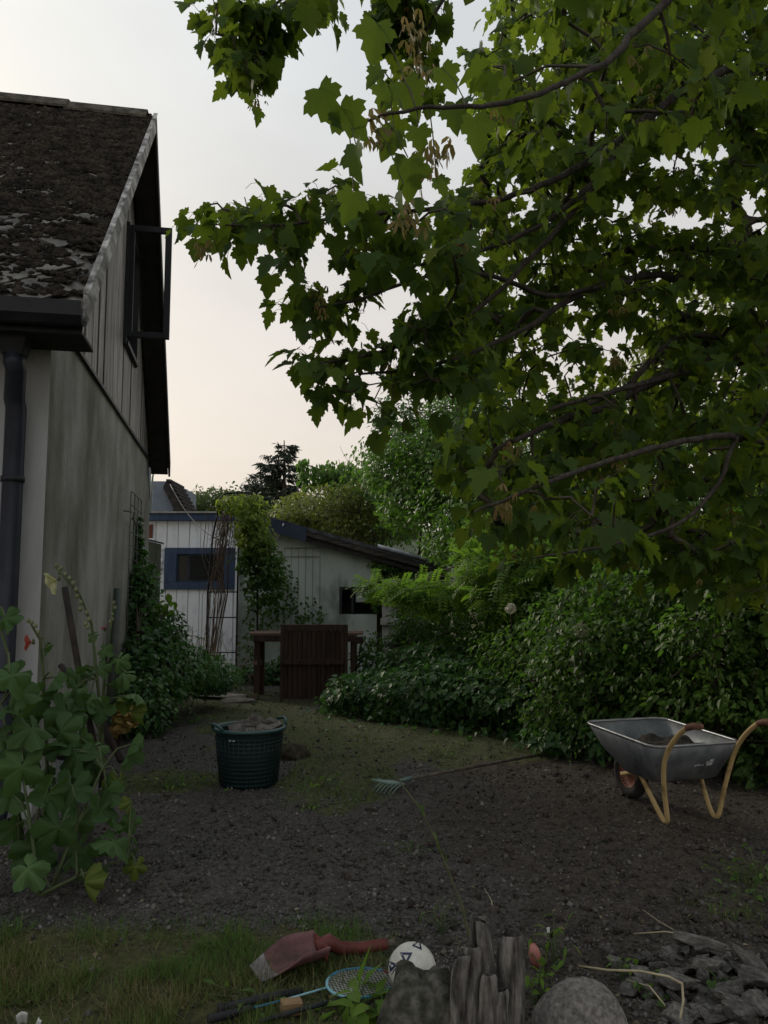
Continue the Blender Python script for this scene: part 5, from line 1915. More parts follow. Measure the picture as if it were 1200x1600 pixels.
SPRAY = fan([(0, 0), (0.06, 0.2), (0.10, 0.5), (0.0, 1.0), (-0.10, 0.5), (-0.06, 0.2)], (0, 0.4), 0.5, 0.3)
me_ = inst_mesh('needles', SPRAY[0], SPRAY[1], bp_, frames(bt_, rand_dirs(len(bp_)) + np.array([0, 0, 0.6])), rng.uniform(0.20, 0.40, len(bp_)), None, M_spruce)
tag(link('needles', me_, None, spr), kind='stuff')


def add_shoots(root, tmpl, m, blobs, n, s0, s1, seed, L0=.25, L1=.7):
    """long shoots that leave the bush and carry leaves in two rows"""
    rr = np.random.default_rng(seed)
    p, o = cloud(blobs, n * 3, .08, .0, seed, 2.0)
    k = rr.permutation(len(p))[:n]
    mb, lp, lt, ln, ls = MB(), [], [], [], []
    g_ = np.array(root.location)
    for q_, d in zip(p[k], o[k]):
        d = d * np.array([1, 1, .4]) + np.array([0, 0, rr.uniform(.2, 1.0)]) + rr.normal(size=3) * .35
        d /= np.linalg.norm(d)
        L = rr.uniform(L0, L1)
        q0 = q_ - d * .15
        pts = [q0 + d * L * f_ + np.array([0, 0, -.55 * L * f_ ** 2.2]) for f_ in np.linspace(0, 1, 6)]
        mb.tube([p_ - g_ for p_ in pts], list(np.linspace(.004, .0015, 6)), 3, cap=False)
        m_n = max(5, int(L / (s1 * .55)))
        for e_ in range(m_n):
            f_ = .15 + .85 * e_ / (m_n - 1)
            i_ = min(4, int(f_ * 5))
            pp_ = pts[i_] + (pts[i_ + 1] - pts[i_]) * (f_ * 5 - i_)
            tn = pts[i_ + 1] - pts[i_]
            tn /= np.linalg.norm(tn)
            sd = np.cross(tn, [0, 0, 1.0]) * (1 if e_ % 2 else -1)
            lp.append(pp_ - g_)
            lt.append(tn * .6 + sd + rr.normal(size=3) * .25 + np.array([0, 0, -.25]))
            ln.append(np.array([0, 0, 1.0]) + rr.normal(size=3) * .35)
            ls.append(rr.uniform(s0, s1) * (1.05 - .5 * f_))
    mb.build('shoot_stems', twigm, root)['kind'] = 'stuff'
    me_ = inst_mesh('shoot_leaves', tmpl[0], tmpl[1], np.array(lp), frames(np.array(lt), np.array(ln)), np.array(ls), np.clip(rng.random(len(lp)) * .6 + .4, 0, 1), m)
    tag(link('shoot_leaves', me_, None, root), kind='stuff')


def plant(name, label, cat, Y, px, tmpl, m, blobs, n, s0, s1, trunk_r=0.08, bk=None, group=None, tips=10, shoots=0, **kw):
    g_ = P(px, 926, Y)
    g_[2] = float(hz(g_[0], g_[1])) if Y < 15 else 0
    root = empty(name, g_, 0, label, cat, group)
    top_ = min(blobs, key=lambda b_: b_[1])
    mid_ = blobs[0]
    fork = (P(px, 0.5 * (mid_[1] + mid_[4] * 0.6 + mid_[1]), Y) - g_) * np.array([1, 1, 1])
    fork[2] = max(0.15, fork[2])
    tr_ = MB().tube([(0, 0, -0.1), fork * 0.5 + np.array([0.03, 0, 0]), fork], [trunk_r, trunk_r * 0.85, trunk_r * 0.7], 8)
    tr_.build('trunk' if trunk_r > 0.04 else 'stem', bk or bark, root)
    lm = MB()
    tp = []
    rr = np.random.default_rng(abs(hash(label)) % 1000 if False else len(label) * 7 + n % 97)
    for b_ in blobs:
        for k_ in range(max(2, tips // len(blobs))):
            d = rr.normal(size=3)
            d /= np.linalg.norm(d)
            tp.append(P(b_[0], b_[1], b_[2]) + d * 0.8 * np.array([b_[3] * b_[2] / FPX, b_[5], b_[4] * b_[2] / FPX]) - g_)
    limbs(lm, fork, tp, trunk_r * 0.55, 0.006, 0.08, 5, len(label))
    lm.build('limbs', bk or bark, root)
    foliage('crown', tmpl, m, blobs, n, s0, s1, root, **kw)
    if shoots:
        add_shoots(root, tmpl, m, blobs, shoots, s0, s1, len(label))
    return root


plant('spruce_tree', 'small dark conifer top left of the tallest spruce', 'tree', 38, 400, NARROW, M_spruce, [(395, 775, 38, 18, 28, .8), (412, 765, 38, 14, 24, .6), (425, 790, 38, 30, 20, 1)], 1600, .2, .4, .12, clump=.2, droop=.2)
plant('broadleaf_tree', 'rounded yellow-green tree behind the shed roof', 'tree', 19, 500, OVATE, M_yel,
      [(505, 805, 19, 75, 46, 1.5), (455, 812, 18.7, 38, 26, 1.0), (560, 800, 19, 50, 45, 1.3), (540, 840, 18.5, 70, 30, 1.1)], 9000, .06, .13, .12, freq=2.8)
plant('fruit_tree', 'slender tree with hanging pale green leaves beside the spruce', 'tree', 20, 520, OVATE, M_mid,
      [(492, 745, 20, 26, 20, .5), (520, 740, 20, 32, 22, .6), (545, 752, 20, 34, 30, .7), (475, 725, 20, 9, 12, .25), (565, 780, 20, 40, 40, .9)], 2100, .10, .20, .07, droop=1.6, clump=.6, up=.1)
plant('birch_tree', 'tall blue-green tree showing behind the maple branches', 'tree', 17, 720, OVATE, M_blue,
      [(735, 640, 17, 95, 75, 1.6), (665, 690, 17, 72, 55, 1.3), (620, 660, 17, 45, 45, .9), (790, 700, 17, 100, 85, 1.6), (700, 760, 17, 110, 60, 1.6), (610, 740, 17, 45, 55, 1.0), (745, 560, 17, 60, 60, 1.1), (690, 590, 17, 40, 40, .8)], 13500, .07, .13, .14, freq=1.8, clump=.55)
# bare twiggy tree
tw0 = P(640, 926, 18.5)
tw0[2] = 0
twt = empty('bare_tree', tw0, 0, 'half bare twiggy tree between the yellow-green tree and the birch', 'tree')
trng = np.random.default_rng(33)
tb2 = MB()


def rec(p, d, L, r, dep):
    pts = [p]
    for i in range(3):
        d = d + trng.normal(size=3) * 0.16
        d /= np.linalg.norm(d)
        p = p + d * L / 3
        pts.append(p)
    tb2.tube(pts, [r, r * 0.85, r * 0.75, r * 0.62], 4 if dep else 7, cap=False)
    if dep < 5:
        for k_ in range(3 if dep < 4 else 2):
            nd = d + trng.normal(size=3) * 0.55 + np.array([-0.12, 0, 0.12])
            rec(p if k_ else pts[2], nd / np.linalg.norm(nd), L * trng.uniform(0.55, 0.85), r * 0.58, dep + 1)


rec(np.array([0, 0, -0.1]), np.array([-0.12, 0, 1.0]), 1.9, 0.075, 0)
tb2.build('branches', twigm, twt)
foliage('crown', OVATE, M_mid, [(590, 720, 18.5, 50, 40, .9), (620, 780, 18.5, 75, 60, 1.1), (560, 760, 18.5, 40, 35, .8), (650, 840, 18, 80, 40, 1.0)], 1700, .07, .15, twt, droop=1.0, clump=.7)

# dense trees behind the maple, right half of the picture -----------------------
plant('broadleaf_tree', 'mid green tree closing the view behind the middle of the maple', 'tree', 14, 850, OVATE, M_mid,
      [(860, 740, 14, 130, 100, 1.8), (760, 800, 14, 110, 60, 1.4), (960, 720, 14, 130, 110, 1.8), (900, 830, 13.5, 150, 70, 1.5), (720, 850, 13.5, 60, 40, .9)], 15000, .06, .13, .16, freq=1.6)
plant('broadleaf_tree', 'dark tree at the right edge behind the maple trunk', 'tree', 12, 1150, OVATE, M_dark,
      [(1120, 720, 12, 150, 130, 1.8), (1250, 700, 12, 160, 170, 1.8), (1080, 830, 11.5, 130, 75, 1.3), (1220, 850, 11.5, 140, 90, 1.4), (1380, 760, 12, 150, 190, 1.8)], 15000, .07, .14, .2, freq=1.6)
plant('broadleaf_tree', 'yellowish green tree showing under the thick maple limb', 'tree', 13, 1060, OVATE, M_yel,
      [(1060, 560, 13, 90, 60, 1.2), (1130, 470, 13, 90, 55, 1.2), (980, 620, 13, 70, 45, 1.0)], 2600, .08, .15, .12, freq=1.6, clump=.7)

# hedge and shrubs along the right side ------------------------------------------
plant('laurel_shrub', 'bright green shrub with feathery leaves in front of the shed wall', 'shrub', 11.6, 772, PINNATE, M_bright,
      [(632, 915, 11.2, 46, 10, .35), (705, 924, 10.8, 46, 16, .4), (770, 896, 10.4, 50, 36, .5), (765, 852, 10.6, 38, 24, .4), (800, 925, 10.0, 55, 36, .5), (585, 915, 12.4, 22, 12, .3), (680, 928, 11.0, 65, 20, .4), (830, 880, 10.0, 50, 40, .5)], 1350, .16, .30, .035, palebark, droop=.35, up=.9, shell=.8, rnd_=.4)
bsh = plant('hazel_shrub', 'mid green leafy shrub behind the white hydrangea head', 'shrub', 9.6, 850, OVATE, M_mid,
            [(870, 960, 9.8, 70, 50, .7), (800, 985, 10.4, 60, 40, .6), (900, 880, 10.2, 80, 50, .8), (830, 1020, 9.6, 80, 45, .6), (915, 930, 9.5, 55, 40, .6)], 5000, .05, .12, .05, freq=2.6, clump=.6, shoots=60)
plant('bramble_bush', 'tall loose bramble filling the corner between ivy bank and hedge', 'bush', 8.8, 830, OVATE, M_mid,
      [(835, 1030, 8.9, 60, 60, .5), (790, 1060, 9.4, 50, 40, .5), (880, 980, 8.6, 55, 50, .5), (870, 1120, 8.2, 50, 30, .4), (950, 920, 8.4, 70, 40, .5), (1040, 930, 7.8, 60, 50, .4)], 3000, .04, .10, .03, twigm, freq=3, clump=.7, shoots=80)
plant('broadleaf_tree', 'tall warm green tree rising behind the shed roof to meet the maple', 'tree', 15.5, 690, OVATE, M_mid,
      [(690, 740, 15.5, 70, 70, 1.2), (640, 790, 15.5, 55, 45, .9), (730, 800, 15.2, 60, 50, .9), (650, 700, 15.8, 50, 40, .8), (600, 740, 16, 36, 40, .6), (720, 660, 15.8, 60, 50, .9)], 7500, .07, .13, .10, freq=2.0, clump=.6, shoots=40)
plant('elder_shrub', 'fresh light green elder shrub between the feathery shrub and the hedge', 'shrub', 10.9, 850, OVATE, M_bright,
      [(830, 850, 11.0, 60, 42, .6), (890, 880, 10.8, 50, 40, .6), (775, 830, 11.2, 46, 30, .5), (850, 915, 10.4, 45, 30, .5), (950, 860, 10.8, 50, 34, .5)], 3000, .06, .12, .04, clump=.6, shoots=40, freq=2.6)
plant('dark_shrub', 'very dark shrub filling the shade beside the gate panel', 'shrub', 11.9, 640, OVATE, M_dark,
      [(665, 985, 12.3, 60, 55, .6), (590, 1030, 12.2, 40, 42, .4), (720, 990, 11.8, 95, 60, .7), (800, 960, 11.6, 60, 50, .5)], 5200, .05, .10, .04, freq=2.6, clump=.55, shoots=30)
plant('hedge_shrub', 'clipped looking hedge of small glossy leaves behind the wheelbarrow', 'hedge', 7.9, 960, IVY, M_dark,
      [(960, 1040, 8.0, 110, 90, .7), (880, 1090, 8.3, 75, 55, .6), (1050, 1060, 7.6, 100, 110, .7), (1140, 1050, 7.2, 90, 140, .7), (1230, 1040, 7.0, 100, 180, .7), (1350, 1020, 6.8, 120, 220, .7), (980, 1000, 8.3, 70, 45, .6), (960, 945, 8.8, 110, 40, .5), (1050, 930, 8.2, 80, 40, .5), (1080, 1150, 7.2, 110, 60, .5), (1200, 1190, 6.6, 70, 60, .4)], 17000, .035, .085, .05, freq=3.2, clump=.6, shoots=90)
plant('ivy_tree', 'dark ivy clad growth rising at the right edge above the hedge', 'ivy', 7.0, 1180, IVY, M_dark,
      [(1160, 900, 7.2, 90, 80, .6), (1230, 870, 6.9, 100, 130, .6), (1090, 870, 7.8, 70, 50, .6), (1010, 870, 8.6, 70, 40, .5), (1320, 900, 6.8, 110, 180, .7)], 8500, .05, .11, .07, freq=2.8, clump=.55, shoots=40)
plant('bramble_bush', 'lighter tangled bramble bush growing through the top of the hedge', 'bush', 8.0, 930, OVATE, M_mid,
      [(950, 1000, 7.9, 75, 45, .5), (890, 1050, 8.1, 60, 50, .5), (1010, 1060, 7.5, 60, 50, .5), (930, 1110, 7.9, 60, 40, .4), (860, 1120, 8.2, 40, 30, .4)], 3200, .035, .095, .03, twigm, freq=3.2, clump=.65, shoots=50)
plant('bramble_bush', 'loose pale bramble hanging over the hedge above the wheelbarrow', 'bush', 6.9, 1110, OVATE, M_mid,
      [(1110, 1000, 6.9, 70, 60, .4), (1170, 960, 6.7, 60, 60, .4), (1070, 1090, 7.0, 55, 50, .35), (1160, 1090, 6.6, 60, 50, .35)], 1900, .035, .095, .03, twigm, freq=3.2, clump=.7, shoots=45)
plant('ivy_clump', 'dark ivy growing at the foot of the shed wall beside the timber frame', 'ivy', 13.6, 390, IVY, M_ivy,
      [(385, 1062, 14.0, 26, 22, .4), (420, 1058, 14.0, 30, 26, .4), (450, 1050, 14.0, 30, 30, .3)], 900, .06, .11, .03, twigm)
# added pale wall standing in for bright light beyond the hedge gap
fw_ = empty('gap_light_wall', (P(960, 950, 19)[0], 19, 0), 0, 'added pale pinkish wall standing in for light seen through the gap above the hedge', 'wall')
MB().box((-2.6, 0, 0), (2.2, 0.2, 1.40)).build('wall', mat('gap_light_pink', (0.55, 0.45, 0.44), (0.7, 0.6, 0.58), 3, 0.9, 0.1), fw_)
MB().box((-2.65, -0.04, 1.402), (2.25, 0.24, 1.46)).build('gap_light_top', mat('gap_light_edge', (0.4, 0.35, 0.33), (0.55, 0.5, 0.47), 5, 0.9, 0.1), fw_)

# ivy bank (ground cover) --------------------------------------------------------
p, o = cloud([(600, 1078, 10.7, 90, 34, .7), (560, 1092, 10.6, 45, 16, .4), (700, 1072, 10.0, 115, 46, .8), (790, 1080, 9.4, 90, 42, .7), (850, 1105, 8.9, 70, 40, .5), (560, 1085, 10.9, 45, 18, .4), (700, 1040, 11.0, 110, 40, .6), (880, 1150, 8.0, 60, 24, .35), (960, 1150, 7.6, 50, 30, .3), (640, 1110, 10.0, 70, 14, .3)],
             19000, .5, .6, 15, 3.4)
# trailing edge of the ivy creeping over the soil
ex = rng.uniform(0, 1, 1500)
epx = np.interp(ex, [0, .3, .6, .8, 1], [505, 640, 760, 850, 960]) + rng.normal(size=1500) * 10
epy = np.interp(ex, [0, .3, .6, .8, 1], [1098, 1112, 1126, 1146, 1172]) + rng.normal(size=1500) * 7 + rng.exponential(5, 1500)
ep = np.array([G(a, b_, .03) for a, b_ in zip(epx, epy)])
ep[:, 2] = hz(ep[:, 0], ep[:, 1]) + rng.uniform(.01, .09, 1500)
p = np.concatenate([p, ep])
o = np.concatenate([o, np.tile([[0, -.5, .8]], (1500, 1))])
me_ = inst_mesh('ivy_bank', IVY[0], IVY[1], p, leaf_frames(o, 1.0, .6, .4), rng.uniform(.05, .105, len(p)), np.clip(rng.random(len(p)) * .7 + .3 * fbm(p[:, 0] * 3, p[:, 2] * 3 + p[:, 1] * 2, 3), 0, 1), M_ivy)
tag(link('ivy_bank', me_), 'dense ivy ground cover heaped along the foot of the shrubs', 'ivy', kind='stuff')

# creeper and brambles along the house wall ---------------------------------------
plant('wall_creeper', 'dark leafy creeper climbing the wire trellis on the house wall', 'creeper', 10.2, 215, IVY, M_ivy,
      [(222, 960, 10.6, 26, 90, .35), (215, 900, 10.9, 14, 55, .2), (212, 850, 11.0, 8, 50, .12), (235, 1040, 10.0, 42, 60, .4)], 3000, .05, .11, .03, twigm, freq=3, clump=.35)
plant('bramble_bush', 'low spreading bush at the foot of the house wall and arch', 'bush', 9.8, 270, OVATE, M_ivy,
      [(270, 1050, 9.8, 60, 45, .6), (320, 1055, 10.6, 45, 32, .5), (238, 1085, 9.2, 46, 36, .5), (345, 1060, 11.2, 28, 20, .3), (265, 1000, 10.4, 22, 45, .3), (225, 1120, 8.8, 40, 30, .4)], 4800, .045, .10, .03, twigm, freq=3, clump=.6, shoots=26)
plant('young_shoot', 'light green leafy shoot standing out against the white boards', 'shoot', 10.6, 262, OVATE, M_bright,
      [(262, 945, 10.6, 11, 20, .12), (258, 985, 10.6, 12, 18, .15), (248, 1010, 10.4, 14, 18, .15)], 60, .10, .17, .012, twigm, tips=4, droop=1.0)
# dry wispy weeds before the white boards
dw = MB()
drr = np.random.default_rng(44)
d0 = P(330, 1060, 12.4)
for k_ in range(46):
    x_ = drr.uniform(-0.6, 0.45)
    L_ = drr.uniform(0.4, 1.05)
    b_ = np.array([x_, drr.uniform(-.2, .2), 0.0])
    t_ = b_ + np.array([drr.normal() * .22, drr.normal() * .1, L_])
    dw.tube([b_, (b_ + t_) / 2 + drr.normal(size=3) * .03, t_], .004, 3, cap=False)
    for e_ in range(5):
        f_ = drr.uniform(.45, 1)
        q_ = b_ + (t_ - b_) * f_
        dw.tube([q_, q_ + np.array([drr.normal() * .1, drr.normal() * .05, abs(drr.normal()) * .1])], .0032, 3, cap=False)
o = dw.build('dry_weeds', mat('straw', (0.16, 0.125, 0.075), (0.28, 0.23, 0.15), 8, 0.9, 0))
o.location = (d0[0], d0[1], float(hz(d0[0], d0[1])))
tag(o, 'dry wispy brown weeds at the foot of the white shed boards', 'weeds', kind='stuff')

# climber on the rose arch ---------------------------------------------------------
vy0 = P(345, 1050, AY)
vine = empty('climbing_vine', (vy0[0], AY - 0.05, 0), 0, 'thick climbing vine hanging over the iron arch against the shed', 'vine')
vm_ = MB()
vr = np.random.default_rng(55)
vo = np.array(vine.location)
for k_ in range(28):
    px0 = vr.normal(326, 6)
    px1 = vr.normal(352, 10)
    w_ = vr.uniform(-12, 12)
    pts = [P(px0, 1045 + vr.uniform(-8, 8), AY + vr.uniform(-.1, .15)), P(px0 + 6 + w_ * .5, 985, AY + vr.uniform(-.1, .1)), P(px0 + 12 + w_, 930, AY + vr.uniform(-.15, .1)),
           P(px1 - 6, 870, AY + vr.uniform(-.15, .15)), P(px1, 830 + vr.uniform(-20, 10), AY + vr.uniform(-.15, .15)), P(px1 + vr.uniform(-12, 20), 800 + vr.uniform(-12, 12), AY + vr.uniform(-.2, .2))]
    vm_.tube([p_ - vo for p_ in pts], [.011, .010, .008, .007, .006, .004] if k_ < 5 else .004, 4, cap=False)
for k_ in range(60):
    q_ = P(vr.normal(350, 9), vr.uniform(800, 850), AY + vr.uniform(-.25, .1))
    vm_.tube([q_ - vo, q_ - vo + vr.normal(size=3) * .09 + np.array([0, 0, -.08]), q_ - vo + vr.normal(size=3) * .12 + np.array([0, 0, -.24])], .004, 3, cap=False)
vm_.build('stems', mat('brown_stem', (0.06, 0.042, 0.03), (0.14, 0.10, 0.075), 12, 0.9, 0.3), vine)
foliage('top_leaves', IVY, M_vine_lit, [(372, 790, AY - .1, 30, 18, .28), (395, 805, AY - .1, 24, 32, .3), (360, 786, AY, 18, 12, .25), (405, 845, AY - .1, 22, 34, .3), (382, 830, AY - .15, 22, 26, .25)], 1250, .05, .11, vine, droop=1.0, clump=.75)  # sunlit top put into a brighter leaf colour; lower leaves take a darker one
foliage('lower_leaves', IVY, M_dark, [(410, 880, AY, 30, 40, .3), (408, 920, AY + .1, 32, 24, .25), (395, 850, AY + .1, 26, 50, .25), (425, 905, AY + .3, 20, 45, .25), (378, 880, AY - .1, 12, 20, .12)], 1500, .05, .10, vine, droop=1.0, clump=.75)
add_shoots(vine, IVY, M_vine_lit, [(372, 790, AY - .1, 30, 18, .28), (395, 805, AY - .1, 24, 32, .3)], 22, .05, .10, 5, .2, .5)
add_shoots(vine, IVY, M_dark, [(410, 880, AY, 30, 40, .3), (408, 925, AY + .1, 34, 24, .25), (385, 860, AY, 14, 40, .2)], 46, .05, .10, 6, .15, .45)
foliage('wall_leaves', IVY, M_dark, [(410, 960, SY - .1, 34, 40, .08), (395, 1010, SY - .1, 22, 30, .08)], 260, .05, .09, vine, droop=1.0, clump=.6)
foliage('wall_leaves', IVY, M_mid, [(640, 890, SY + .1, 62, 22, .15), (600, 880, SY - .02, 22, 10, .05), (665, 905, SY, 30, 14, .15)], 900, .06, .10, vine, droop=1.0)
foliage('wall_leaves', IVY, M_dark, [(440, 930, SY - .05, 26, 45, .05), (470, 955, SY - .05, 30, 22, .05), (500, 965, SY - .05, 14, 18, .05)], 240, .05, .09, vine, droop=1.0)
foliage('wall_leaves', IVY, M_dark, [(640, 880, SY + .3, 55, 16, .2), (600, 930, SY - .05, 30, 30, .08)], 420, .06, .10, vine, droop=1.0)
# ---------------------------------------------------------------- hydrangea heads on the shrubs
FLO = fan([(0, -.5), (.35, -.35), (.5, 0), (.35, .35), (0, .5), (-.35, .35), (-.5, 0), (-.35, -.35)], (0, 0), 0.1, 0)


def flower_head(px, py, Y, r, m, label, par):
    c = P(px, py, Y)
    d = rand_dirs(160)
    o = empty('flower_head', c - np.array(par.location), 0, label)
    o.parent = par
    me_ = inst_mesh('petals', FLO[0], FLO[1], d * r * rng.uniform(.75, 1, 160)[:, None], frames(rand_dirs(160), d), np.full(160, r * .34), None, m)
    tag(link('petals', me_, None, o), kind='stuff')
    MB().tube([(0, 0.02, 0), (0.03, .1, -.35)], .006, 5).build('stalk', twigm, o)


M_cream = leafmat('cream_petal', [(0, (.50, .48, .38)), (1, (.66, .63, .52))], (.4, .4, .3), .25)
M_palegr = leafmat('pale_green_petal', [(0, (.17, .20, .12)), (1, (.27, .30, .19))], (.2, .25, .1), .25)
flower_head(798, 951, 8.9, .062, M_cream, 'round cream hydrangea head on the shrub above the ivy bank', bsh)
flower_head(908, 985, 7.3, .066, M_palegr, 'round pale green hydrangea head in front of the clipped hedge', bsh)

# ---------------------------------------------------------------- hollyhocks, left foreground
def round_leaf(seed):
    rr = np.random.default_rng(seed)
    nu, rings = 60, (0.0, 0.3, 0.6, 0.85, 1.0)
    vs, fs = [], []
    ph = rr.uniform(0, 6.28, 3)
    rr_c = rr.uniform(.2, 1.6)
    for ri, r_ in enumerate(rings):
        for k in range(nu):
            a = -math.pi * 0.93 + 2 * math.pi * 0.93 * k / (nu - 1)        # a notch at the stalk
            lobe = 0.54 * (0.56 + 0.44 * abs(math.cos(2.45 * a)) ** 0.75 + 0.03 * math.sin(19 * a + ph[0]) + 0.02 * math.sin(33 * a)) * (1 - 0.07 * abs(a))
            rad = lobe * r_
            x_, y_ = rad * math.sin(a), rad * math.cos(a)
            z_ = 0.11 * r_ * r_ * math.sin(2 * a + ph[1]) + 0.015 * r_ * math.cos(4.9 * a) - 0.26 * r_ * r_ * rr_c + 0.16 * r_ * (float(fbm(x_ * 5 + seed * 3.1 + 9, y_ * 5 + 9, seed, 3)) - .5) + 0.05 * r_ ** 3 * math.sin(7 * a + ph[2])
            vs.append((x_, y_ + 0.1, z_))
    for ri in range(len(rings) - 1):
        for k in range(nu - 1):
            a, b_ = ri * nu + k, (ri + 1) * nu + k
            fs.append((a, a + 1, b_ + 1, b_))
    return vs, fs


HL_MESH = []
for i, rv in enumerate([0.05, 0.2, 0.3, 0.4, 0.5, 0.62, 0.84, 0.96]):
    m_ = MB()
    v_, f_ = round_leaf(i + 3)
    m_.add(v_, f_, True)
    me_ = m_.mesh('leaf', M_holly)
    at = me_.attributes.new('rnd', 'FLOAT', 'POINT')
    at.data.foreach_set('value', np.full(len(me_.vertices), rv, np.float32))
    at = me_.attributes.new('leafco', 'FLOAT_VECTOR', 'POINT')
    at.data.foreach_set('vector', (np.array([v.co[:] for v in me_.vertices], np.float32) - np.array([0, .1, 0], np.float32)).reshape(-1))
    HL_MESH.append(me_)
stemm = mat('green_stem', (0.05, 0.075, 0.03), (0.09, 0.115, 0.05), 10, 0.7, 0.2)
hrng = np.random.default_rng(77)


def hollyhock(label, base, stems, leaves):
    """stems: pixel polylines (px, py, Y); leaves: (px, py, width px, Y, colour 0-7)"""
    b0 = G(*base)
    b0[2] = float(hz(b0[0], b0[1]))
    root = empty('hollyhock', b0, 0, label, 'hollyhock')
    allp = []
    for s_ in stems:
        pts = [P(*p) for p in s_]
        allp += pts
        MB().tube([p - b0 for p in pts], list(np.linspace(.011, .005, len(pts))), 6).build('stem', stemm, root)
    pet = MB()
    for (px, py, wpx, Y, col) in leaves:
        c = P(px, py, Y)
        s = wpx * 0.80 * Y / FPX * hrng.uniform(.85, 1.2)
        o = bpy.data.objects.new('leaf', HL_MESH[col])
        COL.objects.link(o)
        o.parent = root
        n_ = np.array([hrng.normal() * .75 + 0.15, -0.35 + hrng.normal() * .6, 0.8 + hrng.normal() * .4])
        if col == 5:
            n_ = np.array([0.15, -0.8, 0.75])
        tdir = np.array([hrng.normal() * .6, -0.3, -0.75 + hrng.normal() * .35])
        Rm = frames(tdir[None], n_[None])[0]
        M4 = Matrix([[*(Rm[i] * s), float(c[i] - b0[i])] for i in range(3)] + [[0, 0, 0, 1]])
        o.matrix_local = M4
        near = min(allp, key=lambda q: np.linalg.norm(q - c) + 0.8 * max(0, q[2] - c[2]))
        e_ = c - b0
        st_ = near - b0
        pet.tube([st_, (st_ + e_) / 2 + np.array([0, 0, .04]), e_], [.006, .005, .004], 5, cap=False)
    tag(pet.build('leaf_stalks', stemm, root), kind='stuff')
    return root, b0


def hleaf_fill(n, x0, x1, y0, y1, Y0, Y1, w0, w1):
    return [(hrng.uniform(x0, x1), hrng.uniform(y0, y1), hrng.uniform(w0, w1), hrng.uniform(Y0, Y1), int(hrng.integers(0, 5))) for _ in range(n)]


hollyhock('broad leaved hollyhock spreading low at the left picture edge', (60, 1400),
          [[(60, 1400, 4.1), (50, 1300, 4.1), (30, 1180, 4.15)], [(80, 1390, 4.15), (120, 1290, 4.25), (160, 1200, 4.4)], [(60, 1400, 4.1), (120, 1370, 4.2), (200, 1340, 4.3)]],
          [(40, 1352, 88, 3.95, 5), (36, 1190, 92, 4.1, 4), (15, 1235, 70, 4.15, 3), (95, 1285, 100, 4.15, 2), (60, 1318, 80, 4.2, 1), (155, 1262, 92, 4.3, 2), (172, 1312, 84, 4.2, 4), (118, 1330, 70, 4.3, 1),
           (208, 1285, 66, 4.4, 4), (205, 1163, 92, 4.5, 3), (186, 1218, 58, 4.45, 6), (132, 1372, 66, 4.1, 6), (212, 1350, 40, 4.3, 6), (205, 1250, 46, 4.4, 6), (112, 1225, 84, 4.3, 1), (150, 1165, 62, 4.6, 5),
           (25, 1290, 74, 4.2, 1), (75, 1235, 84, 4.2, 2), (165, 1232, 66, 4.4, 3), (120, 1150, 70, 4.6, 4), (215, 1318, 44, 4.35, 2), (70, 1165, 78, 4.4, 2)] + hleaf_fill(14, -40, 170, 1150, 1380, 4.4, 4.9, 60, 90))
HH_RED, _ = hollyhock('hollyhock with a red bud beside the downpipe', (70, 1300),
          [[(78, 1290, 4.75), (72, 1160, 4.75), (68, 1060, 4.72), (63, 1000, 4.7), (50, 978, 4.68), (46, 968, 4.68)]],
          [(72, 1012, 36, 4.7, 4), (60, 1085, 70, 4.6, 2), (85, 1060, 60, 4.65, 3), (105, 1105, 80, 4.6, 1), (40, 1120, 80, 4.5, 2), (90, 1140, 80, 4.5, 3), (120, 1075, 60, 4.8, 2)] + hleaf_fill(2, 20, 130, 1090, 1180, 4.6, 4.9, 50, 80))
HH_YEL, _ = hollyhock('hollyhock with a pale yellow flower and arching bud spike', (160, 1290),
          [[(165, 1280, 5.1), (160, 1150, 5.1), (152, 1060, 5.1), (143, 975, 5.08), (125, 930, 5.05), (104, 905, 5.02), (88, 888, 5.0)]],
          [(120, 1050, 50, 5.05, 3), (135, 1042, 42, 5.0, 2), (118, 1078, 62, 4.95, 5), (100, 1092, 64, 4.9, 3), (140, 1090, 52, 5.0, 5), (160, 1105, 60, 5.0, 2)] + hleaf_fill(2, 90, 180, 1080, 1190, 4.9, 5.2, 46, 70))
HH_PINK, _ = hollyhock('slim hollyhock with small pink buds near the grey post', (165, 1270),
          [[(152, 1260, 5.4), (158, 1110, 5.4), (166, 1040, 5.4), (172, 990, 5.4), (178, 940, 5.4)], [(158, 1110, 5.4), (148, 1040, 5.4), (145, 1000, 5.4)]],
          [(147, 992, 26, 5.35, 4), (160, 1015, 40, 5.35, 4), (188, 1028, 40, 5.35, 5), (198, 1052, 44, 5.35, 5), (155, 1040, 40, 5.3, 4), (192, 1090, 56, 5.2, 6), (212, 1085, 44, 5.2, 5), (178, 1070, 44, 5.3, 4), (205, 1112, 46, 5.2, 6)])
hollyhock('tall hollyhock with pale stem cut by the left picture edge', (20, 1380),
          [[(30, 1330, 4.2), (28, 1160, 4.2), (12, 1020, 4.2), (-6, 960, 4.2), (-14, 900, 4.2)], [(40, 1340, 4.3), (10, 1150, 4.3), (2, 1100, 4.3)]],
          [(8, 962, 64, 4.15, 3), (15, 1050, 76, 4.1, 4), (34, 1078, 84, 4.15, 3), (12, 1108, 76, 4.1, 2), (48, 1132, 76, 4.15, 3), (5, 1150, 70, 4.1, 1), (30, 1050, 60, 4.3, 1)] + hleaf_fill(3, -60, 40, 1000, 1250, 4.1, 4.5, 60, 90))


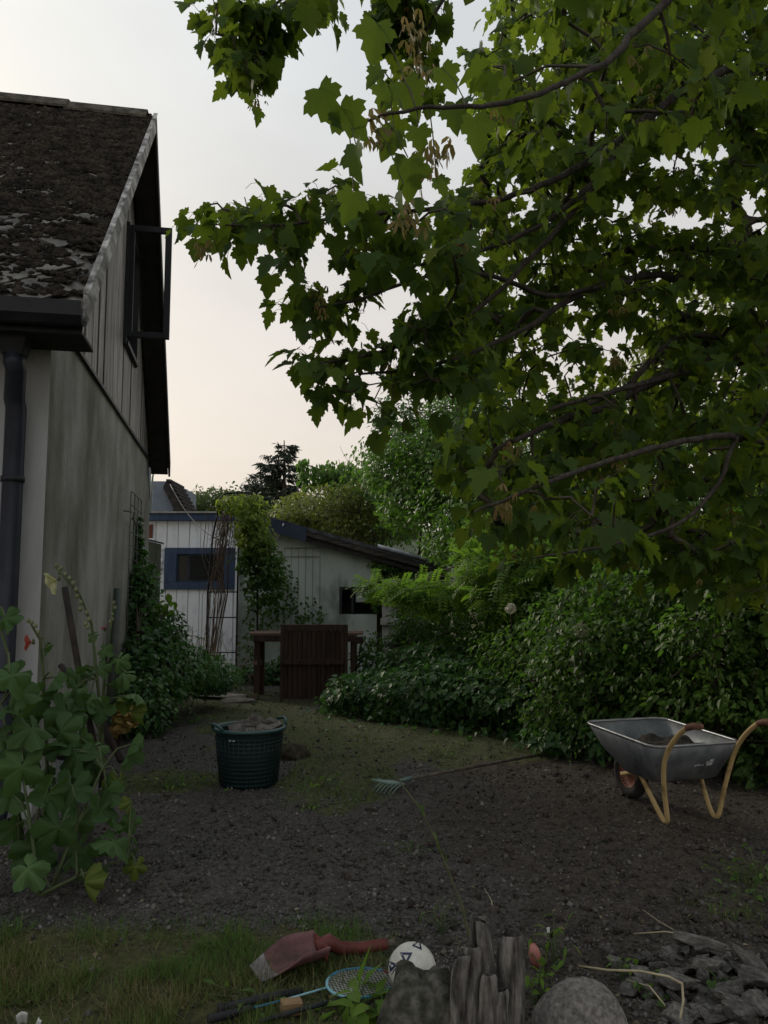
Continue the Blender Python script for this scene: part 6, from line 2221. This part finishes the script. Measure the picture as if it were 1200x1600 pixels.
def blossom(par, px, py, Y, r, m, label, facing, n=5, spread=1.0):
    c = P(px, py, Y)
    o = empty('flower', c - np.array(par.location), 0, label)
    o.parent = par
    f_ = np.array(facing, float)
    f_ /= np.linalg.norm(f_)
    s_ = np.cross(f_, [0, 0, 1.0])
    s_ /= np.linalg.norm(s_)
    u_ = np.cross(s_, f_)
    for k in range(n):
        a = 2 * math.pi * k / n + .4
        rd = math.cos(a) * s_ + math.sin(a) * u_
        tg_ = -math.sin(a) * s_ + math.cos(a) * u_
        mb = MB().grid(lambda u, v: tuple(f_ * r * (0.2 + .75 * v ** .8 - .25 * v * v) + rd * r * spread * v + tg_ * r * (u - .5) * 1.35 * math.sin(min(1, v * 1.3 + .12) * math.pi / 2) * (1 - .25 * v ** 4) + f_ * r * .08 * math.sin(6 * u) * v), 6, 6)
        me_ = mb.mesh('petal', m)
        link('petal', me_, None, o)
    MB().lathe([(.001, -.012), (.010, -.008), (.011, .004), (.003, .022)], 8).build('calyx', stemm, o)


M_wy = leafmat('pale_yellow_petal', [(0, (.62, .62, .38)), (1, (.7, .7, .45))], (.6, .6, .3), .4)
M_rd = leafmat('coral_petal', [(0, (.50, .12, .09)), (1, (.6, .2, .14))], (.5, .12, .08), .35)
M_pk = leafmat('dusty_pink_petal', [(0, (.26, .09, .12)), (1, (.34, .14, .16))], (.3, .1, .12), .3)
blossom(HH_YEL, 92, 905, 5.0, .085, M_wy, 'pale yellow open flower at the top of the spike', (-.75, -.6, -.45), spread=.8)
blossom(HH_RED, 52, 1004, 4.68, .058, M_rd, 'coral red hollyhock flower half open near the downpipe', (-.95, -.3, .0), spread=.75)
blossom(HH_PINK, 164, 984, 5.38, .030, M_pk, 'small dusty pink hollyhock flower near the grey post', (-.3, -.5, .9), spread=.6)
bd = MB()
budpts = [(112, 912), (118, 922), (122, 932), (128, 942), (126, 952), (133, 958), (138, 968), (132, 975), (140, 980), (98, 888), (86, 884), (92, 895), (104, 898), (108, 904)]
for (px, py) in budpts:
    c = P(px + hrng.uniform(-3, 3), py, 5.03)
    bd.lathe([(.001, -.016), (.012, -.008), (.014, .003), (.008, .014), (.001, .019)], 7, tuple(c - np.array(HH_YEL.location)))
tag(bd.build('flower_buds', mat('bud_green', (0.11, 0.13, 0.06), (0.18, 0.20, 0.10), 12, 0.7, 0), HH_YEL), kind='stuff')
for par, lst, yy in ((HH_RED, [(50, 972), (44, 970), (56, 978), (60, 988)], 4.68), (HH_PINK, [(178, 942), (180, 950), (176, 960), (172, 972), (176, 968)], 5.4)):
    bd = MB()
    for (px, py) in lst:
        bd.lathe([(.001, -.014), (.010, -.007), (.011, .003), (.006, .012), (.001, .016)], 7, tuple(P(px, py, yy) - np.array(par.location)))
    tag(bd.build('flower_buds', bpy.data.materials['bud_green'], par), kind='stuff')
# yellowing plant, dark pot-like lump below the creeper
plant('yellow_plant', 'yellowing clump of round leaves between hollyhocks and bramble bush', 'plant', 8.3, 190, FLO,
      leafmat('yellowing_leaf', [(0, (.13, .14, .03)), (.4, (.26, .19, .05)), (1, (.36, .23, .08))], (.3, .22, .05), .3), [(190, 1115, 8.3, 17, 20, .12), (198, 1132, 8.2, 14, 12, .1), (186, 1140, 8.2, 14, 10, .1)], 170, .045, .085, .01, twigm, tips=4, up=.8)
# grey watering can just showing among the leaves
c = P(122, 1200, 4.75)
can = empty('bucket', (c[0], c[1], float(hz(c[0], c[1]))), 0, 'dull grey metal bucket half hidden among the hollyhock leaves', 'bucket')
MB().lathe([(.001, 0), (.09, 0), (.125, c[2] + .05), (.120, c[2] + .05)], 24).build('pail', mat('dull_metal', (.10, .105, .11), (.2, .205, .21), 9, .45, .1, metal=.4), can)
MB().tube([(-.125, 0, c[2] + .04), (-.08, -.03, c[2] + .12), (0, -.04, c[2] + .15), (.08, -.03, c[2] + .12), (.125, 0, c[2] + .04)], .005, 6).build('bail_handle', bpy.data.materials['bright_zinc'], can)

# ---------------------------------------------------------------- small plants, stalks and saplings on the ground
def sprig(name, px, py, label, n, s0, s1, hgt, m, tmpl=OVATE, spread=.08, group=None, cat='weed'):
    b0 = G(px, py, 0.02)
    b0[2] = float(hz(b0[0], b0[1]))
    root = empty(name, b0, 0, label, cat, group)
    pos, R = [], []
    sm = MB()
    for k in range(n):
        d = np.array([hrng.normal() * spread, hrng.normal() * spread, hgt * hrng.uniform(.35, 1.0)])
        pos.append(d)
        sm.tube([(0, 0, -.01), d * np.array([.4, .4, .6]), d], .0022, 3, cap=False)
    pos = np.array(pos)
    o_ = pos / (np.linalg.norm(pos, axis=1, keepdims=True) + 1e-6)
    me_ = inst_mesh('leaves', tmpl[0], tmpl[1], pos, leaf_frames(o_, 1.0, .4, .3), hrng.uniform(s0, s1, n), hrng.random(n), m)
    link('leaves', me_, None, root)
    sm.build('stems', stemm, root)


sprig('nettle', 866, 1498, 'leafy green nettle growing behind the large boulder', 16, .05, .085, .16, M_bright, NARROW, .055)
sprig('weed', 838, 1560, 'low yellow-green weed squeezed between stump and boulder', 16, .03, .055, .14, M_bright, OVATE, .04)
sprig('weed', 850, 1515, 'small green weed at the foot of the nettle', 9, .02, .04, .08, M_bright, IVY, .04)
sprig('weed', 1118, 1562, 'single broad green seedling in the front of the rubble', 5, .035, .06, .05, M_mid, IVY, .03)
sprig('weed', 972, 1528, 'green weed growing out of the left rubble stones', 12, .025, .045, .08, M_bright, OVATE, .05)
sprig('weed', 1024, 1566, 'dull green weed under the dry stalk in the rubble', 10, .02, .04, .08, M_mid, OVATE, .05)
sprig('weed', 1185, 1368, 'loose green weed patch at the right edge of the soil', 34, .02, .05, .10, M_mid, OVATE, .16)
sprig('weed', 1128, 1362, 'small sparse weed left of the weed patch at the right edge', 10, .02, .035, .06, M_bright, OVATE, .07)
sprig('weed', 1200, 1400, 'green weed in the corner above the long rubble slab', 20, .025, .05, .09, M_mid, OVATE, .12)
sprig('weed', 505, 1225, 'yellow-green weed on the soil left of the rake head', 16, .03, .055, .07, M_bright, OVATE, .10)
sprig('weed', 487, 1258, 'small weed in front of the flat slab', 10, .025, .04, .05, M_bright, OVATE, .08)
sprig('weed', 270, 1222, 'bright low weed patch on the soil left of the green tub', 30, .03, .05, .06, M_bright, OVATE, .16)
sprig('weed', 545, 1118, 'pale yellow weed at the edge of the ivy', 8, .06, .10, .10, M_yel, NARROW, .08)
sprig('weed', 690, 1180, 'thin weed on the soil above the rake handle', 12, .02, .04, .06, M_bright, OVATE, .10)
sprig('weed', 725, 1165, 'tiny bright weed near the end of the ivy bank', 8, .03, .05, .07, M_bright, OVATE, .07)
sprig('weed', 820, 1140, 'leafy weed where the ivy bank meets the soil', 30, .04, .08, .18, M_bright, OVATE, .16)
sprig('weed', 640, 1328, 'grassy tuft on the soil in the middle of the yard', 14, .05, .09, .05, M_mid, NARROW, .07)
sprig('weed', 300, 1130, 'low weed by the pale paving slabs', 26, .04, .07, .10, M_mid, OVATE, .16)
sprig('weed', 560, 1575, 'tall grass tuft beside the racket strings', 26, .09, .17, .06, M_bright, NARROW, .05)
sprig('weed', 600, 1590, 'broad leaved green weed at the foot of the mossy stone', 12, .06, .10, .10, M_bright, OVATE, .05)
sprig('weed', 690, 1455, 'wispy weed beside the split stump', 16, .03, .05, .12, M_mid, NARROW, .06)
sprig('weed', 400, 1560, 'green grass tuft below the red shovel', 22, .06, .11, .04, M_mid, NARROW, .09)

# long sapling shoot leaning across the soil
sp0, sp1 = (733, 1462, 2.95), (628, 1215, 3.05)
line = [(735, 1470, 2.9), (722, 1415, 2.93), (700, 1360, 2.97), (680, 1310, 3.0), (655, 1262, 3.03), (630, 1228, 3.06), (610, 1205, 3.1)]
pts = [P(*p) for p in line]
b0 = G(745, 1520)
b0[2] = float(hz(b0[0], b0[1]))
b0 = np.array([pts[0][0] + .02, 2.88, b0[2]])
sap = empty('sapling', b0, 0, 'thin bent sapling shoot rising behind the stump across the soil', 'sapling')
MB().tube([(0, 0, 0)] + [p - b0 for p in pts], list(np.linspace(.008, .002, len(pts) + 1)), 6).build('stem', mat('sapling_bark', (0.045, 0.05, 0.028), (0.08, 0.085, 0.04), 14, .8, 0), sap)
lp, ld = [], []
for i in range(17):
    f_ = hrng.uniform(0.0, .9)
    k = int(f_ * (len(pts) - 1))
    q_ = pts[k] + (pts[k + 1] - pts[k]) * (f_ * (len(pts) - 1) - k)
    dd = (pts[k + 1] - pts[k])
    lp.append(q_ - b0)
    ld.append(dd / np.linalg.norm(dd) + hrng.normal(size=3) * .25)
me_ = inst_mesh('leaves', NARROW[0], NARROW[1], np.array(lp), frames(np.array(ld), rand_dirs(17)), hrng.uniform(.025, .06, 17), hrng.random(17), M_mid)
link('leaves', me_, None, sap)
# dry stalks over the rubble and fallen stems on the soil
straw_pale = mat('pale_straw', (0.30, 0.25, 0.15), (0.45, 0.39, 0.26), 10, .8, 0)
for line, r_, lab in [([(905, 1508, .09), (950, 1518, .13), (1000, 1523, .15), (1045, 1535, .14), (1066, 1548, .11), (1068, 1575, .06), (1063, 1600, .04)], .005, 'long pale dry stalk arching over the rubble stones'),
                      ([(990, 1460, .06), (1040, 1460, .08), (1077, 1467, .06)], .003, 'thin pale stalk lying across the back of the rubble'),
                      ([(1005, 1420, .02), (1030, 1440, .03), (1052, 1455, .03)], .0025, 'thin straw on the soil above the long pale slab'),
                      ([(980, 1535, .05), (1015, 1548, .09), (1040, 1580, .05)], .003, 'short dry stem among the rubble under the long stalk'),
                      ([(757, 1388, .02), (768, 1405, .03), (770, 1418, .02)], .002, 'tiny straw on the bare soil right of the sapling')]:
    pts = [G(a, b_, h_) for a, b_, h_ in line]
    for q_ in pts:
        q_[2] += float(hz(q_[0], q_[1])) * .8
    tag(MB().tube(pts, r_, 5).build('dry_stalk', straw_pale), lab, 'stalk')
# scattered pale fallen leaf bits and straws: stuff
x, y = screen_points(420, 2.6, 7.5)
n = len(x)
me_ = inst_mesh('leaf_litter', OVATE[0], OVATE[1], np.stack([x, y, hg(x, y) + .008], 1), frames(rand_dirs(n) * np.array([1, 1, .2]), np.tile([[0, 0, 1.]], (n, 1)) + .4 * rand_dirs(n)), rng.uniform(.012, .035, n), None,
                leafmat('litter', [(0, (.07, .05, .03)), (.6, (.16, .125, .07)), (1, (.3, .26, .17))], (.1, .1, .05), .1))
tag(link('leaf_litter', me_), 'small fallen leaves and bits of straw on the soil', 'leaf litter', kind='stuff')
n = 500
x, y = screen_points(n, 2.6, 7.5)
me_ = inst_mesh('straw_bits', BLADE_V, BLADE_F, np.stack([x, y, hg(x, y) + .008], 1), frames(rand_dirs(n) * np.array([1, 1, .12]), np.tile([[0, 0, 1.]], (n, 1))), np.stack([np.full(n, .003), rng.uniform(.04, .13, n), np.full(n, .04)], 1), rng.random(n) * .3, grass_m)
tag(link('straw_bits', me_), 'thin dry straws scattered on the soil', 'straw', kind='stuff')
# ---------------------------------------------------------------- the maple over the yard
tb0 = np.array([3.75, 6.4, 0.0])
maple = empty('maple_tree', tb0, 0, 'large maple with lobed leaves hanging over the right half of the yard', 'tree')


def T(px, py, Y):
    return P(px, py, Y) - tb0


def smooth(pts, it=2):
    q_ = [np.array(p, float) for p in pts]
    for _ in range(it):
        qq = [q_[0]]
        for i in range(len(q_) - 1):
            qq += [q_[i] * .75 + q_[i + 1] * .25, q_[i] * .25 + q_[i + 1] * .75]
        q_ = qq + [q_[-1]]
    return q_


fork = np.array([0.0, 0, 2.6])
tkp = smooth([(0.05, 0, -.2), (0.02, 0, .9), (-.04, .02, 1.9), fork, (0.1, .1, 3.6), (0.0, .2, 5.0), (0.15, .2, 7.5)], 1)
MB().tube(tkp, list(np.linspace(.26, .07, len(tkp))), 12).build('trunk', bark, maple)
LIMBS = [
    # (points, r0, r1)
    ([fork, T(1235, 530, 6.2), T(1190, 545, 6.0), T(1150, 554, 5.9), T(1120, 548, 5.8), T(1112, 528, 5.75)], .105, .075),
    ([T(1122, 548, 5.8), T(1085, 555, 5.6), T(1050, 582, 5.4), T(1010, 602, 5.2), T(950, 635, 4.9), T(880, 655, 4.6), T(800, 690, 4.3)], .05, .012),
    ([T(1112, 528, 5.75), T(1085, 522, 5.6), T(1045, 535, 5.4), T(1005, 575, 5.2), T(980, 605, 5.1), T(900, 640, 4.8)], .035, .012),
    ([T(1115, 548, 5.8), T(1090, 575, 5.5), T(1040, 590, 5.0), T(960, 610, 4.7), T(860, 640, 4.4)], .03, .010),
    ([fork + np.array([0, .1, .7]), T(1250, 440, 6.4), T(1200, 428, 6.3), T(1165, 412, 6.2), T(1130, 388, 6.1), T(1085, 386, 6.0), T(1040, 382, 5.8), T(980, 392, 5.5)], .095, .028),
    ([T(1130, 400, 6.1), T(1165, 370, 6.2), T(1155, 335, 6.2), T(1145, 300, 6.2), T(1150, 240, 6.2), T(1120, 120, 6.0), T(1130, -40, 6)], .06, .03),
    ([T(1155, 335, 6.2), T(1180, 345, 6.0), T(1215, 338, 5.9)], .025, .02),
    ([T(1150, 440, 6.1), T(1110, 435, 5.9), T(1085, 412, 5.8), T(1065, 395, 5.7)], .035, .02),
    ([T(1100, 435, 5.9), T(1020, 428, 5.5), T(960, 440, 5.2), T(900, 460, 4.9), T(850, 495, 4.7), T(800, 525, 4.5), T(720, 560, 4.3), T(640, 580, 4.2), T(560, 585, 4.1)], .03, .006),
    ([T(985, 440, 5.3), T(930, 448, 5.0), T(860, 470, 4.7), T(780, 430, 4.4), T(680, 425, 4.2), T(560, 470, 4.0), T(470, 485, 3.9)], .022, .005),
    ([T(1085, 475, 5.8), T(1070, 505, 5.7), T(1045, 475, 5.6), T(1035, 458, 5.6)], .035, .022),
    ([fork + np.array([0, -.1, 1.2]), T(1330, 150, 5.4), T(1180, 90, 4.9), T(1050, 150, 4.5), T(985, 205, 4.35), T(930, 245, 4.25), T(870, 280, 4.2), T(800, 308, 4.1), T(720, 322, 4.0), T(600, 332, 3.9), T(500, 345, 3.85), T(420, 355, 3.8), T(330, 350, 3.75)], .034, .003),
    ([T(985, 205, 4.35), T(950, 260, 4.35), T(905, 305, 4.3), T(860, 345, 4.3), T(790, 380, 4.25), T(690, 410, 4.2), T(600, 420, 4.1)], .025, .006),
    ([T(965, 235, 4.4), T(935, 290, 4.4), T(900, 325, 4.35), T(850, 380, 4.3), T(760, 480, 4.2), T(640, 535, 4.1), T(560, 560, 4.0), T(480, 570, 3.95)], .024, .005),
    ([fork + np.array([-.02, -.1, -.2]), T(1290, 700, 5.4), T(1190, 690, 4.6), T(1130, 680, 4.2), T(1060, 690, 3.9), T(990, 708, 3.6), T(900, 735, 3.3), T(810, 772, 3.0), T(740, 800, 2.9)], .03, .004),
    ([T(1150, 683, 4.3), T(1120, 770, 4.2), T(1050, 828, 4.0), T(960, 850, 3.8), T(900, 862, 3.7), T(830, 872, 3.6)], .015, .003),
    ([fork + np.array([0, -.05, 1.5]), T(1450, -60, 4.2), T(1250, -80, 3.4), T(1100, -40, 2.9), T(1035, 8, 2.7), T(985, 55, 2.55), T(955, 95, 2.45), T(900, 120, 2.35), T(840, 150, 2.25), T(760, 168, 2.15), T(680, 166, 2.05), T(600, 178, 1.98), T(545, 200, 1.95)], .022, .002),
    ([T(1250, -80, 3.4), T(1050, -120, 3.6), T(800, -110, 3.9), T(600, -60, 4.1), T(450, -20, 4.1), T(390, 60, 4.1)], .02, .005),
    ([T(800, -110, 3.9), T(700, -20, 4.0), T(660, 60, 4.0)], .015, .005),
]
skel, skel_r = [], []
for pts, r0, r1 in LIMBS:
    s_ = smooth(pts, 2)
    rr = np.interp(np.linspace(0, 1, len(s_)), [0, 1], [r0, r1])
    MB().tube([p_ + (rng.normal(size=3) * .25 * rr[i] if 0 < i < len(s_) - 1 else 0) for i, p_ in enumerate(s_)], rr, 8 if r0 > .03 else 6).build('limb', bark, maple)
    for i in range(len(s_)):
        skel.append(s_[i])
        skel_r.append(rr[i])
skel, skel_r = np.array(skel), np.array(skel_r)

# where leaf clusters grow: regions of the crown with their distance; holes stay thin
REG = [
    # polygon, clusters, near, far, leaf size
    ([(318, -10), (322, 40), (338, 75), (368, 95), (385, 128), (402, 128), (412, 98), (440, 62), (470, 45), (500, 35), (530, 40), (540, -10)], 50, 3.9, 4.6, .088),
    ([(280, 305), (330, 325), (380, 300), (430, 285), (500, 285), (560, 300), (640, 310), (700, 318), (760, 320), (760, 420), (690, 440), (620, 410), (560, 425), (500, 405), (470, 415), (430, 400), (380, 380), (320, 375), (280, 375)], 62, 3.6, 4.4, .092),
    ([(412, 470), (450, 455), (480, 435), (540, 420), (620, 410), (720, 430), (720, 540), (620, 500), (545, 490), (500, 515), (470, 500), (425, 500)], 28, 3.8, 4.4, .088),
    ([(455, 578), (480, 548), (520, 535), (560, 515), (640, 495), (740, 520), (760, 620), (700, 625), (600, 645), (545, 655), (500, 635), (470, 600)], 48, 3.8, 4.4, .088),
    ([(590, -20), (690, -20), (695, 20), (672, 70), (668, 140), (640, 160), (612, 120), (600, 60)], 40, 3.9, 4.5, .09),
    ([(735, 80), (760, 30), (800, -40), (1240, -40), (1240, 640), (1000, 660), (760, 620), (700, 540), (680, 420), (690, 330), (735, 325), (752, 250), (740, 170)], 1350, 4.8, 7.8, .090),
    ([(690, 690), (760, 630), (1240, 620), (1240, 880), (1090, 880), (1000, 862), (900, 905), (820, 895), (740, 830)], 340, 4.3, 6.8, .090),
    ([(735, 120), (790, 20), (960, -30), (1180, -30), (1150, 160), (960, 200), (900, 290), (780, 260)], 9, 2.6, 3.3, .095),
    ([(720, 690), (820, 640), (1000, 660), (1000, 830), (860, 860), (740, 800)], 8, 2.9, 3.5, .095),
    ([(880, -40), (1240, -40), (1240, 200), (1000, 215), (960, 300), (860, 320), (800, 250)], 170, 3.6, 6.5, .088),
    ([(900, 830), (1000, 850), (1240, 820), (1240, 960), (1080, 930), (960, 885)], 80, 4.2, 6.0, .088),
    ([(1240, -300), (1800, -300), (1800, 850), (1240, 850)], 130, 3.5, 7, .12),
    ([(300, -420), (1800, -420), (1800, -40), (560, -40), (540, -20), (300, -20)], 190, 2.6, 6.5, .12),
]
HOLES = [(500, 432, 80, 12), (600, 478, 60, 9), (560, 505, 70, 10), (450, 530, 40, 14), (690, 470, 30, 10), (650, 395, 26, 9), (1090, 235, 48, 30), (1085, 345, 46, 34), (1165, 310, 40, 46), (1040, 335, 34, 26), (935, 350, 24, 18), (830, 440, 34, 20), (905, 500, 30, 40), (960, 520, 34, 22), (1000, 545, 40, 30), (940, 600, 26, 14), (985, 520, 40, 26), (860, 590, 26, 22),
         (1085, 460, 26, 20), (720, 245, 30, 50), (1010, 445, 20, 14), (800, 610, 24, 20), (1025, 240, 24, 20), (700, 40, 20, 40), (910, 25, 20, 30), (880, 560, 24, 26)]
cl, csz = [], []
for poly, n, y0, y1, sz in REG:
    xs, ys = [p[0] for p in poly], [p[1] for p in poly]
    got = 0
    while got < n:
        px, py = rng.uniform(min(xs), max(xs), 400), rng.uniform(min(ys), max(ys), 400)
        ok = in_poly(px, py, poly)
        for (hx, hy, hx_, hy_) in HOLES:
            ok &= ~((((px - hx) / hx_) ** 2 + ((py - hy) / hy_) ** 2 < 1) & (rng.random(400) < .80))
        ok &= rng.random(400) < np.clip((935 - py) / 130, .12, 1)
        px, py = px[ok], py[ok]
        YY = rng.uniform(y0, y1, len(px))
        if n > 400:
            keep = rng.random(len(px)) > .45 * np.clip((.60 - fbm(px / 55, py / 40, 111, 3)) / .25, 0, 1)
            px, py, YY = px[keep], py[keep], YY[keep]
        for a, b_, c_ in zip(px[:n - got], py[:n - got], YY[:n - got]):
            q_ = P(a, b_, c_)
            if q_[2] < 1.4:
                continue
            cl.append(q_ - tb0)
            csz.append(sz)
        got += min(len(px), n - got)
cl, csz = np.array(cl), np.array(csz)
# twigs: every cluster joins the nearest point already part of the tree
NC = len(cl)
d2 = ((cl[:, None, :] - skel[None]) ** 2).sum(-1)
best = d2.argmin(1)
bd_ = d2[np.arange(NC), best]
bpos = skel[best].copy()
bpar = np.full(NC, -1)
done = np.zeros(NC, bool)
order = []
for _ in range(NC):
    i = int(np.where(done, 1e9, bd_).argmin())
    done[i] = True
    order.append(i)
    dd = ((cl - cl[i]) ** 2).sum(1) * 1.25
    upd = (~done) & (dd < bd_)
    bd_[upd] = dd[upd]
    bpos[upd] = cl[i]
    bpar[upd] = i
cnt_ = np.ones(NC)
for i in order[::-1]:
    if bpar[i] >= 0:
        cnt_[bpar[i]] += cnt_[i]
tw = MB()
tdirs = np.zeros((NC, 3))
for i in range(NC):
    a, b_ = bpos[i], cl[i]
    L = np.linalg.norm(b_ - a)
    mid = (a + b_) / 2 + rng.normal(size=3) * .09 * L + np.array([0, 0, .08 * L])
    ra_ = min(.0032 * cnt_[i] ** .45, .02)
    tw.tube([a, mid, b_], [ra_ * 1.15, ra_, max(.0022, ra_ * .8)], 4, cap=False)
    tdirs[i] = (b_ - mid) / (np.linalg.norm(b_ - mid) + 1e-6)
tag(tw.build('twigs', twigm, maple), kind='stuff')
# leaves round every cluster, opposite pairs with long stalks
LP, LT, LN, LS, LR = [], [], [], [], []
ps = MB()
for i in range(NC):
    depth_w = cl[i][1] + tb0[1]
    k = int(rng.integers(5, 9))
    for j in range(k):
        f_ = rng.uniform(-.6, .25)
        bpt = cl[i] + tdirs[i] * f_ * .28 + rng.normal(size=3) * .015
        az = rng.uniform(0, 2 * math.pi)
        od = np.array([math.cos(az), math.sin(az), rng.uniform(-.5, .45)])
        od = od + tdirs[i] * .5
        od /= np.linalg.norm(od)
        s = csz[i] * rng.choice([.5, .7, .85, 1.0, 1.15, 1.3])
        pl = s * rng.uniform(.5, .95)
        e_ = bpt + od * pl + np.array([0, 0, -.15 * pl])
        LP.append(e_)
        td = od * np.array([1, 1, .5]) + np.array([0, 0, -rng.uniform(.25, 1.3)]) + rng.normal(size=3) * .25
        LT.append(td)
        LN.append(np.array([0, 0, 1.0]) + od * .5 + rng.normal(size=3) * .45)
        LS.append(s)
        LR.append(np.clip(rng.random() * .75 + (.25 if rng.random() < .25 else 0), 0, 1))
        if (depth_w < 4.6 and proj(e_ + tb0)[0][0] < 1220):
            ps.tube([bpt, (bpt + e_) / 2 + np.array([0, 0, .012]), e_], .0014, 3, cap=False)
# hand placed big leaves of the near branch
NEAR = [(508, 162, 88, 1.9, (.35, 0, -.9), .3), (548, 188, 84, 1.92, (.6, 0, -.7), .35), (585, 60, 84, 2.0, (-.15, 0, -1), .3), (602, 150, 62, 1.98, (-.2, 0, -.9), .4), (640, 150, 78, 2.05, (.3, 0, -.8), .2),
        (553, 250, 82, 1.9, (-.1, 0, -1), .3), (548, 320, 70, 1.92, (-.2, 0, -1), .25), (640, 275, 86, 2.0, (.1, .2, -1), .3), (608, 222, 66, 2.0, (-.3, 0, -.8), .4), (690, 290, 44, 2.1, (.5, 0, -.8), .4),
        (710, 180, 64, 2.15, (-.1, 0, -1), .2), (625, 310, 60, 2.0, (-.3, .2, -.8), .4), (585, 118, 50, 2.0, (-.7, 0, -.6), .4), (745, 205, 80, 2.2, (.2, 0, -1), .2), (700, 120, 60, 2.15, (.5, 0, -.8), .5), (655, 215, 55, 2.05, (.1, 0, -1), .6)]
near_idx = []
for (px, py, wpx, Y, td, rv) in NEAR:
    s = wpx * Y / FPX * .76
    td = np.array(td, float)
    c_ = P(px, py, Y) - tb0 - td / np.linalg.norm(td) * s * .45
    near_idx.append(len(LP))
    LP.append(c_)
    LT.append(td)
    LN.append(np.array([rng.normal() * .7, -.7, .35 + rng.normal() * .5]))
    LS.append(s)
    LR.append(rv)
    j = ((skel - c_) ** 2).sum(1).argmin()
    ps.tube([skel[j], (skel[j] + c_) / 2 + np.array([0, 0, .02]), c_], .0018, 4, cap=False)
tag(ps.build('leaf_stalks', mat('petiole', (0.06, 0.075, 0.03), (0.10, 0.09, 0.045), 20, .7, 0), maple), kind='stuff')
LP, LT, LN, LS, LR = np.array(LP), np.array(LT), np.array(LN), np.array(LS), np.array(LR)
FR = frames(LT, LN)
px, py, dep = proj(LP + tb0)
vis = (px > -20) & (px < 1220) & (py > -20) & (py < 1620) & (dep > .5)
app = np.where(vis, LS / np.maximum(dep, .5), 0)
big = np.argsort(-app)[:300]
isbig = np.zeros(len(LP), bool)
isbig[big] = True
LM = []
for i in range(10):
    me_ = inst_mesh('leaf', MAPLE[0], MAPLE[1], [(0, 0, 0)], np.eye(3)[None], np.array([1.0]), [i / 9], M_maple, True, True)
    LM.append(me_)
for i in np.where(isbig)[0]:
    o = bpy.data.objects.new('leaf', LM[int(round(float(LR[i]) * 9))])
    COL.objects.link(o)
    o.parent = maple
    R_, s_, p_ = FR[i], float(LS[i]), LP[i]
    o.matrix_local = Matrix([[*(R_[k] * s_), float(p_[k])] for k in range(3)] + [[0, 0, 0, 1]])
rest = ~isbig
me_ = inst_mesh('foliage', MAPLE[0], MAPLE[1], LP[rest], FR[rest], LS[rest], LR[rest], M_maple, True, True)
tag(link('foliage', me_, None, maple), kind='stuff')
# hanging bunches of winged seeds
WING = np.array([(0, 0, 0), (.25, .12, .02), (.42, .55, .05), (.30, .95, .05), (.10, .5, 0), (-.25, .12, .02), (-.42, .55, .05), (-.30, .95, .05), (-.10, .5, 0)], float)
WINGF = np.array([(0, 1, 4), (1, 2, 4), (2, 3, 4), (0, 8, 5), (5, 8, 6), (6, 8, 7)])
SPn, SR_, SS = [], [], []
sel = rng.choice(NC, 190, replace=False)
for i in sel:
    for j in range(int(rng.integers(6, 13))):
        SPn.append(cl[i] + rng.normal(size=3) * np.array([.03, .03, .05]) + np.array([0, 0, -.08]))
        SR_.append(np.array([rng.normal() * .3, rng.normal() * .3, -1]))
        SS.append(rng.uniform(.03, .048))
for (qx, qy, qY) in [(650, 60, 2.6), (655, 100, 2.6), (648, 30, 2.6), (640, 130, 2.5), (690, 235, 2.1), (640, 330, 2.2), (650, 250, 2.05), (600, 195, 2.0), (318, 385, 3.75), (770, 320, 4), (960, 560, 4.6), (1050, 395, 5.5), (720, 380, 4.1), (790, 780, 3.0), (800, 700, 4)]:
    for j in range(14):
        SPn.append(P(qx, qy, qY) - tb0 + rng.normal(size=3) * np.array([.022, .022, .03]))
        SR_.append(np.array([rng.normal() * .3, rng.normal() * .3, -1]))
        SS.append(rng.uniform(.035, .05))
SPn = np.array(SPn)
me_ = inst_mesh('seed_bunches', WING, WINGF, SPn, frames(np.array(SR_), rand_dirs(len(SPn))), np.array(SS), None,
                leafmat('seed_wing', [(0, (.10, .095, .03)), (.5, (.19, .16, .05)), (1, (.24, .15, .06))], (.3, .25, .06), .4))
tag(link('seed_bunches', me_, None, maple), kind='stuff')
